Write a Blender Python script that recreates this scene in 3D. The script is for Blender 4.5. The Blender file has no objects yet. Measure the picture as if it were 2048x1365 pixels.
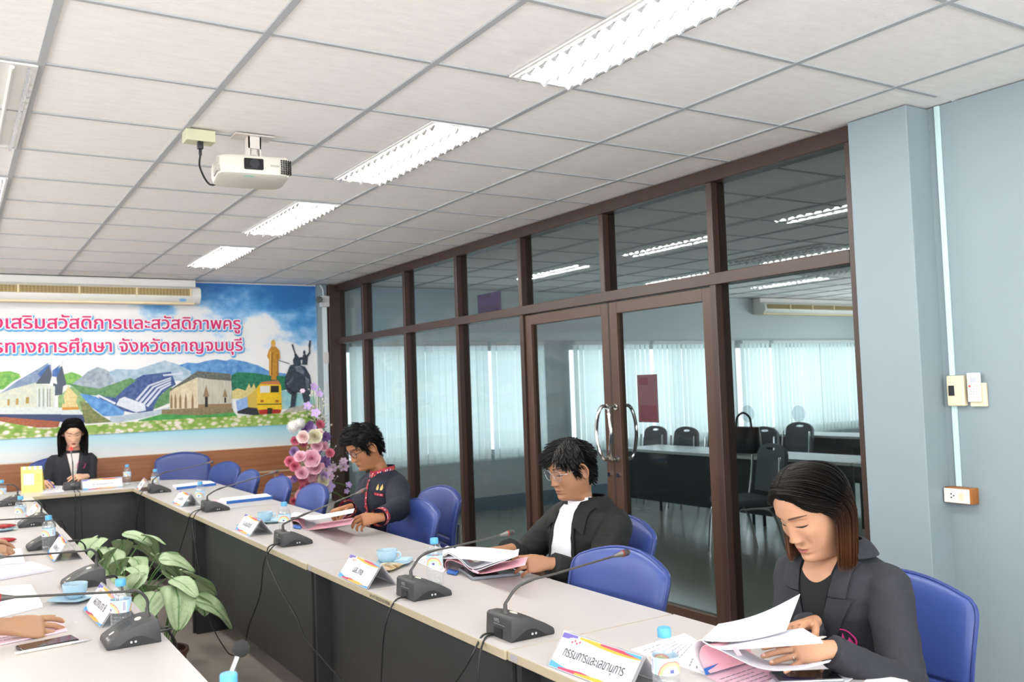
import bpy, bmesh, math, random
from mathutils import Vector, Matrix, Quaternion, noise
from mathutils.bvhtree import BVHTree
random.seed(7)
PI = math.pi
SC = bpy.context.scene
COL = SC.collection
V = Vector

# ------------------------------------------------------------------ camera, world, light, exposure
F_PX = 1796.86
CAM_R = ((0.8465681877, -0.5310969402, -0.0354731402),
         (-0.0038109112, 0.0605944049, -0.9981551959),
         (0.5322666442, 0.8451416202, 0.0492733323))      # rows: right, down, forward
CAM_P = V((-0.276, -3.4006, 1.474))
cam_data = bpy.data.cameras.new('camera'); cam = bpy.data.objects.new('camera', cam_data); COL.objects.link(cam)
cam_data.sensor_width = 36; cam_data.lens = F_PX / 2048 * 36
cam_data.clip_start = 0.05; cam_data.clip_end = 200
r_, d_, f_ = [V(x) for x in CAM_R]
cam.matrix_world = Matrix(((r_.x, -d_.x, -f_.x, CAM_P.x), (r_.y, -d_.y, -f_.y, CAM_P.y), (r_.z, -d_.z, -f_.z, CAM_P.z), (0, 0, 0, 1)))
cam_data.dof.use_dof = True; cam_data.dof.focus_distance = 3.1; cam_data.dof.aperture_fstop = 5.0
SC.camera = cam
SC.view_settings.view_transform = 'Standard'; SC.view_settings.look = 'None'
SC.view_settings.gamma = 1; SC.view_settings.exposure = 0.48; SC.view_settings.use_curve_mapping = False
wd = bpy.data.worlds.new('daylight'); SC.world = wd; wd.use_nodes = True
wd.node_tree.nodes['Background'].inputs[0].default_value = (0.86, 0.93, 1.0, 1)
wd.node_tree.nodes['Background'].inputs[1].default_value = 1.6
SC.cycles.max_bounces = 9; SC.cycles.transparent_max_bounces = 40; SC.cycles.diffuse_bounces = 5
SC.cycles.glossy_bounces = 4; SC.cycles.transmission_bounces = 8
SC.cycles.caustics_reflective = False; SC.cycles.caustics_refractive = False
SC.cycles.sample_clamp_indirect = 6
def area(name, loc, rot, sx, sy, power, col=(1, 1, 1)):
    l = bpy.data.lights.new(name, 'AREA'); l.shape = 'RECTANGLE'; l.size = sx; l.size_y = sy; l.energy = power; l.color = col
    o = bpy.data.objects.new(name, l); COL.objects.link(o); o.location = loc; o.rotation_euler = rot
    return o
# daylight outside the left windows, the windows behind the camera and the blinds of the next room
area('daylight_left', (-3.62, -0.1, 1.55), (0, -PI/2 - 0.75, 0), 1.35, 8.4, 112, (0.95, 0.98, 1.0))
area('daylight_behind', (0.0, -6.42, 1.6), (PI/2 + 0.7, 0, 0), 5.0, 1.35, 215, (0.97, 0.985, 1.0))
area('daylight_next_room', (7.9, 6.75, 1.35), (-PI/2, 0, 0), 9.2, 1.6, 76, (0.86, 0.96, 1.0))
area('fill_next_side', (12.5, 1.0, 1.6), (0, PI/2 + 0.8, 0), 1.6, 7.0, 330, (0.93, 0.98, 1.0))  # added fill to brighten the next room; this end wall has no window

# ------------------------------------------------------------------ helpers
def at(px, py, axis, val):
    """photo pixel -> point of the plane axis=val"""
    d = r_ * ((px - 1024) / F_PX) + d_ * ((py - 682.5) / F_PX) + f_
    t = (val - CAM_P[axis]) / d[axis]
    return CAM_P + d * t
def lin(c):
    if isinstance(c, str):
        c = c.lstrip('#'); c = [int(c[i:i+2], 16) / 255 for i in (0, 2, 4)]
        c = [x / 12.92 if x <= 0.04045 else ((x + 0.055) / 1.055) ** 2.4 for x in c]
    return (c[0], c[1], c[2], 1.0)
MATS = {}
def mat(name, col='#888888', rough=0.5, metal=0.0, spec=0.5, col2=None, nscale=8.0, bump=0.0, bscale=60.0, sheen=0.0,
        trans=0.0, ior=1.45, emit=None, estr=0.0, coat=0.0, sss=0.0, stretch=None, detail=4.0, alpha=1.0):
    if name in MATS: return MATS[name]
    m = bpy.data.materials.new(name); m.use_nodes = True; nt = m.node_tree; n = nt.nodes; L = nt.links
    b = n['Principled BSDF']; I = b.inputs
    I['Base Color'].default_value = lin(col); I['Roughness'].default_value = rough; I['Metallic'].default_value = metal
    I['Specular IOR Level'].default_value = spec; I['IOR'].default_value = ior
    I['Transmission Weight'].default_value = trans; I['Coat Weight'].default_value = coat; I['Sheen Weight'].default_value = sheen
    I['Alpha'].default_value = alpha
    if sss: I['Subsurface Weight'].default_value = sss; I['Subsurface Radius'].default_value = (0.012, 0.005, 0.003); I['Subsurface Scale'].default_value = 0.6
    if emit: I['Emission Color'].default_value = lin(emit); I['Emission Strength'].default_value = estr
    if col2 or bump:
        tc = n.new('ShaderNodeTexCoord'); mp = n.new('ShaderNodeMapping'); L.new(tc.outputs['Object'], mp.inputs['Vector'])
        if stretch: mp.inputs['Scale'].default_value = stretch
    if col2:
        t = n.new('ShaderNodeTexNoise'); t.inputs['Scale'].default_value = nscale; t.inputs['Detail'].default_value = detail
        L.new(mp.outputs[0], t.inputs['Vector'])
        r = n.new('ShaderNodeValToRGB'); r.color_ramp.elements[0].position = 0.35; r.color_ramp.elements[1].position = 0.65
        r.color_ramp.elements[0].color = lin(col); r.color_ramp.elements[1].color = lin(col2)
        L.new(t.outputs['Fac'], r.inputs['Fac']); L.new(r.outputs['Color'], I['Base Color'])
    if bump:
        t = n.new('ShaderNodeTexNoise'); t.inputs['Scale'].default_value = bscale; t.inputs['Detail'].default_value = 3
        L.new(mp.outputs[0], t.inputs['Vector'])
        bp = n.new('ShaderNodeBump'); bp.inputs['Strength'].default_value = bump; bp.inputs['Distance'].default_value = 0.004
        L.new(t.outputs['Fac'], bp.inputs['Height']); L.new(bp.outputs[0], I['Normal'])
    MATS[name] = m
    return m
def glass_mat(name, tint=(1, 1, 1), refl=0.07, refl_haze=0.0):
    """thin sheet glass: clear with a mirror film that grows at grazing angles"""
    if name in MATS: return MATS[name]
    m = bpy.data.materials.new(name); m.use_nodes = True; nt = m.node_tree; n = nt.nodes; L = nt.links
    n.remove(n['Principled BSDF']); out = n['Material Output']
    tr = n.new('ShaderNodeBsdfTransparent'); tr.inputs[0].default_value = (*tint, 1)
    gl = n.new('ShaderNodeBsdfGlossy'); gl.inputs['Roughness'].default_value = 0.0; gl.inputs[0].default_value = (0.95, 0.97, 1, 1)
    lw = n.new('ShaderNodeLayerWeight'); lw.inputs[0].default_value = 0.5
    pw = n.new('ShaderNodeMath'); pw.operation = 'POWER'; pw.inputs[1].default_value = 4.0; L.new(lw.outputs['Facing'], pw.inputs[0])
    mu = n.new('ShaderNodeMath'); mu.operation = 'MULTIPLY_ADD'; mu.inputs[1].default_value = 0.42; mu.inputs[2].default_value = refl; mu.use_clamp = True
    mx = n.new('ShaderNodeMixShader')
    L.new(pw.outputs[0], mu.inputs[0]); L.new(mu.outputs[0], mx.inputs[0]); L.new(tr.outputs[0], mx.inputs[1]); L.new(gl.outputs[0], mx.inputs[2])
    last = mx
    if refl_haze:                                  # diffuse white put in for the internal reflections of clear plastic
        df = n.new('ShaderNodeBsdfDiffuse'); df.inputs[0].default_value = (0.9, 0.9, 0.92, 1); tl = n.new('ShaderNodeBsdfTranslucent'); tl.inputs[0].default_value = (0.9, 0.9, 0.92, 1)
        m1 = n.new('ShaderNodeMixShader'); L.new(df.outputs[0], m1.inputs[1]); L.new(tl.outputs[0], m1.inputs[2])
        last = n.new('ShaderNodeMixShader'); last.inputs[0].default_value = refl_haze; L.new(mx.outputs[0], last.inputs[1]); L.new(m1.outputs[0], last.inputs[2])
    L.new(last.outputs[0], out.inputs['Surface'])
    MATS[name] = m
    return m

class MB:
    def __init__(s): s.v = []; s.f = []; s.m = []; s.cm = 0
    def add(s, vs, fs, M=None):
        o = len(s.v)
        s.v += [tuple(M @ V(p)) for p in vs] if M is not None else [tuple(p) for p in vs]
        s.f += [tuple(i + o for i in f) for f in fs]; s.m += [s.cm] * len(fs)
        return s
    def mi(s, i): s.cm = i; return s
    def box(s, x0, x1, y0, y1, z0, z1, M=None):
        v = [(x, y, z) for x in (x0, x1) for y in (y0, y1) for z in (z0, z1)]
        return s.add(v, [(0, 1, 3, 2), (4, 6, 7, 5), (0, 4, 5, 1), (2, 3, 7, 6), (0, 2, 6, 4), (1, 5, 7, 3)], M)
    def cbox(s, c, sz, M=None):
        return s.box(c[0]-sz[0]/2, c[0]+sz[0]/2, c[1]-sz[1]/2, c[1]+sz[1]/2, c[2]-sz[2]/2, c[2]+sz[2]/2, M)
    def grid(s, fn, nu, nv, wu=False, wv=False, M=None, flip=False):
        vs = [fn(i / (nu if wu else nu - 1), j / (nv if wv else nv - 1)) for i in range(nu) for j in range(nv)]
        fs = []
        for i in range(nu if wu else nu - 1):
            for j in range(nv if wv else nv - 1):
                a = i * nv + j; b = ((i + 1) % nu) * nv + j; c = ((i + 1) % nu) * nv + (j + 1) % nv; d = i * nv + (j + 1) % nv
                fs.append((a, d, c, b) if flip else (a, b, c, d))
        return s.add(vs, fs, M)
    def rings(s, rings, caps=True, M=None):
        n = len(rings[0]); vs = [p for r in rings for p in r]; fs = []
        for i in range(len(rings) - 1):
            for j in range(n):
                fs.append((i*n+j, i*n+(j+1) % n, (i+1)*n+(j+1) % n, (i+1)*n+j))
        if caps: fs.append(tuple(range(n))[::-1]); fs.append(tuple(range((len(rings)-1)*n, len(rings)*n)))
        return s.add(vs, fs, M)
    def tube(s, pts, r, n=8, caps=True, M=None, flat=1.0, up=None):
        pts = [V(p) for p in pts]; k = len(pts); rr = r if isinstance(r, (list, tuple)) else [r] * k
        rings = []; u = None
        for i in range(k):
            t = (pts[min(i+1, k-1)] - pts[max(i-1, 0)])
            if t.length < 1e-9: t = V((0, 0, 1))
            t.normalize()
            if u is None:
                u = V(up) if up else (V((0, 0, 1)) if abs(t.z) < 0.9 else V((1, 0, 0)))
            u = (u - t * u.dot(t))
            if u.length < 1e-6: u = t.orthogonal()
            u.normalize(); w = t.cross(u)
            rings.append([pts[i] + (w * math.cos(2*PI*j/n) + u * (math.sin(2*PI*j/n) * flat)) * rr[i] for j in range(n)])
        return s.rings(rings, caps, M)
    def cyl(s, a, b, r0, r1=None, n=16, M=None, caps=True): return s.tube([a, b], [r0, r0 if r1 is None else r1], n, caps, M)
    def lathe(s, prof, n=24, M=None, c=(0, 0, 0)):
        rings = [[(c[0] + max(r, 1e-5) * math.cos(2*PI*j/n), c[1] + max(r, 1e-5) * math.sin(2*PI*j/n), c[2] + z) for j in range(n)] for r, z in prof]
        return s.rings(rings, True, M)
    def ball(s, c, r, nu=16, nv=10, M=None):
        r = (r, r, r) if not isinstance(r, (tuple, list)) else r
        rings = []
        for i in range(nv + 1):
            a = -PI/2 + PI * min(max(i / nv, 0.01), 0.99)
            rings.append([(c[0] + r[0]*math.cos(a)*math.cos(2*PI*j/nu), c[1] + r[1]*math.cos(a)*math.sin(2*PI*j/nu), c[2] + r[2]*math.sin(a)) for j in range(nu)])
        return s.rings(rings, True, M)
    def prism(s, poly, d, M=None):
        """polygon in local XY, extruded to z=d"""
        n = len(poly); vs = [(x, y, 0) for x, y in poly] + [(x, y, d) for x, y in poly]
        fs = [tuple(range(n))[::-1], tuple(range(n, 2*n))] + [(i, (i+1) % n, n+(i+1) % n, n+i) for i in range(n)]
        return s.add(vs, fs, M)
    def poly(s, pts, M=None): return s.add(pts, [tuple(range(len(pts)))], M)
    def merge(s, o, M=None):
        off = len(s.v); s.v += [tuple(M @ V(p)) for p in o.v] if M is not None else list(o.v)
        s.f += [tuple(i + off for i in f) for f in o.f]; s.m += list(o.m); return s
    def mesh(s, name, mats, smooth=35, bevel=0.0, seg=2, weld=False, recalc=True):
        me = bpy.data.meshes.new(name); me.from_pydata([tuple(v) for v in s.v], [], s.f)
        for m in (mats if isinstance(mats, (list, tuple)) else [mats]): me.materials.append(m)
        me.polygons.foreach_set('material_index', s.m)
        bm = bmesh.new(); bm.from_mesh(me)
        if weld: bmesh.ops.remove_doubles(bm, verts=bm.verts, dist=1e-5)
        if recalc: bmesh.ops.recalc_face_normals(bm, faces=bm.faces)
        if bevel:
            es = [e for e in bm.edges if len(e.link_faces) == 2 and e.calc_face_angle(0) > 0.5]
            bmesh.ops.bevel(bm, geom=es, offset=bevel, segments=seg, profile=0.5, affect='EDGES', clamp_overlap=True)
        if smooth is not None:
            th = math.radians(smooth)
            for f in bm.faces: f.smooth = True
            for e in bm.edges:
                e.smooth = len(e.link_faces) == 2 and e.calc_face_angle(0) < th
        bm.to_mesh(me); bm.free()
        return me
    def build(s, name, mats, parent=None, world=False, loc=None, **kw):
        return link(name, s.mesh(name, mats, **kw), parent, world, loc)
def link(name, me, parent=None, world=False, loc=None):
    o = bpy.data.objects.new(name, me); COL.objects.link(o)
    if parent:
        o.parent = parent
        if world: o.matrix_parent_inverse = root_matrix(parent).inverted()
    if loc: o.location = loc
    return o
def root_matrix(o):
    m = Matrix.LocRotScale(o.location, o.rotation_euler, o.scale)
    return root_matrix(o.parent) @ o.matrix_parent_inverse @ m if o.parent else m
def tag(o, label, cat, group=None, kind=None):
    o['label'] = label; o['category'] = cat
    if group: o['group'] = group
    if kind: o['kind'] = kind
    return o
def thing(name, label, cat, loc=(0, 0, 0), rz=0.0, group=None):
    o = bpy.data.objects.new(name, None); o.empty_display_size = 0.05; COL.objects.link(o); o.location = loc; o.rotation_euler = (0, 0, rz)
    return tag(o, label, cat, group)
def struct(name, mb, mats, parent=None, **kw):
    o = mb.build(name, mats, parent, **kw)
    if not parent: o['kind'] = 'structure'
    return o
def dup(root, loc, rz, label, group=None):
    r = root.copy(); COL.objects.link(r); r.location = loc; r.rotation_euler = (0, 0, rz); r['label'] = label
    if group: r['group'] = group
    for ch in list(root.children):
        c = ch.copy(); COL.objects.link(c); c.parent = r
        for g in list(ch.children):
            d = g.copy(); COL.objects.link(d); d.parent = c
    return r
def sm(a, b, x):
    t = min(max((x - a) / (b - a), 0), 1); return t * t * (3 - 2 * t)
def lerp(a, b, t): return a + (b - a) * t
def interp(tab, x):
    """smooth 1-D table"""
    if x <= tab[0][0]: return tab[0][1]
    for (x0, y0), (x1, y1) in zip(tab, tab[1:]):
        if x <= x1: return y0 + (y1 - y0) * (x - x0) / (x1 - x0)
    return tab[-1][1]
def cr(pts, n=8):
    """Catmull-Rom through points"""
    P = [V(p) for p in pts]; out = []
    for i in range(len(P) - 1):
        p0 = P[max(i-1, 0)]; p1 = P[i]; p2 = P[i+1]; p3 = P[min(i+2, len(P)-1)]
        for k in range(n):
            t = k / n
            out.append(0.5 * ((2*p1) + (p2-p0)*t + (2*p0-5*p1+4*p2-p3)*t*t + (3*p1-p0-3*p2+p3)*t**3))
    out.append(P[-1]); return out
TXT = {}
def text_rects(body, rows=56):
    """the filled strokes of a line of writing as thin rectangles (x0,x1,y0,y1), em = 1"""
    if body in TXT: return TXT[body]
    cu = bpy.data.curves.new('writing', 'FONT'); cu.body = body; cu.size = 1.0; cu.resolution_u = 5
    o = bpy.data.objects.new('writing', cu); COL.objects.link(o)
    dg = bpy.context.evaluated_depsgraph_get(); dg.update()
    c2 = o.evaluated_get(dg).to_curve(dg)
    segs = []
    for sp in c2.splines:
        P = []
        if sp.type == 'BEZIER':
            bp = sp.bezier_points; m = len(bp)
            for i in range(m):
                a, b = bp[i], bp[(i+1) % m]
                for k in range(5):
                    t = k / 5; u = 1 - t
                    P.append(a.co*u**3 + a.handle_right*3*u*u*t + b.handle_left*3*u*t*t + b.co*t**3)
        else:
            P = [V(p.co[:3]) for p in sp.points]
        for i in range(len(P)):
            a, b = P[i], P[(i+1) % len(P)]
            if abs(a.y - b.y) > 1e-9: segs.append((a.x, a.y, b.x, b.y))
    res = []
    if segs:
        lo = min(min(s[1], s[3]) for s in segs); hi = max(max(s[1], s[3]) for s in segs); h = 1.0 / rows
        k = math.floor(lo / h)
        while k * h < hi:
            y = (k + 0.5) * h; xs = []
            for x0, y0, x1, y1 in segs:
                if (y0 <= y < y1) or (y1 <= y < y0): xs.append((x0 + (x1-x0)*(y-y0)/(y1-y0), 1 if y1 > y0 else -1))
            xs.sort(); w = 0
            for (xa, da), (xb, _) in zip(xs, xs[1:]):
                w += da
                if w != 0 and xb - xa > 1e-4: res.append((xa, xb, k*h, (k+1)*h))
            k += 1
    o.to_curve_clear(); bpy.data.objects.remove(o); bpy.data.curves.remove(cu)
    TXT[body] = res
    return res
def write(mb, body, M, sx=1.0, sy=1.0, grow=0.0, align='l', rows=56):
    """flat writing in the local XY plane of M"""
    R = text_rects(body, rows)
    if not R: return (0, 0)
    x0 = min(r[0] for r in R); x1 = max(r[1] for r in R)
    ox = {'l': -x0, 'c': -(x0+x1)/2, 'r': -x1}[align]
    h = sy / rows; byrow = {}
    for a, b, c, d in R: byrow.setdefault(round(c*rows), []).append(((a+ox)*sx, (b+ox)*sx))
    k = int(grow / h); lo, hi = min(byrow) - k, max(byrow) + k
    for r in range(lo, hi + 1):                # a round pen: widen each row by the reach left over at its height
        iv = []
        for q in range(-k, k + 1):
            e = math.sqrt(max(0.0, grow*grow - (q*h)**2))
            iv += [(a-e, b+e) for a, b in byrow.get(r+q, ())]
        iv.sort(); out = []
        for a, b in iv:
            if out and a <= out[-1][1]: out[-1][1] = max(out[-1][1], b)
            else: out.append([a, b])
        for a, b in out: mb.add([(a, r*h, 0), (b, r*h, 0), (b, (r+1)*h, 0), (a, (r+1)*h, 0)], [(0, 1, 2, 3)], M)
    return ((x1-x0)*sx, x0)
def frame(o, x, y):
    """matrix with origin o, local x and y axes given (z = x cross y)"""
    x = V(x).normalized(); y = V(y); y = (y - x*y.dot(x)).normalized(); z = x.cross(y)
    return Matrix(((x.x, y.x, z.x, o[0]), (x.y, y.y, z.y, o[1]), (x.z, y.z, z.z, o[2]), (0, 0, 0, 1)))
# ------------------------------------------------------------------ setting
H = 2.63
GX = 3.28            # room face of the glass partition
YM = 5.90            # mural wall
M_ceil = mat('ceiling_tile', '#f0eeec', 0.95, spec=0.1, col2='#ebe9e7', nscale=30, bump=0.25, bscale=160, stretch=(0.35, 1, 1))
M_tee = mat('ceiling_tee', '#a9acb0', 0.5)  # backlit shade of the tees is put into this darker grey
M_wall = mat('pale_blue_paint', '#86959b', 0.6, col2='#849399', nscale=1.5)
M_wall_g = mat('pale_green_blue_paint', '#869e9f', 0.6)
M_white = mat('white_paint', '#dcdedd', 0.7)
M_floor = mat('floor_tile', '#c2b7ab', 0.35, col2='#b8ada2', nscale=3)
M_floor2 = mat('floor_tile_next', '#8f9189', 0.16, col2='#878a82', nscale=2)
M_brown = mat('brown_aluminium', '#38261f', 0.42, spec=0.5)
M_brown2 = mat('bronze_aluminium', '#463126', 0.4, spec=0.5)
M_glass = glass_mat('tinted_glass', (0.80, 0.83, 0.83), 0.009)
M_wood = mat('wood_panel', '#a06a48', 0.45, col2='#8f5a3a', nscale=5, stretch=(0.4, 1, 9))
M_wood_d = mat('wood_groove', '#5a3825', 0.6)
M_beige = mat('beige_trim', '#cdb596', 0.5)

struct('floor', MB().box(-3.7, 3.35, -6.5, 6.1, -0.1, 0), M_floor, smooth=None)
struct('floor_next_room', MB().box(3.35, 13.2, -6.5, 6.1, -0.1, 0), M_floor2, smooth=None)
ceil = struct('ceiling', MB().box(-3.7, 13.2, -6.5, 6.1, H + 0.006, H + 0.1), M_ceil, smooth=None)
g = MB()
for i in range(-6, 22):                     # main tees along the room, every 0.6 m
    x = i * 0.6
    if x > 3.2 and x < 3.45: continue
    g.box(x - 0.012, x + 0.012, -6.5, YM, H - 0.001, H + 0.007)
for j in range(-10, 10):
    y = j * 0.6
    g.box(-3.6, GX, y - 0.0085, y + 0.0085, H + 0.0005, H + 0.007)
    g.box(GX + 0.12, 13.1, y - 0.0085, y + 0.0085, H + 0.0005, H + 0.007)
g.build('ceiling_grid', M_tee, ceil, smooth=None)

# walls
struct('wall_mural_side', MB().box(-3.7, GX + 0.1, YM, YM + 0.15, 0, H), M_white, smooth=None)
w = MB(); w.box(3.405, 3.6, -6.5, -1.07, 0, H)
struct('wall_right', w, M_wall, smooth=None)
c = MB(); c.box(3.25, 3.6, -1.075, -0.775, 0, H)
struct('wall_column', c, [M_wall, M_wall_g], smooth=None, bevel=0.004)
w = MB()                                    # left wall with a band of windows
w.box(-3.75, -3.55, -6.5, 6.05, 0, 0.9); w.box(-3.75, -3.55, -6.5, 6.05, 2.25, H)
for y0, y1 in ((-6.5, -4.4), (-2.32, -2.22), (-0.17, -0.07), (2.0, 2.1), (4.15, 6.05)): w.box(-3.75, -3.55, y0, y1, 0.9, 2.25)
struct('wall_left', w, M_white, smooth=None)
w = MB(); w.box(-3.7, 3.5, -6.35, -6.2, 0, 0.9); w.box(-3.7, 3.5, -6.35, -6.2, 2.3, H)
w.box(-3.7, -2.5, -6.35, -6.2, 0.9, 2.3); w.box(2.5, 3.5, -6.35, -6.2, 0.9, 2.3)
struct('wall_back', w, M_white, smooth=None)
# next room shell: window wall, far end wall, wall behind
w = MB(); w.box(3.4, 13.2, YM, YM + 0.15, 0, 0.66); w.box(3.4, 13.2, YM, YM + 0.15, 1.95, H)
for a, b in ((3.38, 3.42), (5.97, 6.43), (9.22, 9.40), (12.3, 13.2)): w.box(a, b, YM, YM + 0.15, 0.66, 1.95)
M_wall_n = mat('next_room_paint', '#b9c3c4', 0.7)
struct('wall_window_side', w, M_wall_n, smooth=None)
struct('wall_next_room_end', MB().box(12.6, 12.75, -6.5, 6.05, 0, H), M_wall_n, smooth=None)
struct('wall_next_room_back', MB().box(3.6, 12.7, -6.5, -6.35, 0, H), M_wall_n, smooth=None)
struct('trim_skirting', MB().box(3.42, 12.6, YM - 0.012, YM, 0, 0.16), mat('blue_grey_skirting', '#6d8394', 0.5), smooth=None, bevel=0.002)
# panes of the next room's windows
for k, (a, b) in enumerate(((3.42, 5.97), (6.43, 9.22), (9.40, 12.3))):
    fr = MB(); y0 = YM + 0.05; n = 3
    for i in range(n + 1):
        x = lerp(a, b, i / n); fr.box(x - 0.025, x + 0.025, y0, y0 + 0.05, 0.66, 1.95)
    fr.box(a, b, y0 + 0.005, y0 + 0.045, 0.66, 0.71); fr.box(a, b, y0 + 0.005, y0 + 0.045, 1.90, 1.95)
    o = struct('window_%d' % (k + 1), fr, mat('window_aluminium', '#b9bcbc', 0.4), smooth=None)
    MB().box(a, b, y0 + 0.02, y0 + 0.026, 0.68, 1.93).build('window_pane', glass_mat('clear_glass', (0.95, 0.97, 0.97), 0.02), o, smooth=None)
# windows of the left wall
for k, (a, b) in enumerate(((-4.4, -2.32), (-2.22, -0.17), (-0.07, 2.0), (2.1, 4.15))):
    fr = MB()
    for y in (a + 0.02, (a + b) / 2, b - 0.02): fr.box(-3.68, -3.63, y - 0.02, y + 0.02, 0.9, 2.25)
    fr.box(-3.675, -3.635, a, b, 0.9, 0.94); fr.box(-3.675, -3.635, a, b, 2.21, 2.25)
    o = struct('window_%d' % (k + 4), fr, MATS['window_aluminium'], smooth=None)

# ---- glass partition: frame, fixed panes, transoms, pair of doors
wall_glass = bpy.data.objects.new('wall_glass_partition', None); COL.objects.link(wall_glass); wall_glass['kind'] = 'structure'
Y0, Y1 = -0.775, 5.86
MUL = [5.10, 4.12, 3.12, 2.14, 0.19]        # y of the mullions' room faces (far edge)
ZT = 1.985                                   # under edge of the transom
fr = MB()
fr.box(GX, GX + 0.11, Y0, Y1, 2.553, H - 0.002)                    # head
fr.box(GX, GX + 0.11, Y0, Y0 + 0.05, 0, 2.553); fr.box(GX - 0.075, GX + 0.11, Y1 - 0.06, Y1, 0, H - 0.002)
for y in MUL: fr.box(GX + 0.002, GX + 0.108, y - 0.045, y, 0, 2.553)
fr.box(GX + 0.002, GX + 0.108, 1.115, 1.16, ZT + 0.06, 2.553)         # above the doors
fr.box(GX - 0.002, GX + 0.112, Y0 + 0.05, Y1 - 0.06, ZT, ZT + 0.065)
fr.box(GX + 0.003, GX + 0.107, Y0 + 0.05, 0.145, 0, 0.09); fr.box(GX + 0.003, GX + 0.107, 2.14, Y1 - 0.06, 0, 0.09)
fr.build('partition_frame', M_brown, wall_glass, smooth=None, bevel=0.003, seg=1)
edges = [Y0 + 0.05, 0.145, 0.19, 1.115, 1.16, 2.095, 2.14, 3.075, 3.12, 4.075, 4.12, 5.055, 5.10, Y1 - 0.06]
for i in range(0, len(edges), 2):
    MB().box(GX + 0.05, GX + 0.056, edges[i], edges[i+1], ZT + 0.065, 2.553).build('upper_pane', M_glass, wall_glass, smooth=None)
for a, b in ((Y0 + 0.05, 0.145), (2.14, 3.075), (3.12, 4.075), (4.12, 5.055), (5.10, Y1 - 0.06)):
    MB().box(GX + 0.05, GX + 0.056, a, b, 0.09, ZT).build('lower_pane', M_glass, wall_glass, smooth=None)
M_steel = mat('polished_steel', '#d8d6d2', 0.12, metal=1.0)
for k, (a, b) in enumerate(((1.118, 2.09), (0.195, 1.108))):
    d = MB(); x0, x1 = GX + 0.02, GX + 0.075
    d.box(x0, x1, a, a + 0.075, 0.012, ZT - 0.006); d.box(x0, x1, b - 0.075, b, 0.012, ZT - 0.006)
    d.box(x0 + 0.001, x1 - 0.001, a + 0.075, b - 0.075, ZT - 0.08, ZT - 0.006); d.box(x0 + 0.001, x1 - 0.001, a + 0.075, b - 0.075, 0.012, 0.16)
    o = struct('door_%d' % (k + 1), d, M_brown2, smooth=None, bevel=0.003, seg=1)
    MB().box(GX + 0.045, GX + 0.051, a + 0.075, b - 0.075, 0.16, ZT - 0.08).build('door_glass', M_glass, o, smooth=None)
    yh = a + 0.04 if k == 0 else b - 0.04
    side = 1 if k == 0 else -1
    for sgn in (-1, 1):                      # a bowed pull on each face
        xb = x0 if sgn < 0 else x1
        p = [(xb, yh, 1.315), (xb + sgn*0.045, yh, 1.318), (xb + sgn*0.07, yh + side*0.012, 1.27), (xb + sgn*0.075, yh + side*0.03, 1.16),
             (xb + sgn*0.07, yh + side*0.012, 1.04), (xb + sgn*0.045, yh, 0.985), (xb, yh, 0.988)]
        h = MB().tube(cr(p, 6), 0.0115, 10)
        for z in (1.315, 0.988): h.cyl((xb + sgn*0.001, yh, z), (xb + sgn*0.009, yh, z), 0.019, n=14)
        h.build('door_handle', M_steel, o)
    MB().cyl((x0 - 0.012, yh, 0.885), (x0, yh, 0.885), 0.014, n=14).build('lock_cylinder', M_steel, o)
MB().box(GX + 0.019, GX + 0.1, 1.106, 1.12, 0.01, ZT - 0.004).build('meeting_strip', mat('dark_gasket', '#2a1c17', 0.6), bpy.data.objects['door_1'], smooth=None)

# notices stuck on the glass, seen from the back
def notice(name, label, y0, y1, z0, z1, x, cols):
    o = thing(name, label, 'notice', (x, (y0+y1)/2, z0))
    MB().box(x - 0.001, x, y0, y1, z0, z1).build('paper', cols[0], o, world=True, smooth=None)
    h = z1 - z0
    MB().box(x - 0.0018, x - 0.001, y0 + (y1-y0)*0.08, y1 - (y1-y0)*0.1, z0 + h*0.03, z0 + h*0.36).build('printed_block', cols[1], o, world=True, smooth=None)
    MB().box(x - 0.0018, x - 0.001, y0 + (y1-y0)*0.45, y1 - (y1-y0)*0.1, z0 + h*0.78, z0 + h*0.94).build('printed_block', cols[1], o, world=True, smooth=None)
    return o
notice('door_notice', 'tall maroon paper notice stuck on the right glass door above the handles', 0.70, 0.885, 1.22, 1.51, GX + 0.044,
       (mat('notice_maroon', '#4f353b', 0.8), mat('notice_red', '#4a2029', 0.8)))
notice('transom_notice', 'dark violet paper square stuck on the small upper pane', 2.46, 2.82, 2.052, 2.205, GX + 0.049,
       (mat('notice_violet', '#2c2440', 0.8), mat('notice_violet_dark', '#221c33', 0.8)))
for (px_, py_, rr, lab) in ((1495, 828, 0.045, 'round grey film sticker on the rightmost tall pane, nearer the door'), (1597, 828, 0.042, 'round grey film sticker on the rightmost tall pane, nearer the blue wall')):
    p = at(px_, py_, 0, GX + 0.049)
    s = MB().lathe([(rr, 0), (rr, 0.0008)], 40)
    o = s.build('round_sticker', glass_mat('grey_film', (0.82, 0.84, 0.85), 0.01), smooth=None)
    o.location = p; o.rotation_euler = (0, PI/2, 0); tag(o, lab, 'sticker')

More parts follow.
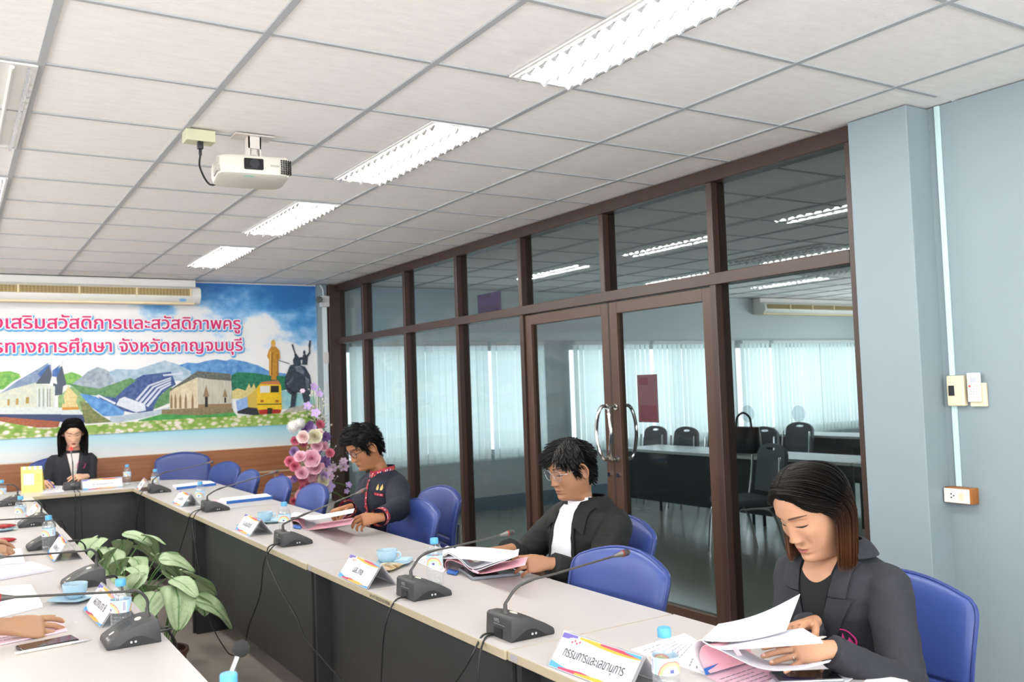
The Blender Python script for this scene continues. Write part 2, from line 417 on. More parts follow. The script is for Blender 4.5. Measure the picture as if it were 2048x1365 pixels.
# ---- ceiling lights
M_tube = mat('lit_tube', '#ffffff', 0.5, emit='#fffdf8', estr=105.0)
M_tube_off = mat('unlit_tube', '#e8e8e4', 0.4)
M_refl = mat('white_reflector', '#f4f4f2', 0.35, spec=0.6)
M_alu = mat('louver_aluminium', '#d9dade', 0.22, metal=0.85)
M_lframe = mat('light_frame', '#e4e4e2', 0.45)
def troffer(x0, y0, lit, label, group='recessed ceiling lights'):
    o = thing('ceiling_light', label, 'ceiling light', (x0 + 0.15, y0 + 0.6, H), 0, group)
    L, W = 0.585, 0.143
    f = MB()
    for s in (-1, 1):
        f.box(min(s*W, s*(W-0.012)), max(s*W, s*(W-0.012)), -L, L, -0.006, 0.002)
        f.box(-W + 0.012, W - 0.012, min(s*L, s*(L-0.012)), max(s*L, s*(L-0.012)), -0.006, 0.002)
    f.build('light_frame', M_lframe, o, smooth=None)
    r = MB(); r.box(-W, W, -L, L, 0.001, 0.003)
    r.build('reflector', M_refl, o, smooth=None)
    for s in (-1, 1):
        MB().cyl((s*0.066, -L + 0.03, -0.008), (s*0.066, L - 0.03, -0.008), 0.0075, n=8).build('lamp_tube', M_tube if lit else M_tube_off, o)
    v = MB()                                # bright parabolic blades: a middle ridge and two rims of teeth
    n = 15
    for k in range(n):
        y = lerp(-L + 0.03, L - 0.05, k / (n - 1))
        for xx in (-0.002, 0.112, -0.122):
            v.add([(xx, y, -0.007), (xx, y + 0.05, -0.007), (xx, y + 0.028, -0.026), (xx + 0.010, y, -0.007), (xx + 0.010, y + 0.05, -0.007), (xx + 0.010, y + 0.028, -0.026)],
                  [(0, 1, 2), (3, 5, 4), (0, 3, 4, 1), (1, 4, 5, 2), (2, 5, 3, 0)])
    for xx in (-0.002, 0.112, -0.122): v.box(xx + 0.003, xx + 0.007, -L + 0.02, L - 0.02, -0.009, -0.007)
    v.build('louver_slats', M_alu, o, smooth=None)
    return o
troffer(1.5, -1.8, True, 'lit ceiling light nearest the camera, cut by the top edge of the photo')
troffer(1.5, 0.0, True, 'lit ceiling light to the right of the projector')
troffer(1.5, 1.8, True, 'lit ceiling light below and right of the projector, third along its row')
troffer(1.5, 3.6, True, 'lit ceiling light nearest the mural wall')
troffer(-0.3, 0.0, False, 'unlit ceiling light with grey louvres at the left edge of the photo')
troffer(-0.3, 1.8, True, 'lit ceiling light just showing at the left edge, above the air conditioner')
for x0, y0 in ((-0.3, -3.6), (1.5, -3.6), (-2.1, -1.8), (-2.1, 1.8), (-2.1, -3.6), (1.5, -5.4), (-0.3, 3.6), (-2.1, 3.6)):
    troffer(x0, y0, True, 'lit recessed ceiling light out of view behind or left of the camera')
troffer(8.1, 2.4, False, 'unlit ceiling light of the next room, deep behind the rightmost pane', 'unlit lights of the next room')
troffer(6.3, 1.8, False, 'unlit ceiling light of the next room, seen behind the double doors', 'unlit lights of the next room')
# ------------------------------------------------------------------ tables
M_top = mat('table_laminate', '#bfbab7', 0.32, spec=0.45)
M_edge = mat('table_edge_band', '#b6a88e', 0.5)
M_skirt = mat('charcoal_panel', '#37383a', 0.55, col2='#333436', nscale=4)
M_leg = mat('table_leg_panel', '#2b2b2d', 0.5)
TZ = 0.75
def desk(name, label, x0, x1, y0, y1, front, skirt_gap=0.16):
    """front = '-x', '+x' or '-y': the side that looks into the aisle"""
    o = thing(name, label, 'table', ((x0+x1)/2, (y0+y1)/2, 0), 0, 'white-topped meeting tables')
    MB().box(x0, x1, y0, y1, TZ - 0.026, TZ - 0.0005).build('edge_band', M_edge, o, world=True, smooth=None, bevel=0.0015, seg=1)
    MB().box(x0 + 0.001, x1 - 0.001, y0 + 0.001, y1 - 0.001, TZ - 0.0008, TZ).build('tabletop', M_top, o, world=True, smooth=None)
    s = MB()
    if front == '-x': s.box(x0 + 0.085, x0 + 0.103, y0 + 0.03, y1 - 0.03, skirt_gap, TZ - 0.027)
    elif front == '+x': s.box(x1 - 0.103, x1 - 0.085, y0 + 0.03, y1 - 0.03, skirt_gap, TZ - 0.027)
    else: s.box(x0 + 0.03, x1 - 0.004, y0 + 0.085, y0 + 0.103, skirt_gap, TZ - 0.027)
    s.build('modesty_panel', M_skirt, o, world=True, smooth=None)
    for e in (0, 1):
        l = MB()
        if front == '-y':
            xx = x0 + 0.004 if e == 0 else x1 - 0.029; l.box(xx, xx + 0.025, y0 + 0.03, y1 - 0.05, 0.0, TZ - 0.027)
        else:
            yy = y0 + 0.004 if e == 0 else y1 - 0.029
            l.box(x0 + (0.025 if front == '-x' else 0.05), x1 - (0.05 if front == '-x' else 0.025), yy, yy + 0.025, 0.0, TZ - 0.027)
        l.build('leg', M_leg, o, world=True, smooth=None)
    return o
XR0, XR1 = 1.005, 1.612
dk = desk('meeting_table', 'white-topped table nearest the camera on the right, in front of the seated woman', XR0 + 0.012, XR1 + 0.012, -2.87, -1.268, '-x')
desk('meeting_table', 'white-topped table on the right bearing the two nearest microphones', XR0 + 0.006, XR1 + 0.008, -1.263, 0.328, '-x')
desk('meeting_table', 'long white-topped table in front of the man in the navy jacket', XR0, XR1, 0.334, 2.485, '-x')
desk('meeting_table', 'white-topped table with the two flat booklets, far end of right row', XR0 - 0.012, XR1, 2.490, 4.445, '-x')
desk('meeting_table', 'white-topped table across the far end, under the name sign and yellow card', -1.15, 1.10, 4.45, 5.05, '-y')
XL0, XL1 = -0.33, 0.282
desk('meeting_table', 'white-topped table at the lower left with the phone and nearest left microphone', XL0, XL1, -1.32, 0.285, '+x')
desk('meeting_table', 'white-topped table of the left row with the grey folder', XL0, XL1 - 0.006, 0.290, 2.38, '+x')
desk('meeting_table', 'white-topped table at the far end of the left row', XL0, XL1 - 0.01, 2.385, 4.44, '+x')
desk('meeting_table', 'white-topped table below the bottom edge of the photo', XL0, XL1 + 0.004, -2.95, -1.325, '+x')
# quarter-round corner table
o = thing('corner_table', 'quarter-round white table joining the two rows in the far corner', 'table', (1.2, 4.7, 0), 0, None)
arc = [(1.104, 4.45)] + [(1.104 + 0.505 * math.cos(a), 4.45 + 0.60 * math.sin(a)) for a in [PI/2 * k / 20 for k in range(21)]]
Mz = Matrix.Translation((0, 0, TZ - 0.026))
MB().prism(arc, 0.0255, Mz).build('edge_band', M_edge, o, world=True, smooth=None)
MB().prism([(1.104 + (x-1.104)*0.998, 4.45 + (y-4.45)*0.998) for x, y in arc], 0.0006, Matrix.Translation((0, 0, TZ - 0.0006))).build('tabletop', M_top, o, world=True, smooth=None)
MB().cyl((1.2, 4.7, 0.0), (1.2, 4.7, TZ - 0.027), 0.035).build('leg', M_leg, o, world=True)
# marks on the table edges
o = thing('inventory_marking', 'handwritten black number on the front edge of the second right table', 'writing', (XR0 + 0.005, -0.55, 0.737))
w = MB(); write(w, '5ท.ศ7-002-010-0006', frame((XR0 + 0.0048, -0.335, 0.7315), (0, -1, 0), (0, 0, 1)), 0.021, 0.017, rows=30)
w.build('ink', mat('black_ink', '#2b2723', 0.7), o, world=True, smooth=None)
M_stick = mat('grey_sticker', '#a9a3a8', 0.5)
for y, x in ((-1.30, XR0 + 0.0118), (0.30, XR0 + 0.0058)):
    s = MB().box(x - 0.0008, x, y - 0.018, y + 0.018, 0.7275, 0.746)
    k = s.build('sticker', M_stick, smooth=None); tag(k, 'small grey inventory sticker on the %s right table edge' % ('nearest' if y < 0 else 'second'), 'sticker')

# ------------------------------------------------------------------ blue chairs
M_blue = mat('blue_vinyl', '#374888', 0.36, spec=0.5, col2='#334481', nscale=6, bump=0.06, bscale=300)
M_pipe = mat('blue_piping', '#33427f', 0.4)
M_chrome = mat('chrome', '#cfd0d2', 0.15, metal=1.0)
M_blk = mat('black_plastic', '#1d1e20', 0.45)
def back_shell(wb, wt, z0, z1, arch, T, ribs, lean):
    mb = MB(); nu, nv = 34, 60
    def P(u, v, side):
        u = 2*u - 1; vv = v
        w = lerp(wb, wt, vv); e = abs(2*vv - 1)
        k = 1 - 0.13 * max(0, 2*vv - 1) ** 10 - 0.10 * max(0, 1 - 2*vv) ** 10
        x = w * u * k
        z = lerp(z0, z1, vv) + arch * (1 - u*u) * vv**2
        t = T * max(0.0, (1 - abs(u) ** 7)) ** 0.5 * max(0.0, (1 - e ** 9)) ** 0.5
        y = side * t/2
        if side > 0:
            for r in ribs: y -= 0.007 * math.exp(-((vv - r) / 0.012) ** 2) * (1 - abs(u) ** 8)
        y += 0.035 * u*u - lean * (z - z0) + (0.02 * math.sin(vv * PI))
        return (x, y, z)
    mb.grid(lambda a, b: P(a, b, 1), nu, nv, flip=True); mb.grid(lambda a, b: P(a, b, -1), nu, nv)
    loop = [P(0.012 + 0.976*i/20, 1-0.006, 1) for i in range(21)]
    rim = [P(0.006, i/20*0.994, 1) for i in range(21)] + [P(0.006 + 0.988*i/24, 0.994, 1) for i in range(1, 25)] + [P(0.994, 0.994*(1 - i/20), 1) for i in range(1, 21)]
    return mb, rim
def make_chair(label, ribs=(0.08, 0.2, 0.32), high=0.0):
    o = thing('conference_chair', label, 'chair', (0, 0, 0), 0, 'blue vinyl conference chairs')
    b, rim = back_shell(0.235, 0.255, 0.50, 0.835 + high, 0.05, 0.062, ribs, 0.16)
    b.build('backrest', M_blue, o, smooth=60, weld=True, loc=(0, -0.21, 0))
    MB().tube(rim, 0.0055, 6).build('piping', M_pipe, o, loc=(0, -0.21, 0))
    s = MB()
    def S(u, v, sd):
        u = 2*u-1; v = 2*v-1
        t = 0.075 * max(0, 1-abs(u)**8)**0.5 * max(0, 1-abs(v)**8)**0.5
        return (0.245*u*(1-0.06*max(0, v)**6), 0.235*v, 0.435 + (t*0.6 if sd > 0 else -t*0.4) - 0.01*v*v)
    s.grid(lambda a, b: S(a, b, 1), 24, 24); s.grid(lambda a, b: S(a, b, -1), 24, 24, flip=True)
    s.build('seat', M_blue, o, smooth=60, weld=True)
    for sx in (-1, 1):
        MB().tube(cr([(sx*0.12, -0.20, 0.41), (sx*0.12, -0.262, 0.44), (sx*0.12, -0.268, 0.52), (sx*0.12, -0.285, 0.66)], 6), 0.012, 8).build('back_bracket', M_chrome, o)
    for sx in (-1, 1):
        for sy in (-1, 1):
            MB().tube([(sx*0.19, sy*0.16, 0.405), (sx*0.225, sy*0.215, 0.012)], [0.0125, 0.0125], 10).cyl((sx*0.225, sy*0.215, 0.0), (sx*0.2256, sy*0.216, 0.03), 0.016, n=10).build('leg', M_chrome, o)
    return o
RC = PI / 2
ch = make_chair('blue chair with the seated woman in front, against the pale blue wall')
ch.location = (1.87, -1.74, 0); ch.rotation_euler = (0, 0, RC + 0.18)
for x, y, rz, lab in ((1.51, -0.885, RC + 0.06, 'empty blue chair between the nearest woman and the man in the black jacket'),
                  (2.0, -0.26, RC - 0.04, 'blue chair holding the man in black with white shirt'),
                  (1.61, 0.96, RC + 0.06, 'empty blue chair between the two men'),
                  (2.0, 1.44, RC + 0.02, 'blue chair holding the man in the navy jacket'),
                  (1.49, 2.22, RC, 'empty blue chair next to the flowers, nearest of the four beyond the man in navy'),
                  (1.49, 2.94, RC, 'empty blue chair, second of the four beyond the man in navy'),
                  (1.50, 3.73, RC, 'empty blue chair, third of the four beyond the man in navy'),
                  (1.60, 4.72, RC + 0.25, 'empty blue chair beside the broad one at the far corner')):
    dup(ch, (x, y, 0), rz, lab)
big = make_chair('broad empty blue chair facing the camera at the far corner', high=0.06); big.location = (1.60, 5.42, 0); big.rotation_euler = (0, 0, PI - 0.15)
dup(big, (0.56, 5.50, 0.03), PI - 0.1, 'blue chair of the woman seated under the mural')

# ------------------------------------------------------------------ microphones
M_mic = mat('mic_grey_plastic', '#38383a', 0.5, bump=0.05, bscale=500)
M_mic_d = mat('mic_dark_panel', '#1b1b1d', 0.5)
M_mic_l = mat('mic_pale_print', '#b9b9ba', 0.5)
M_goose = mat('gooseneck_grey', '#3a3937', 0.42)
M_ivory = mat('ivory_button', '#d9d6c4', 0.4)
M_cable = mat('black_cable', '#19191a', 0.5)
M_red = mat('red_ring', '#8c2023', 0.4)
base = MB()
prof = [(-0.072, 0), (-0.068, 0.060), (-0.062, 0.066), (-0.035, 0.0665), (-0.01, 0.061), (0.02, 0.050), (0.048, 0.036), (0.072, 0.021), (0.076, 0.017), (0.079, 0.004), (0.075, 0)]
Wm = 0.07
base.add([(x, -Wm, z) for x, z in prof] + [(x, Wm, z) for x, z in prof],
         [tuple(range(len(prof))), tuple(range(2*len(prof)-1, len(prof)-1, -1))] + [(i, len(prof)+i, len(prof)+(i+1) % len(prof), (i+1) % len(prof)) for i in range(len(prof))])
MIC_BASE = base.mesh('mic_base', M_mic, smooth=25, bevel=0.003)
sp = MB()
for sd in (-1, 1):
    y = sd*(Wm + 0.0004)
    pl = [(-0.071, 0.001)] + [(-0.05 + 0.1*k/10, 0.003 + 0.026*math.sin(PI*min(1, k/10*0.9+0.1))) for k in range(11)] + [(0.076, 0.001)]
    sp.add([(a, y, b) for a, b in pl], [tuple(range(len(pl)))])
sp.box(-0.0732, -0.0722, -0.022, 0.022, 0.002, 0.03)
MIC_PANEL = sp.mesh('side_panel', M_mic_d, smooth=None)
bt = MB()
def on_top(x): 
    for (xa, za), (xb, zb) in zip(prof[2:9], prof[3:10]):
        if xa <= x <= xb: return za + (zb-za)*(x-xa)/(xb-xa)
    return 0.05
slope = math.atan2(-0.012, 0.026)
bt.lathe([(0.013, 0), (0.0125, 0.0022), (0.01, 0.003)], 20, Matrix.Translation((-0.018, 0, on_top(-0.018))) @ Matrix.Rotation(0.25, 4, 'Y') @ Matrix.Diagonal((0.75, 1.25, 1, 1)))
MIC_BTN = bt.mesh('button', M_ivory)
MIC_LAMP = MB().lathe([(0.006, 0), (0.0055, 0.0018)], 14, Matrix.Translation((0.055, 0, on_top(0.055))) @ Matrix.Rotation(0.5, 4, 'Y') @ Matrix.Diagonal((1.5, 0.9, 1, 1))).mesh('indicator', M_ivory)
gr = MB()
for k in range(7):
    x = 0.004 + k*0.0055; z = on_top(x) + 0.0004
    gr.box(-0.0012, 0.0012, -0.026, 0.026, 0, 0.0006, Matrix.Translation((x, 0, z)) @ Matrix.Rotation(0.42, 4, 'Y'))
MIC_GRILLE = gr.mesh('speaker_slats', M_mic_d, smooth=None)
lg = MB(); write(lg, 'NTS', frame((-0.0704, 0.022, 0.044), (0, -1, 0), (-0.06, 0, 1)), 0.015, 0.015, rows=26)
lg.box(-0.0711, -0.0707, -0.035, 0.025, 0.0385, 0.0393)
MIC_LOGO = lg.mesh('printed_logo', M_mic_l, smooth=None)
MIC_JACK = []
for sd in (-1, 1):
    jk = MB()
    for x in (0.0, 0.012):
        jk.lathe([(0.0035, 0), (0.0035, 0.001), (0.002, 0.001), (0.002, 0.0004)], 12, Matrix.Translation((x, sd*(Wm+0.0004), 0.014)) @ Matrix.Rotation(-sd*PI/2, 4, 'X'))
    MIC_JACK.append(jk.mesh('headphone_jack', M_mic_l))
wi = MB(); write(wi, 'ห้องประชุม', frame((0.0722, 0.052, 0.0225), (0.0, -1, 0), (-0.8, 0, 0.5)), 0.011, 0.011, rows=26)
MIC_STICK = wi.mesh('white_marking', mat('white_print', '#e8e8e8', 0.6), smooth=None)
def mic(label, x, y, rz, neck, lit=False, marking=False, cables=()):
    o = thing('table_microphone', label, 'microphone', (x, y, TZ), rz, 'gooseneck table microphones')
    for nm, me in (('microphone_base', MIC_BASE), ('side_panel', MIC_PANEL), ('button', MIC_BTN), ('speaker_slats', MIC_GRILLE), ('printed_logo', MIC_LOGO), ('indicator', MIC_LAMP), ('headphone_jack', MIC_JACK[0]), ('headphone_jack', MIC_JACK[1])):
        link(nm, me, o)
    if marking: link('white_marking', MIC_STICK, o)
    inv = (Matrix.Translation((x, y, TZ)) @ Matrix.Rotation(rz, 4, 'Z')).inverted()
    P = [V((-0.045, 0, 0.064)), V((-0.045, 0, 0.085))] + [inv @ V(p) for p in neck]
    tip = P[-1]; d = (tip - P[-2]).normalized()
    path = cr(P[:-1] + [tip - d*0.05], 8)
    nb = MB(); k = len(path); cut = int(k * 0.62)
    nb.tube(path, [0.0046 if i < cut else 0.0036 for i in range(k)], 8)
    nb.tube([path[cut-2], path[cut-1], path[cut], path[min(cut+2, k-1)]], [0.0038, 0.0058, 0.0058, 0.0038], 10)
    nb.lathe([(0.0125, 0), (0.011, 0.004), (0.0065, 0.012), (0.0055, 0.03)], 14, Matrix.Translation((-0.045, 0, 0.063)))
    nb.build('gooseneck', M_goose, o)
    a = tip - d*0.05; hd = MB()
    hd.tube([a, a + d*0.03, a + d*0.034], [0.0042, 0.0095, 0.0105], 14)
    hd.tube([a + d*0.037, a + d*0.056, a + d*0.062], [0.0108, 0.0108, 0.0075], 14)
    h = hd.build('microphone_head', mat('mic_head', '#5d5a57', 0.35, metal=0.4), o)
    MB().tube([a + d*0.0335, a + d*0.0375], [0.0112, 0.0112], 14).build('light_ring', mat('lit_ring', '#ff2a2a', 0.4, emit='#ff1a1a', estr=3.0) if lit else M_red, h)
    if lit:
        MB().tube([a + d*0.037, a + d*0.056, a + d*0.064], [0.0125, 0.0125, 0.008], 14).build('lit_cap', MATS['lit_ring'], h)
    g = MB()
    for q in range(3): g.tube([a + d*(0.040 + q*0.0055), a + d*(0.042 + q*0.0055)], [0.0112, 0.0112], 14)
    g.build('grille_slats', M_blk, h)
    for c in cables:
        pts = [inv @ V(p) for p in c]
        MB().tube(cr(pts, 6), 0.0032, 7).build('cable', M_cable, o)
    return o
def RM(label, x, y, bend, tip, cables, dy=0.0, marking=False):
    xm = x + 0.07
    nk = [at(bend[0], bend[1], 1, y), at(tip[0], tip[1], 1, y + dy)]
    m1 = V((xm - 0.038, y, TZ + 0.10)); b = nk[0]; t = nk[1]
    mid = b + (t - b) * 0.35
    cs = [[at(px, py, 0, xx) for px, py, xx in c] for c in cables]
    for c in cs:
        for q in c:
            if q.x > 1.0: q.z = max(q.z, TZ + 0.0045)
    return mic(label, xm, y, 0.0, [m1, b, mid, t], False, marking, cs)
RM('table microphone nearest the camera on the right, beside the large name sign', 1.064, -1.145, (1045, 1168), (1252, 1106),
   [[(985, 1270, 1.064), (965, 1278, 1.03), (945, 1310, 0.985), (925, 1345, 0.975), (872, 1420, 0.965)], [(988, 1272, 1.064), (972, 1278, 1.03), (962, 1300, 0.99), (957, 1340, 0.975), (954, 1420, 0.965)]])
RM('table microphone in front of the man in the black jacket', 1.063, -0.52, (850, 1108), (1022, 1066),
   [[(812, 1195, 1.063), (792, 1203, 1.02), (775, 1235, 0.985), (766, 1290, 0.975), (760, 1420, 0.965)]])
RM('table microphone in front of the man in navy', 1.056, 0.87, (603, 1032), (729, 981),
   [[(560, 1087, 1.056), (545, 1095, 1.0), (528, 1125, 0.975), (520, 1190, 0.97), (498, 1252, 0.965), (492, 1282, 0.965)],
    [(560, 1088, 1.056), (537, 1095, 0.99), (536, 1125, 0.975), (558, 1175, 0.97), (590, 1230, 0.965), (612, 1278, 0.96), (645, 1318, 0.96), (690, 1370, 0.96)]])
RM('table microphone between the two flat booklets on the right row', 1.083, 2.467, (437, 979), (553, 944),
   [[(405, 1018, 1.083), (383, 1028, 0.985), (372, 1060, 0.965), (350, 1130, 0.96), (330, 1165, 0.95)], [(405, 1018, 1.083), (390, 1030, 0.985), (386, 1060, 0.965), (400, 1150, 0.96), (415, 1225, 0.955), (430, 1265, 0.95), (455, 1305, 0.94), (468, 1312, 0.93)]])
RM('table microphone at the far end of the right row', 1.026, 3.94, (328, 946), (424, 925), [[(296, 982, 1.026), (283, 987, 0.95), (276, 1020, 0.94), (268, 1085, 0.93), (262, 1130, 0.93)]])
p = at(142, 898, 1, 5.12)
mic('table microphone with a glowing red tip before the woman under the mural', 0.59, 4.80, PI/2, [V((0.59, 4.78, TZ+0.12)), V((0.592, 4.80, 0.96)), p - V((0, 0.03, 0.06)), p], True, False,
    [[(0.59, 4.73, 0.77), (0.575, 4.55, 0.755), (0.57, 4.44, 0.72), (0.565, 4.43, 0.4), (0.56, 4.42, 0.1)], [(0.60, 4.73, 0.77), (0.60, 4.55, 0.756), (0.605, 4.44, 0.72), (0.615, 4.43, 0.4), (0.62, 4.42, 0.1)]])
def LM(label, x, y, bend, tip, marking=False, cab=True):
    nk = [at(bend[0], bend[1], 1, y), at(tip[0], tip[1], 1, y)]
    b, t = nk; top = V((x + 0.045, y, TZ + 0.115))
    cs = []
    if cab:
        for q in (0, 0.035): cs.append([(x + 0.07, y - 0.02 + q, TZ + 0.018), (x + 0.11, y - 0.01 + q, TZ + 0.018), (0.30, y + 0.02 + q, TZ + 0.004), (0.325, y + 0.03 + q, 0.68), (0.33, y + 0.05 + q, 0.4), (0.34, y + 0.06 + q, 0.05)])
    m = (b + top) / 2 + V((0.006, 0, 0.012))
    return mic(label, x, y, PI, [top, m, b, b + (t - b)*0.4, t], False, marking, cs)
LM('table microphone nearest the camera on the left table, white marking on its nose', 0.188, -0.47, (252, 1184), (-12, 1197), True)
LM('second table microphone of the left row, behind the pale blue cup', 0.176, 0.535, (165, 1103), (-20, 1117), True)
LM('third table microphone of the left row, half behind a water bottle', 0.130, 1.67, (75, 1036), (-40, 1043))
LM('fourth table microphone of the left row', 0.147, 2.63, (60, 1003), (-40, 1004))
LM('farthest table microphone of the left row', 0.10, 3.95, (12, 970), (-50, 972))

# ------------------------------------------------------------------ name signs
M_card = mat('white_card', '#eceaf2', 0.6)
M_acryl = glass_mat('acrylic_sheet', (0.985, 0.985, 0.99), 0.04, 0.28)
M_ob = mat('print_blue', '#4f9bd0', 0.6); M_oo = mat('print_orange', '#e8a33c', 0.6); M_op = mat('print_purple', '#6a5fa6', 0.6); M_or = mat('print_crimson', '#b8405c', 0.6)
M_ink = mat('print_black', '#2c2c30', 0.7)
def sign(label, x, y, rz, text, w=0.31, d=0.12, h=0.083, size=0.036, detail=True, tw=None):
    o = thing('name_sign', label, 'name sign', (x, y, TZ), rz, 'folded name signs')
    t = 0.0025; n = math.hypot(d/2, h)
    ac = MB()
    for s in (-1, 1):
        ac.add([(-w/2, s*d/2, 0), (w/2, s*d/2, 0), (w/2, s*d/2*0.02, h), (-w/2, s*d/2*0.02, h),
                (-w/2, s*(d/2 - t), 0), (w/2, s*(d/2 - t), 0), (w/2, s*0.0, h - t), (-w/2, s*0.0, h - t)],
               [(0, 1, 2, 3), (4, 7, 6, 5), (0, 4, 5, 1), (2, 6, 7, 3), (1, 5, 6, 2), (0, 3, 7, 4)])
    ac.box(-w/2, w/2, -d/2, d/2, 0.0, 0.002)
    ac.build('acrylic_stand', M_acryl, o, smooth=None)
    cd = MB(); ink = MB(); dec = MB()
    for s in (-1, 1):
        F = frame((0, s*(d/2 + 0.0006), 0.002), (-s, 0, 0), (0, -s*d/2, h))
        if s == -1: F = frame((0, -(d/2 + 0.0006), 0.002), (1, 0, 0), (0, d/2, h))
        W = w/2 - 0.008
        cd.add([(-W, 0.001, -0.0004), (W, 0.001, -0.0004), (W, n - 0.006, -0.0004), (-W, n - 0.006, -0.0004)], [(0, 1, 2, 3)], F)
        def wave(fn0, fn1, mi, x0=-1, x1=1, lay=0.0003):
            dec.mi(mi); k = 16
            for i in range(k):
                a = lerp(x0, x1, i/k); b = lerp(x0, x1, (i+1)/k)
                dec.add([(a*W, fn0(a), lay), (b*W, fn0(b), lay), (b*W, fn1(b), lay), (a*W, fn1(a), lay)], [(0, 1, 2, 3)], F)
        T = n - 0.007
        wave(lambda a: T - 0.003 - 0.011*(0.5 + 0.5*math.sin(2.2*a + 0.6)), lambda a: T, 1, -0.55, 1)
        wave(lambda a: T - 0.008*(0.5 + 0.5*math.sin(2.0*a + 0.2)), lambda a: T, 3, 0.0, 1, 0.0006)
        wave(lambda a: T - 0.010 + 0.004*a, lambda a: T, 2, -1, -0.6, 0.0006)
        wave(lambda a: T - 0.006*(a - 0.6)/0.4 - 0.002, lambda a: T, 0, 0.6, 1, 0.0009)
        wave(lambda a: 0.002, lambda a: 0.003 + 0.017*max(0, -a - 0.1)**1.2, 0, -1, -0.1)
        wave(lambda a: 0.002, lambda a: 0.003 + 0.010*(1 - abs(a + 0.15)), 3, -0.75, 0.5, 0.0006)
        wave(lambda a: 0.002, lambda a: 0.003 + 0.009*(1 - abs(a - 0.3)), 1, -0.3, 0.9, 0.0009)
        wave(lambda a: 0.002, lambda a: 0.003 + 0.012*max(0, a - 0.45), 0, 0.45, 1, 0.0012)
        if detail:
            dec.mi(4); dec.lathe([(0.015, 0), (0.015, 0.0002)], 20, F @ Matrix.Translation((-W*0.62, T - 0.016, 0.0012)) @ Matrix.Diagonal((1.9, 0.62, 1, 1)))
            dec.mi(3)
            for q in range(4): dec.lathe([(0.0036, 0), (0.0036, 0.0002)], 6, F @ Matrix.Translation((-W*0.62 + (q-1)*0.009, T - 0.019 + (q % 2)*0.005, 0.0016)))
        R = text_rects(text, 30); em = max(r[1] for r in R) - min(r[0] for r in R)
        sx = (tw or 0.6*w) / em
        write(ink, text, F @ Matrix.Translation((0, n*0.36, 0.0016)), sx, min(size, sx*1.7), 0.0002, 'c', rows=30)
    cd.build('card', M_card, o, smooth=None)
    dec.build('printed_waves', [M_ob, M_oo, M_op, M_or, mat('print_cream', '#efe9d6', 0.6)], o, smooth=None)
    ink.build('printed_name', M_ink, o, smooth=None)
    return o
SR = -PI/2
sign('large name sign nearest the camera reading กรรมการและเลขานุการ', 1.098, -1.592, SR + 0.06, 'กรรมการและเลขานุการ', w=0.305, d=0.125, h=0.080, size=0.036, tw=0.225)
sign('name sign reading ปส./กช beside the second cup on the right row', 1.075, -0.155, SR - 0.02, 'ปส./กช', tw=0.095)
sign('name sign in front of the saucer and cup near the man in navy', 1.09, 1.39, SR - 0.03, 'อ.เขมจิตต์', tw=0.15, size=0.04)
sign('name sign standing before the bottle at the nearer flat booklet', 1.085, 2.96, SR, 'อ.สมจิตร', tw=0.15)
sign('name sign at the far right corner of the tables', 1.06, 4.28, SR - 0.1, 'อ.วิชัย', tw=0.13)
sign('wide name sign on the far table right of the red-tipped microphone', 0.795, 4.68, 0.0, 'ประธานกรรมการ', d=0.11, tw=0.16, size=0.026)
sign('name sign behind the nearest bottle of the left table', 0.185, -0.085, SR + 0.05, 'ผอ.กศน.กจ 8', h=0.088, tw=0.17)
sign('name sign beside the second bottle of the left row', 0.185, 1.325, SR, 'ผอ.สพป.กจ', h=0.088, tw=0.16)
sign('farthest name sign of the left row, behind the third bottle', 0.205, 3.05, SR, 'ผอ.รร.', tw=0.12)

# ------------------------------------------------------------------ water bottles
M_pet = glass_mat('clear_plastic', (0.98, 0.985, 0.99), 0.06, 0.07)
M_cap = mat('sky_blue_cap', '#58a4d0', 0.4)
LABC = [mat('label_white', '#e9ecf2', 0.4), mat('label_pale_blue', '#b5d7ee', 0.4), mat('label_red', '#d48a84', 0.4), mat('label_yellow', '#e6d08c', 0.4), mat('label_green', '#b9cf98', 0.4), mat('label_navy', '#5a5f96', 0.4)]
pb = [(0.020, 0.0), (0.027, 0.002), (0.0298, 0.010)]
for k in range(5):
    z = 0.014 + k*0.011
    pb += [(0.0302, z), (0.0302, z+0.003), (0.0282, z+0.0055), (0.0302, z+0.008)]
pb += [(0.0305, 0.072), (0.0305, 0.111), (0.0302, 0.120), (0.0285, 0.129), (0.0235, 0.139), (0.0165, 0.146), (0.0128, 0.149), (0.0125, 0.157)]
BOT = MB().lathe(pb, 28).mesh('bottle_body', M_pet, smooth=50)
BOTCAP = MB().lathe([(0.0150, 0.150), (0.0154, 0.152), (0.0154, 0.168), (0.0140, 0.1705)], 28).mesh('bottle_cap', M_cap, smooth=40)
BOTW = MB().lathe([(0.0275, 0.004), (0.0285, 0.120), (0.026, 0.128), (0.0255, 0.1285)], 24).mesh('water', glass_mat('still_water', (0.975, 0.985, 0.985), 0.012), smooth=50)
lb = MB(); N = 96; NR = 18
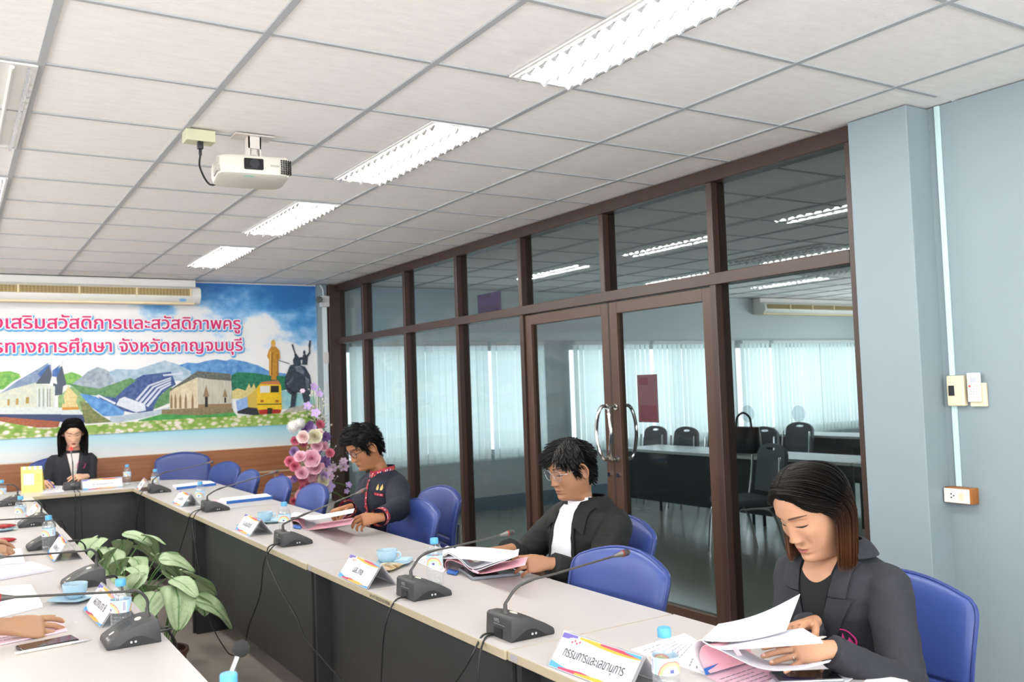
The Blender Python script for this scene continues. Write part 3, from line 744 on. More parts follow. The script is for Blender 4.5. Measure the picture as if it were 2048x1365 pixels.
for i in range(N):
    for j in range(NR):
        a0, a1 = 2*PI*i/N, 2*PI*(i+1)/N; z0, z1 = 0.073 + 0.037*j/NR, 0.073 + 0.037*(j+1)/NR
        q = i % 48; c = 1; v = j/NR
        if q < 7: c = 5 if (q in (2, 4) and 0.15 < v < 0.85) else 0
        elif q >= 10:
            d = math.hypot((q - 28)/17.0, (v + 0.15)/1.0); c = 2 if 0.86 < d < 0.98 else 3 if 0.74 < d <= 0.86 else 4 if 0.64 < d <= 0.74 else 1
            if d <= 0.5 and v < 0.6: c = 0
            if math.hypot((q - 28)/3.0, (v - 0.2)/0.12) < 1: c = 5
        r = 0.0309
        lb.mi(c); lb.add([(r*math.cos(a0), r*math.sin(a0), z0), (r*math.cos(a1), r*math.sin(a1), z0), (r*math.cos(a1), r*math.sin(a1), z1), (r*math.cos(a0), r*math.sin(a0), z1)], [(0, 1, 2, 3)])
BOTL = lb.mesh('paper_label', LABC, smooth=40, weld=True)
def bottle(label, x, y, rz=0.0, z=TZ):
    o = thing('water_bottle', label, 'bottle', (x, y, z), rz, 'water bottles with sky blue caps')
    link('bottle_body', BOT, o); link('bottle_cap', BOTCAP, o); link('paper_label', BOTL, o); link('water', BOTW, o)
    return o
q = at(1328, 1256, 2, TZ + 0.170)
bottle('water bottle nearest the camera on the right, behind the large name sign', q.x, q.y, 2.6)
q = at(868, 1077, 2, TZ + 0.170); bottle('water bottle behind the microphone of the man in black', q.x, q.y, 2.2)
q = at(568, 1005, 2, TZ + 0.170); bottle('water bottle left of the pink booklet of the man in navy', q.x, q.y, 2.4)
q = at(400, 964, 2, TZ + 0.170); bottle('water bottle by the nearer flat booklet on the right row', q.x, q.y, 2.3)
q = at(310, 939, 2, TZ + 0.170); bottle('water bottle behind the microphone at the far right corner', q.x, q.y, 2.3)
q = at(254, 930, 2, TZ + 0.170); bottle('water bottle right of the wide name sign on the far table', q.x, q.y, 2.0)
q = at(241, 1159, 2, TZ + 0.170); bottle('water bottle nearest the camera on the left table', q.x, q.y, 1.5)
q = at(97, 1032, 2, TZ + 0.170); bottle('second water bottle of the left row, in front of a half-hidden microphone', q.x, q.y, 1.9)
q = at(41, 993, 2, TZ + 0.170); bottle('third water bottle of the left row', q.x, q.y, 2.2)
q = at(3, 961, 2, TZ + 0.170); bottle('farthest water bottle of the left row, cut by the photo edge', q.x, q.y, 2.2)
q = at(457, 1348, 2, TZ + 0.225)
bottle('water bottle whose blue cap alone shows at the bottom edge', q.x, q.y, 2.0, TZ + 0.055)
MB().lathe([(0.055, 0), (0.06, 0.005), (0.06, 0.05), (0.052, 0.055)], 28).build('stand', M_blk)
k = bpy.data.objects['stand']; k.location = (q.x, q.y, TZ); k.name = 'bottle_riser'; tag(k, 'low black riser under the bottle at the bottom edge', 'stand')
# little microphone with a foam ball behind that bottle
o = thing('foam_ball_microphone', 'black foam ball microphone on a silver stem above the bottom edge cap', 'microphone', (0.20, -1.62, TZ))
b = at(482, 1298, 1, -1.64); s0 = V((0.135, -1.66, TZ + 0.02))
s1 = at(464, 1345, 1, -1.645)
MB().ball(b, 0.0165, 20, 14).build('foam_ball', mat('black_foam', '#2a2a2b', 0.95, bump=0.6, bscale=900), o, world=True)
MB().tube([b, s1 + (s1-b)*0.1], [0.0052, 0.0052], 12).build('silver_stem', mat('satin_steel', '#c9cbce', 0.25, metal=0.9), o, world=True)
MB().tube([s1, s1 - V((0, 0, 0.05)), V((s1.x, s1.y, TZ + 0.02))], [0.004, 0.004, 0.004], 8).lathe([(0.05, 0), (0.05, 0.018), (0.01, 0.024)], 24, Matrix.Translation((s1.x, s1.y, TZ))).build('stem_base', M_blk, o, world=True)

# ------------------------------------------------------------------ cups and saucers
M_cup = mat('pale_blue_ceramic', '#a6c3d3', 0.25, spec=0.5)
cp = MB().lathe([(0.022, 0), (0.024, 0.003), (0.034, 0.010), (0.041, 0.028), (0.0432, 0.052), (0.0425, 0.0525), (0.041, 0.050), (0.0385, 0.028), (0.031, 0.012), (0.005, 0.009)], 32)
CUP = cp.mesh('cup_bowl', M_cup, smooth=50)
CUPH = MB().tube(cr([(0.040, 0, 0.043), (0.056, 0, 0.044), (0.063, 0, 0.034), (0.055, 0, 0.022), (0.038, 0, 0.018)], 6), 0.0042, 8).mesh('cup_handle', M_cup)
CUPT = MB().lathe([(0.0395, 0.0385), (0.0395, 0.0388)], 24).mesh('tea', mat('tea', '#5b3b22', 0.1), smooth=None)
def saucer_mesh():
    mb = MB()
    def S(i, j, top):
        a = 2*PI*i; r = j
        c, s = math.cos(a), math.sin(a); k = 1 / (abs(c)**5 + abs(s)**5) ** 0.2
        R = 0.072 * r * k
        z = (0.003 if top else 0.0) + 0.012 * sm(0.55, 1.0, r)
        return (R*c, R*s, z)
    mb.grid(lambda i, j: S(i, max(j, 0.001), True), 40, 8, wu=True); mb.grid(lambda i, j: S(i, max(j, 0.001), False), 40, 8, wu=True, flip=True)
    mb.add([S(i/40, 1, t) for i in range(40) for t in (True, False)], [(2*i, 2*i+1, (2*i+3) % 80, (2*i+2) % 80) for i in range(40)])
    return mb.mesh('saucer', M_cup, smooth=50, weld=True)
SAU = saucer_mesh()
def cup_set(where, x, y, rz, sx=0.0, sy=0.0, cup=True):
    s = link('saucer', SAU); s.location = (x + sx, y + sy, TZ + 0.0005); s.rotation_euler = (0, 0, rz); tag(s, 'pale blue square saucer ' + where, 'saucer', 'pale blue saucers')
    if cup:
        o = thing('teacup', 'pale blue teacup on its saucer ' + where, 'cup', (x, y, TZ + 0.0045), rz - 0.3, 'pale blue teacups')
        link('cup_bowl', CUP, o); link('cup_handle', CUPH, o); link('tea', CUPT, o)
cup_set('beside the nearer name sign of the right row', 1.275, 0.10, -0.6, 0.02, -0.03)
cup_set('near the man in navy', 1.245, 1.70, -0.5, 0.02, -0.03)
cup_set('on the left table', 0.117, 0.285, 2.4, -0.005, -0.03)
cup_set('under the far red packet on the left row', -0.02, 2.52, 0.2, cup=False)
# packets
def packet(label, x, y, z, rz, col, sx=0.055, sy=0.04, name='snack_packet', col2=None):
    mb = MB()
    def S(u, v, sd):
        a = 2*u-1; b = 2*v-1
        t = 0.011 * max(0, 1-abs(a)**3)**0.7 * max(0, 1-abs(b)**4)**0.6 * (1 + 0.35*noise.noise(V((a*3, b*3, x*9))))
        return (a*sx, b*sy*(1 + 0.03*math.sin(9*a)), sd*t)
    mb.grid(lambda u, v: S(u, v, 1), 18, 14); mb.grid(lambda u, v: S(u, v, -1), 18, 14, flip=True)
    m = mat('foil_' + col.strip('#'), col, 0.25, spec=0.6, col2=col2 or col, nscale=30)
    o = mb.build(name, m, smooth=60, weld=True, loc=(x, y, z + 0.012)); o.rotation_euler = (0, 0, rz)
    tag(o, label, 'packet', 'snack packets'); return o
packet('crumpled brown and gold snack packet behind the name sign near the second cup', 1.225, -0.02, TZ, 0.7, '#8a6a3e', 0.06, 0.045, col2='#d8c9a8')
packet('shiny white snack packet behind the sign near the man in navy', 1.12, 1.62, TZ, 0.7, '#cfe0ea', col2='#6aa2c6')
packet('red snack packet lying on the far left saucer', -0.01, 2.52, TZ + 0.014, 0.5, '#a8252c', 0.06, 0.04, col2='#7e1a20')
packet('red snack packet behind the hands on the left row', -0.03, 2.02, TZ, 0.3, '#b4262e', 0.055, 0.03, col2='#8a1c22')
# ------------------------------------------------------------------ mural on the far wall
def ramp_mat(name, build):
    m = bpy.data.materials.new(name); m.use_nodes = True; nt = m.node_tree
    b = nt.nodes['Principled BSDF']; b.inputs['Roughness'].default_value = 0.45; b.inputs['Specular IOR Level'].default_value = 0.35
    build(nt, nt.nodes, nt.links, b); MATS[name] = m; return m
def sky_print(nt, n, L, b):
    tc = n.new('ShaderNodeTexCoord'); sp = n.new('ShaderNodeSeparateXYZ'); L.new(tc.outputs['Object'], sp.inputs[0])
    def math_(op, a, c=None, d=None):
        x = n.new('ShaderNodeMath'); x.operation = op
        for i, v in enumerate((a, c, d)):
            if v is None: continue
            if isinstance(v, (int, float)): x.inputs[i].default_value = v
            else: L.new(v, x.inputs[i])
        return x.outputs[0]
    X, Z = sp.outputs['X'], sp.outputs['Z']
    ns = n.new('ShaderNodeTexNoise'); ns.inputs['Scale'].default_value = 2.3; ns.inputs['Detail'].default_value = 7; ns.inputs['Roughness'].default_value = 0.55
    mp = n.new('ShaderNodeMapping'); mp.inputs['Scale'].default_value = (1, 1, 1.5); mp.inputs['Location'].default_value = (0.3, 0, 0.2); L.new(tc.outputs['Object'], mp.inputs[0]); L.new(mp.outputs[0], ns.inputs['Vector'])
    # printed blue sky: strongest at the upper right, thinning to white cloud
    right = math_('MULTIPLY_ADD', X, 0.62, -0.95)
    up = math_('MULTIPLY_ADD', Z, 1.9, -4.15)
    t = math_('ADD', math_('MINIMUM', right, 0.85), up)
    t = math_('ADD', t, math_('MULTIPLY_ADD', ns.outputs['Fac'], 3.0, -1.75))
    r = n.new('ShaderNodeValToRGB'); e = r.color_ramp.elements
    e[0].position = 0.0; e[0].color = lin('#e4e3e4'); e[1].position = 1.0; e[1].color = lin('#2f70b2')
    for p, c in ((0.12, '#cfdbe6'), (0.3, '#8fbbe0'), (0.6, '#4f92cb')): q = e.new(p); q.color = lin(c)
    L.new(t, r.inputs['Fac'])
    L.new(r.outputs['Color'], b.inputs['Base Color'])
M_sky = ramp_mat('printed_sky', sky_print)
def water_print(nt, n, L, b):
    tc = n.new('ShaderNodeTexCoord'); sp = n.new('ShaderNodeSeparateXYZ'); L.new(tc.outputs['Object'], sp.inputs[0])
    mr = n.new('ShaderNodeMapRange'); mr.inputs[1].default_value = 0.93; mr.inputs[2].default_value = 1.29; L.new(sp.outputs['Z'], mr.inputs[0])
    ad = n.new('ShaderNodeMath'); ad.operation = 'MULTIPLY_ADD'; ad.inputs[1].default_value = 0.085; ad.inputs[2].default_value = -0.12; L.new(sp.outputs['X'], ad.inputs[0])
    sm_ = n.new('ShaderNodeMath'); sm_.operation = 'ADD'; L.new(mr.outputs[0], sm_.inputs[0]); L.new(ad.outputs[0], sm_.inputs[1])
    r = n.new('ShaderNodeValToRGB'); e = r.color_ramp.elements; e[0].position = 0.1; e[0].color = lin('#dfe2e3'); e[1].position = 1.0; e[1].color = lin('#3fa9cf')
    q = e.new(0.5); q.color = lin('#b4dbe6'); q = e.new(0.75); q.color = lin('#86c9e0')
    L.new(sm_.outputs[0], r.inputs['Fac']); L.new(r.outputs['Color'], b.inputs['Base Color'])
M_water = ramp_mat('printed_water', water_print)
def flower_print(nt, n, L, b):
    tc = n.new('ShaderNodeTexCoord'); mp = n.new('ShaderNodeMapping'); mp.inputs['Scale'].default_value = (1, 0, 1.7); L.new(tc.outputs['Object'], mp.inputs[0])
    vo = n.new('ShaderNodeTexVoronoi'); vo.inputs['Scale'].default_value = 17; L.new(mp.outputs[0], vo.inputs['Vector'])
    r = n.new('ShaderNodeValToRGB'); e = r.color_ramp.elements; e[0].position = 0.0; e[0].color = lin('#f0e6df'); e[1].position = 0.62; e[1].color = lin('#8fae58')
    q = e.new(0.36); q.color = lin('#e6ddd6'); q = e.new(0.46); q.color = lin('#b9c07c')
    L.new(vo.outputs['Distance'], r.inputs['Fac'])
    ns = n.new('ShaderNodeTexNoise'); ns.inputs['Scale'].default_value = 9; L.new(tc.outputs['Object'], ns.inputs['Vector'])
    r2 = n.new('ShaderNodeValToRGB'); r2.color_ramp.elements[0].position = 0.4; r2.color_ramp.elements[0].color = (1, 1, 1, 1); r2.color_ramp.elements[1].position = 0.62; r2.color_ramp.elements[1].color = lin('#b9d07a')
    L.new(ns.outputs['Fac'], r2.inputs['Fac'])
    mx = n.new('ShaderNodeMixRGB'); mx.blend_type = 'MULTIPLY'; mx.inputs[0].default_value = 0.8; L.new(r.outputs['Color'], mx.inputs[1]); L.new(r2.outputs['Color'], mx.inputs[2])
    L.new(mx.outputs[0], b.inputs['Base Color'])
M_flow = ramp_mat('printed_flower_meadow', flower_print)
def PM(name, c, c2=None, s=14, stretch=None): return mat('print_' + name, c, 0.5, spec=0.3, col2=c2, nscale=s*2.2, stretch=stretch, detail=9.0)
XM0, XM1, ZM0 = -3.5, 3.095, 0.935
mural = thing('wall_mural', 'printed wall mural of sky, temples, dam and train with pink Thai lettering', 'mural', (0, YM, 0))
MB().box(XM0, XM1, YM - 0.004, YM - 0.0005, ZM0, H - 0.012).build('sky_panel', M_sky, mural, smooth=None)
bpy.data.objects['sky_panel'].matrix_parent_inverse = Matrix.Translation((0, -YM, 0))
Y8 = lambda p: (p[0]*0.16602, 700 + p[1]*0.16602)
Y7 = lambda p: (330 + p[0]*0.16121, 640 + p[1]*0.16121)
Y1 = lambda p: (p[0]*0.34213, 520 + p[1]*0.34213)
LAY = [0]
def MP(name, items, xf):
    """one printed motif: a list of (material, polygon...) laid over one another"""
    mb = MB(); ms = []
    for m, *polys in items:
        if m not in ms: ms.append(m)
        mb.mi(ms.index(m)); LAY[0] += 1
        y = YM - 0.0045 - 0.00022 * LAY[0]
        for pl in polys:
            pts = [at(*xf(p), 1, y) for p in pl]
            n = len(pts)
            mb.add(pts + [(p.x, YM - 0.003, p.z) for p in pts], [tuple(range(n))] + [(i, (i+1) % n, n + (i+1) % n, n + i) for i in range(n)])
    return mb.build(name, ms, mural, world=True, smooth=None)
def XZ(name, m, pts, y):
    return MB().add([(x, y, z) for x, z in pts], [tuple(range(len(pts)))]).build(name, m, mural, world=True, smooth=None)
MP('printed_lake', [(M_water, [(-2600, 1060), (0, 1050), (700, 1012), (1100, 990), (1850, 955), (1850, 1085), (1700, 1090), (1150, 1130), (0, 1190), (-2600, 1330)])], Y1)
LAY[0] += 1
MP('printed_blue_mountains', [(PM('mount', '#6f9fcb', '#4379b3', 9), [(100, 700), (150, 570), (280, 530), (400, 540), (520, 508), (640, 490), (760, 508), (820, 488), (1000, 520), (1160, 568), (1300, 640), (1510, 670), (1510, 760), (820, 760), (230, 760)])], Y7)
MP('printed_forest', [(PM('forest', '#2f7a57', '#1f5d4c', 16), [(820, 690), (900, 650), (1100, 660), (1280, 690), (1500, 700), (1560, 860), (1440, 880), (830, 880)]),
                      (PM('shore', '#7fb9c4', '#a4c9c6', 6), [(1430, 870), (1600, 900), (1880, 960), (1880, 1110), (1430, 1110)]),
                      (PM('path', '#b9b4aa', '#a7a196', 12), [(1440, 1215), (1440, 1160), (1540, 1100), (1720, 1055), (1880, 1040), (1880, 1240)])], Y7)
MP('printed_trees', [(PM('tree', '#8fbb63', '#5d9a4c', 14), [(-1200, 300), (0, 265), (120, 255), (230, 290), (250, 330), (130, 400), (40, 480), (-1200, 500)], [(760, 300), (860, 268), (960, 300), (1030, 350), (900, 430), (780, 420)]),
                     (PM('grass_far', '#9db585', '#7f9f66', 12), [(700, 560), (860, 440), (1000, 520), (1040, 640), (980, 760), (700, 700)])], Y8)
MP('printed_grey_mountains', [(PM('rock', '#a9b3bb', '#8494a3', 12), [(840, 430), (980, 330), (1060, 260), (1170, 208), (1260, 230), (1380, 300), (1430, 400), (1240, 520), (1000, 500)]),
                              (PM('rock_far', '#b5c4cf', '#8ea8bd', 9), [(1300, 270), (1400, 232), (1640, 240), (1820, 180), (1990, 128), (2150, 180), (2300, 260), (2300, 380), (1700, 360), (1420, 430)])], Y8)
MP('printed_dam', [(PM('hill_navy', '#33457a', '#4f6390', 18), [(1180, 560), (1420, 450), (1580, 380), (1720, 305), (2060, 265), (2120, 420), (1960, 520), (1830, 760), (1600, 760), (1300, 700)]),
                   (PM('hill_green', '#6f9468', '#4f7a52', 18), [(820, 400), (1000, 440), (1200, 470), (1400, 400), (1560, 340), (1650, 365), (1500, 470), (1390, 575), (1230, 560), (1000, 540)], [(1850, 690), (1920, 560), (2060, 440), (2110, 560), (2050, 640), (1870, 715)]),
                   (PM('river', '#6e9fd3', '#4b7fbd', 10), [(960, 530), (1060, 540), (1150, 565), (1350, 655), (1500, 745), (1480, 800), (1250, 800), (1100, 690)]),
                   (PM('pipe', '#c8cedb'), [(1630, 605), (1790, 425), (2060, 330), (2060, 345), (1806, 440), (1655, 618)], [(1672, 628), (1840, 440), (2060, 352), (2060, 368), (1856, 454), (1700, 640)],
                    [(1716, 650), (1890, 455), (2060, 380), (2060, 398), (1908, 470), (1742, 665)], [(1758, 675), (1935, 470), (2060, 405), (2060, 424), (1955, 482), (1785, 690)], [(1960, 300), (2200, 270), (2200, 300), (1970, 318)]),
                   (PM('power_house', '#dfe2ea', '#c9cfdc', 20), [(1440, 590), (1500, 568), (1745, 655), (1758, 730), (1640, 755), (1400, 665)], [(1160, 550), (1190, 540), (1400, 640), (1380, 660)]),
                   (PM('road', '#b9c3cf', '#a7b4c2', 10), [(1320, 870), (1330, 800), (1500, 785), (1850, 735), (2250, 640), (2250, 690), (1820, 800), (1420, 880)])], Y8)
w_ = PM('temple_white', '#d9dcd8', '#c8cfd0', 20)
MP('printed_temple', [(PM('temple_wall', '#d6d6c2', '#c2c8bc', 18), [(-500, 640), (0, 515), (430, 395), (640, 440), (640, 710), (-500, 710)]),
                      (PM('temple_roof', '#8d9db3', '#7688a3', 14), [(-300, 640), (20, 515), (200, 380), (440, 240), (610, 140), (625, 330), (440, 395), (150, 470)]),
                      (PM('temple_blue', '#3f5f9d', '#5878ae', 14), [(450, 290), (600, 160), (600, 300), (520, 370)], [(630, 250), (745, 165), (740, 200), (690, 330), (630, 320)]),
                      (PM('temple_gable', '#4e5866'), [(430, 410), (590, 190), (625, 300), (600, 410)], [(680, 340), (745, 185), (800, 420), (760, 440), (690, 420)], [(640, 400), (760, 440), (750, 540), (650, 555)]),
                      (w_, [(575, 180), (632, 78), (612, 180)], [(705, 220), (765, 105), (748, 195)], *[[(x, 440), (x+22, 440), (x+22, 705), (x, 705)] for x in (440, 490, 540, 585, 640)]),
                      (PM('temple_shade', '#8f958c'), *[[(x, 470), (x+14, 470), (x+14, 690), (x, 690)] for x in (466, 516, 566)], [(595, 470), (608, 470), (608, 725), (595, 725)]),
                      (PM('temple_window', '#a98b4a'), *[[(x, y), (x+w2, y-8), (x+w2, y+70), (x, y+75)] for x, y, w2 in ((90, 600, 26), (190, 592, 32), (310, 575, 40))]),
                      (w_, [(-500, 700), (640, 690), (760, 700), (770, 780), (-500, 780)]),
                      (PM('plinth', '#3d4668'), [(-900, 775), (1000, 778), (1030, 880), (720, 868), (80, 815), (-900, 790)]),
                      (PM('soil', '#a8644c', '#93523c', 20), [(-900, 800), (60, 812), (720, 865), (700, 935), (220, 940), (-900, 900)])], Y8)
MP('printed_shrine', [(PM('shrine_cream', '#dfcf9a', '#cbb57e', 24), [(765, 560), (935, 555), (910, 650), (785, 650)], [(770, 560), (820, 425), (850, 470), (935, 560)], [(750, 650), (930, 645), (945, 700), (750, 700)]),
                      (PM('shrine_orange', '#c98b3c'), [(750, 695), (945, 690), (950, 725), (750, 728)]), (w_, [(740, 728), (960, 722), (1000, 782), (740, 782)]),
                      (PM('bush', '#8f8a5c', '#5d7046', 18), [(960, 620), (1060, 640), (1120, 720), (1220, 790), (1350, 870), (1030, 890), (1000, 780)])], Y8)
MP('printed_ruin', [(PM('ruin_side', '#dccfb4', '#cabb9c', 12), [(60, 870), (200, 770), (400, 655), (415, 1095), (55, 1115)]),
                    (PM('ruin_front', '#c4beae', '#b0ab9c', 10, (3, 1, 0.6)), [(400, 650), (820, 690), (830, 1085), (412, 1095)]),
                    (PM('ruin_dark', '#4f5350', '#6d6f66', 20), [(60, 868), (400, 637), (520, 645), (812, 672), (822, 760), (560, 740), (400, 715), (120, 850), (62, 895)]),
                    (PM('ruin_brown', '#8b7357'), *[[(x-14, 1100), (x-14, 980), (x, 905+(400-x)*0.02), (x+14, 980), (x+14, 1100)] for x in (80, 130, 190, 258, 342)], [(470, 955), (510, 815), (552, 955)], [(716, 960), (742, 850), (780, 960)], [(412, 1095), (412, 1050), (830, 1040), (830, 1085)]),
                    (PM('ruin_door', '#2b2723'), [(495, 955), (532, 955), (532, 1085), (495, 1085)], [(735, 965), (760, 965), (760, 1030), (735, 1030)]),
                    (PM('ruin_base', '#77694f', '#8f7f60', 18), [(-40, 1115), (412, 1095), (830, 1080), (860, 1160), (420, 1195), (-40, 1175)]),
                    (PM('lawn', '#4f9c53', '#3f8547', 10), [(-330, 1250), (-40, 1170), (420, 1185), (860, 1150), (900, 1200), (700, 1250), (-330, 1300)])], Y7)
MP('printed_train', [(PM('old_wall', '#d9c98c', '#c2b478', 20), [(830, 980), (830, 890), (900, 850), (1000, 880), (1045, 790), (1070, 860), (1105, 790), (1140, 900), (1140, 980)]),
                     (PM('carriage', '#c9ab4e'), [(1015, 960), (1160, 830), (1160, 1110), (1030, 1085)]), (PM('carriage_blue', '#9fb9dd', '#7d9cd0', 20), [(880, 1005), (1020, 955), (1030, 1100), (900, 1135)]),
                     (PM('under_train', '#2f3136'), [(900, 1135), (1030, 1085), (1160, 1100), (1180, 1195), (900, 1160)], [(1160, 1045), (1445, 1040), (1445, 1052), (1160, 1057)]),
                     (PM('train_yellow', '#e6c02f', '#d8b024', 14), [(1140, 840), (1205, 775), (1400, 755), (1440, 820), (1452, 1100), (1425, 1190), (1180, 1192), (1140, 1085)]),
                     (PM('train_roof', '#b9744a'), [(1175, 800), (1205, 772), (1400, 752), (1440, 805)]),
                     (PM('train_window', '#d6d6cf'), [(1180, 825), (1300, 820), (1300, 903), (1182, 907)]), (PM('train_glass', '#2c2b22'), [(1312, 820), (1412, 818), (1414, 900), (1312, 903)], [(1145, 1045), (1446, 1040), (1446, 1052), (1145, 1057)], [(1270, 1095), (1330, 1095), (1330, 1190), (1270, 1190)]),
                     (PM('train_red', '#a12c2a'), [(1160, 1120), (1270, 1110), (1270, 1192), (1180, 1192)], [(1330, 1110), (1440, 1115), (1425, 1190), (1330, 1192)]),
                     (PM('train_lamp', '#a8602c'), [(1185, 995), (1225, 995), (1225, 1025), (1185, 1025)], [(1370, 995), (1410, 995), (1410, 1025), (1370, 1025)])], Y7)
el = [(1345 + 26*math.cos(a), 292 + 46*math.sin(a)) for a in [2*PI*k/16 for k in range(16)]]
MP('printed_golden_statue', [(PM('gold', '#bd8a35', '#a3722a', 20), [(1320, 330), (1370, 330), (1420, 380), (1428, 480), (1405, 500), (1408, 690), (1380, 700), (1385, 745), (1320, 745), (1325, 700), (1295, 690), (1295, 500), (1270, 450), (1290, 380)]), (PM('gold_light', '#d2a552'), el, [(1296, 400), (1318, 380), (1312, 690), (1298, 690)]),
                             (PM('gold_deep', '#8a5a20'), [(1322, 420), (1336, 400), (1332, 690), (1318, 690)], [(1392, 420), (1404, 440), (1402, 690), (1390, 690)])], Y7)
MP('printed_elephant', [(PM('elephant', '#3d4654', '#2c3440', 16), [(1488, 790), (1500, 700), (1540, 600), (1560, 560), (1640, 548), (1740, 585), (1800, 690), (1815, 800), (1790, 1045), (1730, 1045), (1700, 905), (1640, 900), (1612, 1080), (1535, 1095), (1560, 1075), (1572, 925), (1515, 840)],
                         [(1486, 770), (1496, 840), (1530, 905), (1580, 938), (1612, 905), (1590, 892), (1562, 880), (1535, 830), (1525, 770)],
                         [(1600, 560), (1590, 500), (1612, 455), (1640, 440), (1665, 470), (1700, 462), (1718, 468), (1712, 500), (1680, 500), (1690, 560)],
                         [(1612, 452), (1606, 430), (1618, 415), (1634, 425), (1640, 450)], [(1572, 305), (1590, 302), (1612, 385), (1630, 440), (1618, 442), (1600, 392)],
                         [(1700, 560), (1715, 470), (1710, 440), (1735, 425), (1760, 440), (1790, 400), (1786, 370), (1800, 372), (1806, 412), (1772, 462), (1765, 560)],
                         [(1718, 425), (1716, 395), (1730, 375), (1744, 395), (1742, 428)], [(1790, 372), (1782, 320), (1796, 252), (1812, 258), (1806, 330), (1800, 375)],
                         [(1410, 500), (1545, 540), (1545, 548), (1410, 506)]),
                        (PM('elephant_light', '#6d7888', '#525d6c', 12), [(1600, 580), (1680, 570), (1730, 640), (1720, 680), (1640, 640)], [(1740, 700), (1790, 740), (1775, 900), (1750, 820)], [(1495, 795), (1540, 770), (1590, 700), (1580, 760), (1520, 812)])], Y7)
LAY[0] += 1
MP('printed_meadow', [(M_flow, [(-2600, 880), (0, 945), (240, 985), (560, 965), (800, 945), (1100, 928), (1500, 908), (1850, 880), (1850, 955), (1100, 992), (700, 1014), (0, 1050), (-2600, 1080)])], Y1)
# lettering: blue shadow, white outline, crimson face
def lettering(body, part, base_px, right_px, left_px, zc, vs):
    """the visible part of the line runs from left_px to right_px; the whole line is written"""
    y = YM - 0.0045 - 0.00022 * (LAY[0] + 2)
    a = at(left_px, base_px[0], 1, y); b = at(right_px, base_px[1], 1, y)
    R = text_rects(part, 72); em = max(r[1] for r in R) - min(r[0] for r in R); sx = (b.x - a.x) / em; sy = sx * vs
    for nm, m, grow, dx, dz, dy in (('lettering_shadow', PM('letter_blue', '#4f9fd6'), 0.019, 0.006, -0.009, 0.0), ('lettering_outline', PM('letter_white', '#eceaec'), 0.0125, 0, 0, 0.0006), ('lettering_face', PM('letter_crimson', '#c8296a'), 0.0038, 0, 0, 0.0012)):
        mb = MB(); write(mb, body, frame((b.x + dx, y - dy, zc + dz), (1, 0, 0), (0, 0, 1)), sx, sy, grow, 'r', rows=72)
        mb.build(nm, m, mural, world=True, smooth=None)
z1 = at(300, 658.5, 1, YM).z; z2 = at(300, 703.5, 1, YM).z
lettering('สำนักงานส่งเสริมสวัสดิการและสวัสดิภาพครู', 'เสริมสวัสดิการและสวัสดิภาพครู', (658, 660), 481, 12, z1, 0.96)
lettering('และบุคลากรทางการศึกษา จังหวัดกาญจนบุรี', 'ทางการศึกษา จังหวัดกาญจนบุรี', (703, 705), 485, 11, z2, 0.96)

# wood wainscot below the mural
wn = thing('wood_wainscot', 'brown wood panelling along the wall below the mural', 'wall panelling', (0, YM, 0))
MB().box(-3.5, 3.095, YM - 0.012, YM - 0.001, 0.1, 0.93).build('groove_board', M_beige, wn, world=True, smooth=None)
zs = [(0.10, 0.42), (0.435, 0.665), (0.685, 0.925)]
for r, (za, zb) in enumerate(zs):
    x = -3.5 + (0.0 if r % 2 else 0.35); k = 0
    step = 1.22 if r == 2 else 0.61
    while x < 3.08:
        xe = min(x + step, 3.095)
        MB().box(x + 0.008, xe - 0.008, YM - 0.022, YM - 0.012, za, zb).build('wood_panel', M_wood, wn, world=True, smooth=None, bevel=0.003, seg=1)
        x += step
MB().box(-3.5, 3.095, YM - 0.018, YM - 0.001, 0.0, 0.1).build('skirting', M_wood_d, wn, world=True, smooth=None)

# pillar strip, trunking, camera in the far corner
MB().box(3.098, GX - 0.08, YM - 0.05, YM, 0, H).build('wall_corner_strip', M_wall, smooth=None)['kind'] = 'structure'
o = thing('cable_trunking', 'white cable trunking running down the far corner beside the glass', 'cable trunking', (3.165, YM - 0.05, 0))
MB().box(3.145, 3.192, YM - 0.075, YM - 0.0505, 0.05, H - 0.12).build('trunk', mat('white_pvc', '#d3dde2', 0.45), o, world=True, smooth=None, bevel=0.002)
MB().box(3.14, 3.198, YM - 0.082, YM - 0.0505, 1.78, 1.90).build('joint_cover', mat('grey_pvc', '#c9c6c6', 0.5), o, world=True, smooth=None, bevel=0.003)
MB().tube(cr([(3.12, YM - 0.07, H - 0.003), (3.15, YM - 0.068, H - 0.05), (3.16, YM - 0.067, H - 0.14)], 6), 0.008, 8).build('cable', MATS['white_pvc'], o, world=True)
o = thing('security_camera', 'small white security camera with black face in the far upper corner', 'camera', (3.16, YM - 0.08, 2.44))
MB().box(3.105, 3.195, YM - 0.15, YM - 0.0755, 2.385, 2.50).build('junction_box', MATS['grey_pvc'], o, world=True, smooth=None, bevel=0.004)
b = MB().tube([(3.12, YM - 0.15, 2.455), (3.05, YM - 0.24, 2.45)], [0.03, 0.033], 18)
b.build('camera_body', mat('white_plastic', '#d8d8d8', 0.4), o, world=True)
MB().tube([(3.05, YM - 0.24, 2.45), (3.042, YM - 0.253, 2.4493)], [0.034, 0.03], 18).build('lens_face', M_blk, o, world=True)

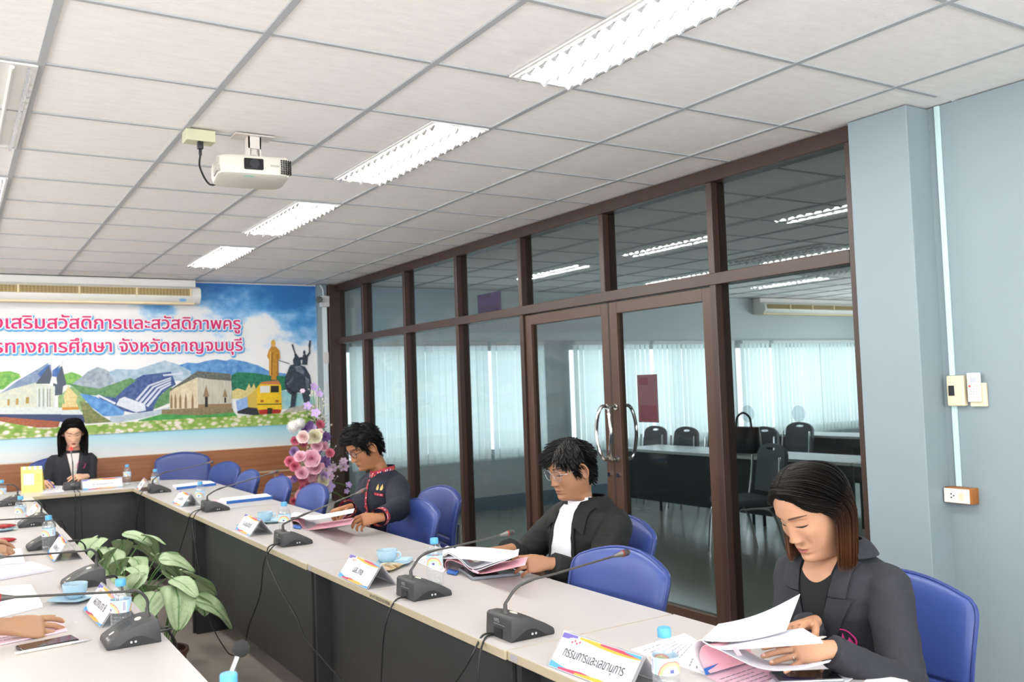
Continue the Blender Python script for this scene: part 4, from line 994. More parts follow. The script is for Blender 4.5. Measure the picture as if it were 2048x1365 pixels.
# ------------------------------------------------------------------ air conditioners
M_ac = mat('ac_casing', '#e3e1dc', 0.4); M_acg = mat('ac_grille_tan', '#b59f6d', 0.5); M_acy = mat('ac_yellowed', '#d9c8a0', 0.45)
def aircon(label, xl, xr, yw, s=1, grp='ceiling air conditioners', rz=0.0, origin=None):
    """casing profile in (distance from wall, z); s: +1 wall is at +y"""
    o = thing('air_conditioner', label, 'air conditioner', (origin or ((xl+xr)/2, yw, H)), rz, grp)
    up = [(0, -0.004), (0.15, -0.004), (0.155, -0.06), (0.17, -0.075), (0.17, -0.005)]
    body = [(0.0, -0.075), (0.17, -0.075), (0.205, -0.085), (0.235, -0.10), (0.245, -0.175), (0.238, -0.19), (0.20, -0.235), (0.175, -0.245), (0.0, -0.245)]
    a = xl - (origin[0] if origin else (xl+xr)/2); b = xr - (origin[0] if origin else (xl+xr)/2)
    def ext(prof, x0, x1):
        mb = MB(); n = len(prof)
        mb.add([(x0, -d, z) for d, z in prof] + [(x1, -d, z) for d, z in prof], [tuple(range(n)), tuple(range(2*n-1, n-1, -1))] + [(i, n+i, n+(i+1) % n, (i+1) % n) for i in range(n)])
        return mb
    ext([(0, -0.004), (0.145, -0.004), (0.15, -0.01), (0.15, -0.078), (0, -0.078)], a, b - 0.03).build('top_housing', M_ac, o, smooth=None, bevel=0.004)
    ext(body, a, b).build('casing', M_ac, o, smooth=30, bevel=0.006)
    ext([(0.10, -0.2465), (0.177, -0.2465), (0.2015, -0.2365), (0.205, -0.234), (0.205, -0.252), (0.10, -0.254)], a, b - 0.06).build('lower_rim', M_acy, o, smooth=None)
    nseg = 5; wseg = 0.475
    for k in range(nseg):
        x1 = b - 0.11 - k*(wseg + 0.018); x0 = x1 - wseg
        if x0 < a: break
        g = ext([(0.2405, -0.104), (0.2465, -0.172), (0.2485, -0.172), (0.2425, -0.104)], x0, x1).build('outlet_grille', mat('ac_recess', '#8c7a50', 0.6), o, smooth=None)
        f = MB()
        for q in range(16):
            x = lerp(x0 + 0.012, x1 - 0.012, q/15); f.box(x - 0.003, x + 0.003, -0.2535, -0.242, -0.172, -0.105)
        for q in range(4):
            z = -0.112 - q*0.017; f.box(x0, x1, -0.2525, -0.243, z - 0.0022, z + 0.0022)
        f.build('grille_slats', M_acg, g, smooth=None)
        MB().box(x1, x1 + 0.018, -0.256, -0.238, -0.178, -0.10).build('divider', M_acy, o, smooth=None)
    bd = MB().lathe([(0.022, 0), (0.022, 0.001)], 20, Matrix.Translation((b - 0.17, -0.2225, -0.212)) @ Matrix.Rotation(PI/2 + 0.70, 4, 'X') @ Matrix.Diagonal((1.6, 0.8, 1, 1)))
    bd.build('blue_badge', mat('badge_blue', '#7db2df', 0.4), o, smooth=None)
    return o
aircon('white ceiling air conditioner with tan grilles over the mural', -0.75, 1.84, YM)
aircon('air conditioner of the next room seen through the rightmost pane', 9.80, 12.4, YM)

# ------------------------------------------------------------------ projector
o = thing('projector', 'white projector hanging from the ceiling on a bracket', 'projector', (0.89, 0.60, H), 0, None)
pa = -0.12
PC = at(501, 346, 1, 0.34)
Rp = Matrix.Translation(PC) @ Matrix.Rotation(pa, 4, 'Z') @ Matrix.Rotation(-0.05, 4, 'X')
W2, D2, Hh = 0.150, 0.118, 0.040
b = MB(); out = []
for k in range(40):
    a = 2*PI*k/40; c, s = math.cos(a), math.sin(a); kk = 1/(abs(c)**7 + abs(s)**7)**(1/7)
    out.append((c*kk, s*kk))
b.rings([[(x*W2*f, y*D2*f, z) for x, y in out] for f, z in ((0.86, -Hh), (0.95, -Hh*0.86), (1.0, -Hh*0.3), (1.0, Hh*0.7), (0.985, Hh*0.9), (0.95, Hh))], True, Rp)
M_pj = mat('projector_white', '#c9c7bb', 0.4)
b.build('projector_body', M_pj, o, world=True, smooth=40)
MB().box(-0.045, 0.035, -D2 - 0.004, -D2 + 0.02, -0.02, 0.028, Rp).build('lens_window', mat('projector_black', '#17181a', 0.2), o, world=True, smooth=None, bevel=0.006)
l = MB().lathe([(0.020, 0), (0.0195, 0.0012), (0.016, 0.0006), (0.010, 0.0018), (0.003, 0.0022)], 24, Rp @ Matrix.Translation((-0.002, -D2 - 0.004, 0.004)) @ Matrix.Rotation(PI/2, 4, 'X'))
l.build('lens', mat('lens_glass', '#2b2d33', 0.08, spec=0.8), o, world=True)
v = MB()
for q in range(5):
    for r in range(7):
        x = 0.104 + q*0.0095; y = -D2 - 0.001 + (0.0 if q < 3 else (q-2)*0.004)
        v.box(x, x + 0.0062, y - 0.0015, y + 0.02, -0.030 + r*0.0088, -0.0245 + r*0.0088, Rp)
v.build('exhaust_slats', MATS['projector_black'], o, world=True, smooth=None)
v = MB()
for q in range(9):
    y = -0.10 + q*0.0105
    v.box(-W2 - 0.0006, -W2 + 0.01, y, y + 0.006, -0.028, -0.002, Rp); v.box(-W2 - 0.0006, -W2 + 0.01, y, y + 0.006, 0.004, 0.030, Rp)
v.build('side_vent_slats', mat('vent_grey', '#a9a69c', 0.5), o, world=True, smooth=None)
t = MB(); write(t, 'EPSON', Rp @ frame((0.062, -D2 - 0.0012, -0.004), (1, 0, 0), (0, 0, 1)), 0.012, 0.012, rows=26)
t.build('printed_brand', mat('print_grey', '#6d6c68', 0.6), o, world=True, smooth=None)
t = MB(); t.box(-0.04, 0.0, -0.1, -0.075, -Hh - 0.0006, -Hh, Rp); t.build('green_sticker', mat('pale_green_sticker', '#a9d2c4', 0.5), o, world=True, smooth=None)
M_br = mat('bracket_white', '#d5cdc6', 0.45)
br = MB().box(0.80, 0.975, 0.525, 0.625, H - 0.006, H - 0.001); br.build('ceiling_plate', M_br, o, world=True, smooth=None, bevel=0.001, seg=1)
br = MB()
br.box(0.862, 0.868, 0.545, 0.60, H - 0.10, H - 0.006); br.box(0.912, 0.918, 0.545, 0.60, H - 0.10, H - 0.006); br.box(0.862, 0.918, 0.545, 0.55, H - 0.06, H - 0.006)
br.build('bracket_fork', M_br, o, world=True, smooth=None)
top = Rp @ V((0.03, 0.03, Hh + 0.018))
MB().tube([(0.89, 0.572, H - 0.06), (0.885, 0.545, H - 0.12), (top.x, top.y + 0.03, top.z + 0.02), top], 0.019, 12).build('bracket_arm', M_br, o, world=True)
for sx, sy in ((-1, -1), (1, -1), (-1, 1), (1, 1)):
    e = Rp @ V((0.03 + sx*0.10, 0.0 + sy*0.085, Hh + 0.004)); m = Rp @ V((0.03 + sx*0.06, 0.02 + sy*0.05, Hh + 0.020))
    MB().tube([top, m, e, Rp @ V((0.03 + sx*0.10, sy*0.085, Hh - 0.004))], [0.009, 0.007, 0.006, 0.006], 8).build('mount_leg', M_br, o, world=True)
o = thing('power_socket_box', 'cream power socket box on the ceiling left of the projector', 'power box', (0.655, 0.575, H))
MB().box(0.595, 0.72, 0.545, 0.625, H - 0.052, H - 0.001).build('box_cover', mat('cream_plastic', '#c6c5a6', 0.45), o, world=True, smooth=None, bevel=0.004)
pl = MB().box(0.645, 0.668, 0.548, 0.572, H - 0.085, H - 0.0525); pl.cyl((0.6565, 0.56, H - 0.085), (0.6565, 0.56, H - 0.112), 0.007, n=10)
pl.build('black_plug', M_blk, o, world=True, smooth=40, bevel=0.002)
e = Rp @ V((-0.12, 0.10, Hh*0.6))
MB().tube(cr([(0.6565, 0.56, H - 0.11), (0.652, 0.55, H - 0.17), (0.675, 0.48, H - 0.255), (0.71, 0.40, H - 0.245), (0.70, 0.36, H - 0.19), (e.x + 0.03, e.y + 0.06, e.z + 0.035), e], 8), 0.0042, 8).build('power_cord', M_cable, o, world=True)

# ------------------------------------------------------------------ fittings on the right wall
M_cream = mat('ivory_plastic', '#dfd2b4', 0.45)
XW = 3.405
o = thing('wall_thermostat', 'ivory thermostat box with a dark window on the pale blue wall', 'thermostat', (XW, -1.145, 1.38))
MB().box(XW - 0.032, XW - 0.001, -1.185, -1.108, 1.318, 1.448).build('housing', M_cream, o, world=True, smooth=None, bevel=0.005)
MB().box(XW - 0.0335, XW - 0.031, -1.143, -1.116, 1.362, 1.406).build('dark_window', M_blk, o, world=True, smooth=None, bevel=0.002)
o = thing('remote_control', 'white air conditioner remote in its holder beside the thermostat', 'remote control', (XW, -1.235, 1.38))
MB().box(XW - 0.020, XW - 0.001, -1.272, -1.203, 1.315, 1.415).build('wall_holder', M_cream, o, world=True, smooth=None, bevel=0.004)
MB().box(XW - 0.032, XW - 0.0205, -1.258, -1.200, 1.335, 1.458).build('remote_body', mat('off_white_plastic', '#dedad2', 0.4), o, world=True, smooth=None, bevel=0.004)
MB().box(XW - 0.0328, XW - 0.031, -1.243, -1.212, 1.418, 1.440).build('display', mat('lcd_grey', '#b4b6c0', 0.3), o, world=True, smooth=None)
k = MB().lathe([(0.005, 0), (0.005, 0.0012)], 14, Matrix.Translation((XW - 0.032, -1.212, 1.402)) @ Matrix.Rotation(-PI/2, 4, 'Y')); k.build('red_button', mat('button_red', '#c0583f', 0.5), o, world=True)
k = MB()
for q in range(3):
    for r in range(4):
        k.box(XW - 0.0326, XW - 0.031, -1.246 + q*0.013, -1.238 + q*0.013, 1.366 + r*0.01, 1.371 + r*0.01)
k.build('keypad', mat('key_grey', '#b9b6b6', 0.5), o, world=True, smooth=None)
o = thing('wall_socket', 'white power socket on a wooden block low on the pale blue wall', 'power socket', (XW, -1.12, 0.94))
MB().box(XW - 0.05, XW - 0.001, -1.205, -1.085, 0.905, 0.972).build('wooden_block', mat('varnished_wood', '#a5682c', 0.45, col2='#8c5420', nscale=12), o, world=True, smooth=None, bevel=0.002)
fp = MB().box(XW - 0.056, XW - 0.0505, -1.196, -1.082, 0.908, 0.968); fp.build('faceplate', mat('faceplate_white', '#e3e2dd', 0.35), o, world=True, smooth=None, bevel=0.002)
MB().box(XW - 0.0572, XW - 0.0555, -1.172, -1.150, 0.920, 0.952).build('switch', M_cream, o, world=True, smooth=None, bevel=0.001)
k = MB()
for y, z in ((-1.116, 0.945), (-1.116, 0.93), (-1.127, 0.938)):
    k.lathe([(0.0035, 0), (0.0035, 0.0008)], 10, Matrix.Translation((XW - 0.0556, y, z)) @ Matrix.Rotation(-PI/2, 4, 'Y'))
k.build('socket_holes', M_blk, o, world=True, smooth=None)
o = thing('wall_conduit', 'pale painted conduit running down the corner to the wooden socket', 'conduit', (XW, -1.115, 1.8))
MB().box(XW - 0.012, XW - 0.001, -1.135, -1.112, 1.449, H - 0.001).build('upper_length', mat('conduit_paint', '#c3dbdc', 0.5), o, world=True, smooth=None, bevel=0.002)
MB().box(XW - 0.012, XW - 0.001, -1.135, -1.112, 0.973, 1.317).build('lower_length', MATS['conduit_paint'], o, world=True, smooth=None, bevel=0.002)

# ------------------------------------------------------------------ next room: blinds, tables, chairs, bag
def blind_mat():
    m = bpy.data.materials.new('blind_fabric'); m.use_nodes = True; nt = m.node_tree; n = nt.nodes; L = nt.links
    n.remove(n['Principled BSDF'])
    d = n.new('ShaderNodeBsdfDiffuse'); d.inputs[0].default_value = lin('#d5dedd')
    t = n.new('ShaderNodeBsdfTranslucent'); t.inputs[0].default_value = lin('#dfe9ea')
    mx = n.new('ShaderNodeMixShader'); mx.inputs[0].default_value = 0.55
    L.new(d.outputs[0], mx.inputs[1]); L.new(t.outputs[0], mx.inputs[2]); L.new(mx.outputs[0], n['Material Output'].inputs['Surface']); return m
M_blind = blind_mat()
def blinds(label, x0, x1):
    y = YM - 0.09
    o = thing('vertical_blind', label, 'blind', ((x0+x1)/2, y, 1.955), 0, 'vertical blinds of the next room')
    MB().box(x0 - 0.02, x1 + 0.02, y - 0.03, y + 0.03, 1.955, 2.0).build('headrail', mat('headrail_white', '#cfd6d4', 0.4), o, world=True, smooth=None)
    for xx in (x0 + 0.04, x1 - 0.04): MB().box(xx - 0.012, xx + 0.012, y + 0.0305, YM - 0.0005, 1.965, 1.995).build('wall_bracket', MATS['headrail_white'], o, world=True, smooth=None)
    s = MB(); n = int((x1 - x0) / 0.082)
    rnd = random.Random(int(x0*100))
    for k in range(n + 1):
        xc = x0 + (x1-x0)*k/n; a = 0.14 + rnd.uniform(-0.10, 0.10); w = 0.0445
        dx, dy = w*math.cos(a), w*math.sin(a)
        zb = 0.615
        s.add([(xc-dx, y-dy, zb), (xc, y-0.006, zb), (xc+dx, y+dy, zb), (xc-dx, y-dy, 1.955), (xc, y-0.006, 1.955), (xc+dx, y+dy, 1.955)], [(0, 1, 4, 3), (1, 2, 5, 4)])
        s.box(xc - dx*0.9, xc + dx*0.9, y - 0.008, y + 0.008, zb - 0.02, zb)
    s.build('hanging_slats', M_blind, o, world=True, smooth=None)
    return o
for x0, x1, lab in ((3.47, 5.14, 'vertical blind behind the two panes nearest the mural'), (5.26, 5.95, 'narrow vertical blind left of the wall pier in the next room'),
                    (6.47, 7.66, 'vertical blind behind the left glass door'), (7.80, 9.25, 'vertical blind behind the notice on the right glass door'),
                    (9.45, 9.97, 'narrow vertical blind at the left of the rightmost pane'), (10.09, 12.25, 'wide vertical blind filling the rightmost pane')):
    blinds(lab, x0, x1)
M_nt = mat('next_table_top', '#aab2ae', 0.25); M_nd = mat('next_dark_panel', '#272b2b', 0.5)
def ntable(label, x0, x1, y0, y1, front='-x'):
    o = thing('folding_table', label, 'table', ((x0+x1)/2, (y0+y1)/2, 0), 0, 'tables of the next room')
    MB().box(x0, x1, y0, y1, 0.712, 0.74).build('tabletop', M_nt, o, world=True, smooth=None, bevel=0.002, seg=1)
    MB().box(x0 + 0.05, x0 + 0.07, y0 + 0.02, y1 - 0.02, 0.2, 0.711).build('modesty_panel', M_nd, o, world=True, smooth=None)
    for y in (y0 + 0.06, y1 - 0.06):
        for x in (x0 + 0.09, x1 - 0.06): MB().cyl((x, y, 0), (x, y, 0.711), 0.016, n=10).build('leg', M_nd, o, world=True)
ntable('dark-fronted table of the next room behind the door handles', 6.0, 6.6, 2.95, 4.45)
ntable('dark-fronted table of the next room behind the right glass door', 6.0, 6.6, 1.42, 2.93)
ntable('dark-fronted table of the next room behind the rightmost pane', 6.0, 6.6, -0.15, 1.40)
ntable('table of the next room nearer the blinds', 8.6, 9.2, 2.9, 4.6)
ntable('second table of the next room under the wide blind', 8.6, 9.2, 1.2, 2.85)
M_ngrey = mat('grey_chair_vinyl', '#4d5457', 0.5)
def nchair(label):
    o = thing('banquet_chair', label, 'chair', (0, 0, 0), 0, 'grey chairs of the next room')
    p = []
    for k in range(25):
        a = PI * k / 24; p.append((0.20*math.cos(a)*(1 if True else 1), 0.80 + 0.11*math.sin(a)**0.8))
    p = [(0.215, 0.50)] + p + [(-0.215, 0.50)]
    b = MB(); nn = len(p); hole = [(0.07*math.cos(2*PI*k/nn + 0.06), 0.862 + 0.014*math.sin(2*PI*k/nn + 0.06)) for k in range(nn)]
    # outline with a hand slot: bridge ring between outline and slot
    rr = []
    for y in (-0.018, 0.018):
        rr.append([(x, y, z) for x, z in p]); rr.append([(x, y, z) for x, z in hole])
    vs = rr[0] + rr[1] + rr[2] + rr[3]; fs = []
    # match slot points to outline points by angle about the slot centre
    def ang(q): return math.atan2(q[1] - 0.862, q[0])
    h2 = [(0.07*math.cos(ang(q)), 0.862 + 0.014*math.sin(ang(q))) for q in p]
    vs = [(x, -0.018, z) for x, z in p] + [(x, -0.018, z) for x, z in h2] + [(x, 0.018, z) for x, z in p] + [(x, 0.018, z) for x, z in h2]
    for i in range(nn):
        j = (i+1) % nn
        fs += [(i, j, nn+j, nn+i), (2*nn+i, 3*nn+i, 3*nn+j, 2*nn+j), (i, 2*nn+i, 2*nn+j, j), (nn+i, nn+j, 3*nn+j, 3*nn+i)]
    b.add(vs, fs); o1 = b.build('backrest', M_ngrey, o, smooth=None, loc=(0, -0.20, 0)); o1.rotation_euler = (0.12, 0, 0)
    MB().box(-0.21, 0.21, -0.2, 0.21, 0.42, 0.475).build('seat', M_ngrey, o, smooth=None, bevel=0.02, seg=3)
    for sx in (-1, 1):
        MB().tube(cr([(sx*0.20, -0.23, 0.80), (sx*0.205, -0.20, 0.55), (sx*0.205, -0.14, 0.41), (sx*0.205, 0.10, 0.40), (sx*0.205, 0.19, 0.36), (sx*0.21, 0.23, 0.0)], 6), 0.011, 8).build('leg', M_chrome, o)
        MB().tube(cr([(sx*0.205, 0.0, 0.40), (sx*0.21, -0.14, 0.34), (sx*0.215, -0.25, 0.0)], 6), 0.011, 8).build('leg', M_chrome, o)
    return o
nc = nchair('grey chair with a hand slot, seen between the handles and the door notice'); q = at(1275, 880, 0, 6.95); nc.location = (6.95, q.y, 0); nc.rotation_euler = (0, 0, PI/2)
for xx, px_, py_, rz, lab in ((6.95, 1336, 880, PI/2, 'grey chair with a hand slot under the door notice'), (6.95, 1412, 885, PI/2 + 0.1, 'grey chair with a hand slot at the right edge of the glass door'),
                  (7.3, 1492, 870, PI/2, 'grey chair with a hand slot behind the black bag'), (8.2, 1566, 865, PI/2, 'grey chair with a hand slot right of the black bag')):
    q = at(px_, py_, 0, xx); dup(nc, (xx, q.y, 0), rz, lab)
q = at(1488, 1000, 2, 0.45); dup(nc, (q.x, q.y, 0), PI/2 - 0.25, 'dark chair with bright chrome legs close behind the rightmost pane')
p = at(1490, 905, 0, 6.3)
o = thing('handbag', 'black handbag standing on the next room table behind the rightmost pane', 'bag', (6.3, p.y, 0.74))
bg = MB(); bg.rings([[(x*f, y*g, z) for x, y in [(0.10*math.cos(2*PI*k/20), 0.19*math.copysign(abs(math.sin(2*PI*k/20))**0.6, math.sin(2*PI*k/20))) for k in range(20)]] for f, g, z in ((0.9, 0.9, 0), (1, 1, 0.04), (0.85, 1.0, 0.18), (0.5, 1.02, 0.25))])
bg.build('bag_body', mat('black_leather', '#17171a', 0.45), o)
MB().tube(cr([(0, -0.10, 0.24), (0, -0.08, 0.34), (0, 0.0, 0.385), (0, 0.08, 0.34), (0, 0.10, 0.24)], 6), 0.011, 8).build('handle', MATS['black_leather'], o)
# ------------------------------------------------------------------ potted caladiums in the aisle
def leaf_mat():
    m = bpy.data.materials.new('caladium_leaf'); m.use_nodes = True; nt = m.node_tree; n = nt.nodes; L = nt.links; b = n['Principled BSDF']
    b.inputs['Roughness'].default_value = 0.42
    at_ = n.new('ShaderNodeVertexColor'); at_.layer_name = 'vein'
    tc = n.new('ShaderNodeTexCoord'); ns = n.new('ShaderNodeTexNoise'); ns.inputs['Scale'].default_value = 60; ns.inputs['Detail'].default_value = 5; L.new(tc.outputs['Object'], ns.inputs['Vector'])
    ad = n.new('ShaderNodeMath'); ad.operation = 'MULTIPLY_ADD'; ad.inputs[1].default_value = 0.9; L.new(ns.outputs['Fac'], ad.inputs[0])
    sp = n.new('ShaderNodeSeparateColor'); L.new(at_.outputs['Color'], sp.inputs[0]); 
    sb = n.new('ShaderNodeMath'); sb.operation = 'SUBTRACT'; L.new(sp.outputs[0], sb.inputs[0]); sb.inputs[1].default_value = 0.45; L.new(sb.outputs[0], ad.inputs[2])
    r = n.new('ShaderNodeValToRGB'); e = r.color_ramp.elements; e[0].position = 0.15; e[0].color = lin('#a3b990'); e[1].position = 0.95; e[1].color = lin('#2f6b2e')
    q = e.new(0.5); q.color = lin('#7f9c6c')
    L.new(ad.outputs[0], r.inputs['Fac']); L.new(r.outputs['Color'], b.inputs['Base Color']); MATS['caladium_leaf'] = m; return m
M_leaf = leaf_mat(); M_stemg = mat('leaf_stalk', '#5f8a4c', 0.5)
def heart(seed):
    """a heart-shaped leaf in local XY, tip at +x, stalk at the origin, with a vein map"""
    rnd = random.Random(seed); mb = MB(); nu, nv = 29, 25; vein = []
    curl = rnd.uniform(0.25, 0.7); cup = rnd.uniform(0.1, 0.45)
    for i in range(nu):
        t = i/(nu-1); x = -0.28 + 1.28*t
        if x < 0: w = 0.50*math.sqrt(max(0, 1 - ((x - 0.06)/0.345)**2))
        else: w = 0.5*(1 - x)**0.62 * (1 + 0.35*x) 
        for j in range(nv):
            s = 2*j/(nv-1) - 1; y = w*s
            z = -curl*max(0, x)**2*0.5 + cup*y*y + 0.018*math.sin(7*x + 5*abs(s)) + 0.012*math.sin(11*s + 3*x)
            if x < 0 and abs(s) < 0.35: z -= 0.0
            mb.v.append((x, y, z))
            vv = math.exp(-(abs(y)/0.022)**1.5)
            for k in range(1, 5):
                vv = max(vv, 0.6*math.exp(-(abs((x + 0.02 - k*0.2*1.0) - abs(y)*0.75)/0.016)**1.3))
            ed = sm(0.86, 1.0, abs(s)); vein.append(max(vv*0.9, ed*0.5))
    for i in range(nu-1):
        for j in range(nv-1):
            mb.f.append((i*nv+j, (i+1)*nv+j, (i+1)*nv+j+1, i*nv+j+1)); mb.m.append(0)
    me = mb.mesh('leaf', M_leaf, smooth=80, recalc=False)
    ca = me.color_attributes.new('vein', 'FLOAT_COLOR', 'POINT')
    for k, v in enumerate(vein): ca.data[k].color = (v, v, v, 1)
    return me
LEAVES = [heart(s) for s in range(6)]
def caladium(label, x, y, seed, n=15, hh=0.42, spread=0.26, size=0.155, fixed=()):
    rnd = random.Random(seed)
    o = thing('potted_caladium', label, 'plant', (x, y, 0), 0, None)
    pt = MB().lathe([(0.085, 0), (0.10, 0.01), (0.125, 0.19), (0.135, 0.195), (0.135, 0.215), (0.12, 0.215), (0.115, 0.19), (0.02, 0.185)], 28)
    pt.build('pot', mat('brown_pot', '#5a3b2e', 0.5), o)
    items = [(V(p), rz, pit, s) for p, rz, pit, s in fixed]
    for k in range(n):
        a = 2.399*k + rnd.uniform(-0.3, 0.3); r = spread*(0.35 + 0.65*rnd.random()); z = hh + 0.17*rnd.random() - 0.5*max(0, r-0.15)
        items.append((V((max(-0.19, min(0.19, r*math.cos(a))), r*math.sin(a), z)), a + rnd.uniform(-0.5, 0.5), rnd.uniform(0.2, 0.9), size*rnd.uniform(0.75, 1.15)))
    for k, (p, rz, pit, s) in enumerate(items):
        lf = link('leaf', LEAVES[(k + seed) % 6], o); lf.location = p; lf.rotation_euler = (rnd.uniform(-0.35, 0.35), pit, rz); lf.scale = (s, s, s)
        st = MB().tube(cr([(0.03*math.cos(rz), 0.03*math.sin(rz), 0.19), (p.x*0.5, p.y*0.5, lerp(0.2, p.z, 0.65)), p], 5), 0.0032, 6)
        st.build('stalk', M_stemg, o)
    return o
caladium('green and white caladium nearest the camera between the tables', 0.62, 1.42, 3, 15, 0.42, 0.27, 0.17)
caladium('caladium in the middle of the three plants in the aisle', 0.60, 2.12, 5, 14, 0.44, 0.24, 0.15)
caladium('caladium farthest from the camera in the aisle', 0.62, 2.90, 8, 14, 0.47, 0.28, 0.17)

# ------------------------------------------------------------------ flower stand in the far right corner
def rose_mesh(name, col, col2, layers=4):
    mb = MB(); rnd = random.Random(len(name)*7)
    for L_ in range(layers):
        npet = 3 + L_*1; r = 0.25 + 0.75*L_/(layers-1); op = 0.15 + 0.75*L_/(layers-1)
        for k in range(npet):
            a0 = 2*PI*k/npet + L_*0.7 + rnd.uniform(-0.1, 0.1); wid = 2*PI/npet*0.75
            def S(u, v, a0=a0, wid=wid, r=r, op=op):
                a = a0 + wid*(u - 0.5)*1.5; vv = v
                rad = r*(0.25 + 0.75*math.sin(min(1, vv)*PI/2)) * (1 - 0.12*(2*u-1)**2) * (1 + 0.1*op*vv**4)
                z = 0.95*vv*(1 - 0.42*op*vv) - 0.12*(2*u-1)**2*vv - 0.08*op*vv**3
                return (rad*math.cos(a), rad*math.sin(a), z)
            mb.mi(0 if L_ > 0 else 1); mb.grid(S, 6, 6)
    mb.mi(2)
    for k in range(4):
        a = 2*PI*k/4 + 0.4
        mb.grid(lambda u, v, a=a: ((0.2 + 0.7*v)*math.cos(a + (u-0.5)*0.7*math.sin(PI*min(v+0.12, 1))), (0.2 + 0.7*v)*math.sin(a + (u-0.5)*0.7*math.sin(PI*min(v+0.12, 1))), -0.02 - 0.3*v*v), 4, 5)
    return mb.mesh('rose', [mat(name, col, 0.6, col2=col2, nscale=30), mat(name + '_heart', col2, 0.6), mat('calyx_green', '#4c6a3c', 0.6)], smooth=60, recalc=False)
def bloom_mesh(name, col, npet, heart_, wide=1.0, cupf=0.25):
    mb = MB()
    for k in range(npet):
        a = 2*PI*k/npet
        mb.mi(0); mb.grid(lambda u, v, a=a: (v*math.cos(a + wide*(u-0.5)*2*PI/npet*1.2*math.sin(PI*min(0.15 + 0.8*v, 1))), v*math.sin(a + wide*(u-0.5)*2*PI/npet*1.2*math.sin(PI*min(0.15 + 0.8*v, 1))), cupf*v*v*(1.2 - v) + 0.08*(2*u-1)**2*v), 5, 6)
    mb.mi(1); mb.ball((0, 0, 0.06), (0.16, 0.16, 0.10), 10, 6)
    return mb.mesh('blossom', [mat(name, col, 0.6), mat(name + '_eye', heart_, 0.6)], smooth=60, recalc=False)
def fluffy_mesh(name, col):
    mb = MB(); rnd = random.Random(3)
    for k in range(46):
        z = 1 - 1.5*(k + 0.5)/46; r = math.sqrt(max(0, 1 - z*z)); a = 2.399*k
        d = V((r*math.cos(a), r*math.sin(a), z)); u = d.orthogonal().normalized(); w = d.cross(u)
        for q in range(4):
            b = q*PI/2 + k
            c = d*0.95; e = u*math.cos(b) + w*math.sin(b); g_ = u*math.cos(b+0.9) + w*math.sin(b+0.9)
            mb.add([c*0.85, c + e*0.13, c*1.08 + (e+g_)*0.13, c + g_*0.13], [(0, 1, 2, 3)])
    mb.ball((0, 0, 0), 0.8, 12, 8)
    return mb.mesh('hydrangea', mat(name, col, 0.7), smooth=60, recalc=False)
FM = {'pink': rose_mesh('petal_pink', '#efc6d2', '#e3a6ba'), 'blush': rose_mesh('petal_blush', '#f0ddd8', '#e8c6c4'), 'rose': rose_mesh('petal_rose', '#dc8496', '#c95a76'),
      'lilac': rose_mesh('petal_lilac', '#c5abd2', '#ad8cc2'), 'violet': bloom_mesh('petal_violet', '#5b3a78', 9, '#3a2450', 1.1, 0.5), 'orchid': bloom_mesh('petal_orchid', '#b59bd2', 5, '#d9cf9a', 1.0, 0.3),
      'mauve': bloom_mesh('petal_mauve', '#d2b3cc', 6, '#a9823a', 1.0, 0.35), 'white': fluffy_mesh('petal_white', '#e6e3e0'), 'cream': rose_mesh('petal_cream', '#e2dccb', '#d3c8a4')}
fs = thing('flower_arrangement', 'tall stand of artificial pink, purple and white flowers in the far corner', 'flowers', (2.62, 4.62, 0))
YF = 4.45
FL = [('white', 238, 575, 52), ('white', 300, 545, 45), ('violet', 355, 600, 40), ('violet', 405, 550, 30), ('rose', 500, 560, 36), ('blush', 342, 680, 48), ('cream', 455, 680, 55), ('violet', 560, 680, 48),
      ('rose', 250, 722, 34), ('rose', 325, 752, 36), ('pink', 478, 772, 44), ('pink', 545, 780, 38), ('lilac', 240, 832, 40), ('violet', 470, 832, 44), ('rose', 605, 845, 34), ('pink', 310, 888, 46), ('pink', 425, 898, 66),
      ('rose', 205, 932, 40), ('violet', 555, 935, 50), ('rose', 250, 980, 40), ('cream', 360, 990, 46), ('pink', 462, 1005, 54), ('mauve', 570, 1020, 50), ('mauve', 640, 990, 36), ('pink', 320, 1050, 50), ('mauve', 610, 1078, 36),
      ('rose', 325, 1115, 38), ('pink', 425, 1085, 44), ('rose', 362, 1150, 26), ('blush', 442, 1150, 54), ('cream', 530, 1130, 46), ('orchid', 600, 1180, 48), ('pink', 305, 1275, 44), ('rose', 235, 1335, 32), ('violet', 120, 1075, 24),
      ('violet', 245, 1110, 32), ('pink', 195, 1120, 30), ('orchid', 378, 365, 36), ('orchid', 462, 438, 40), ('orchid', 445, 175, 36), ('orchid', 500, 245, 32), ('mauve', 328, 215, 22), ('mauve', 740, 985, 48), ('mauve', 745, 925, 34),
      ('orchid', 795, 1165, 28), ('orchid', 778, 1230, 24), ('violet', 820, 1345, 40), ('lilac', 425, 600, 34), ('violet', 425, 1190, 40), ('lilac', 545, 1075, 36), ('rose', 335, 1210, 34), ('blush', 505, 640, 30), ('pink', 520, 985, 30)]
rnd = random.Random(11)
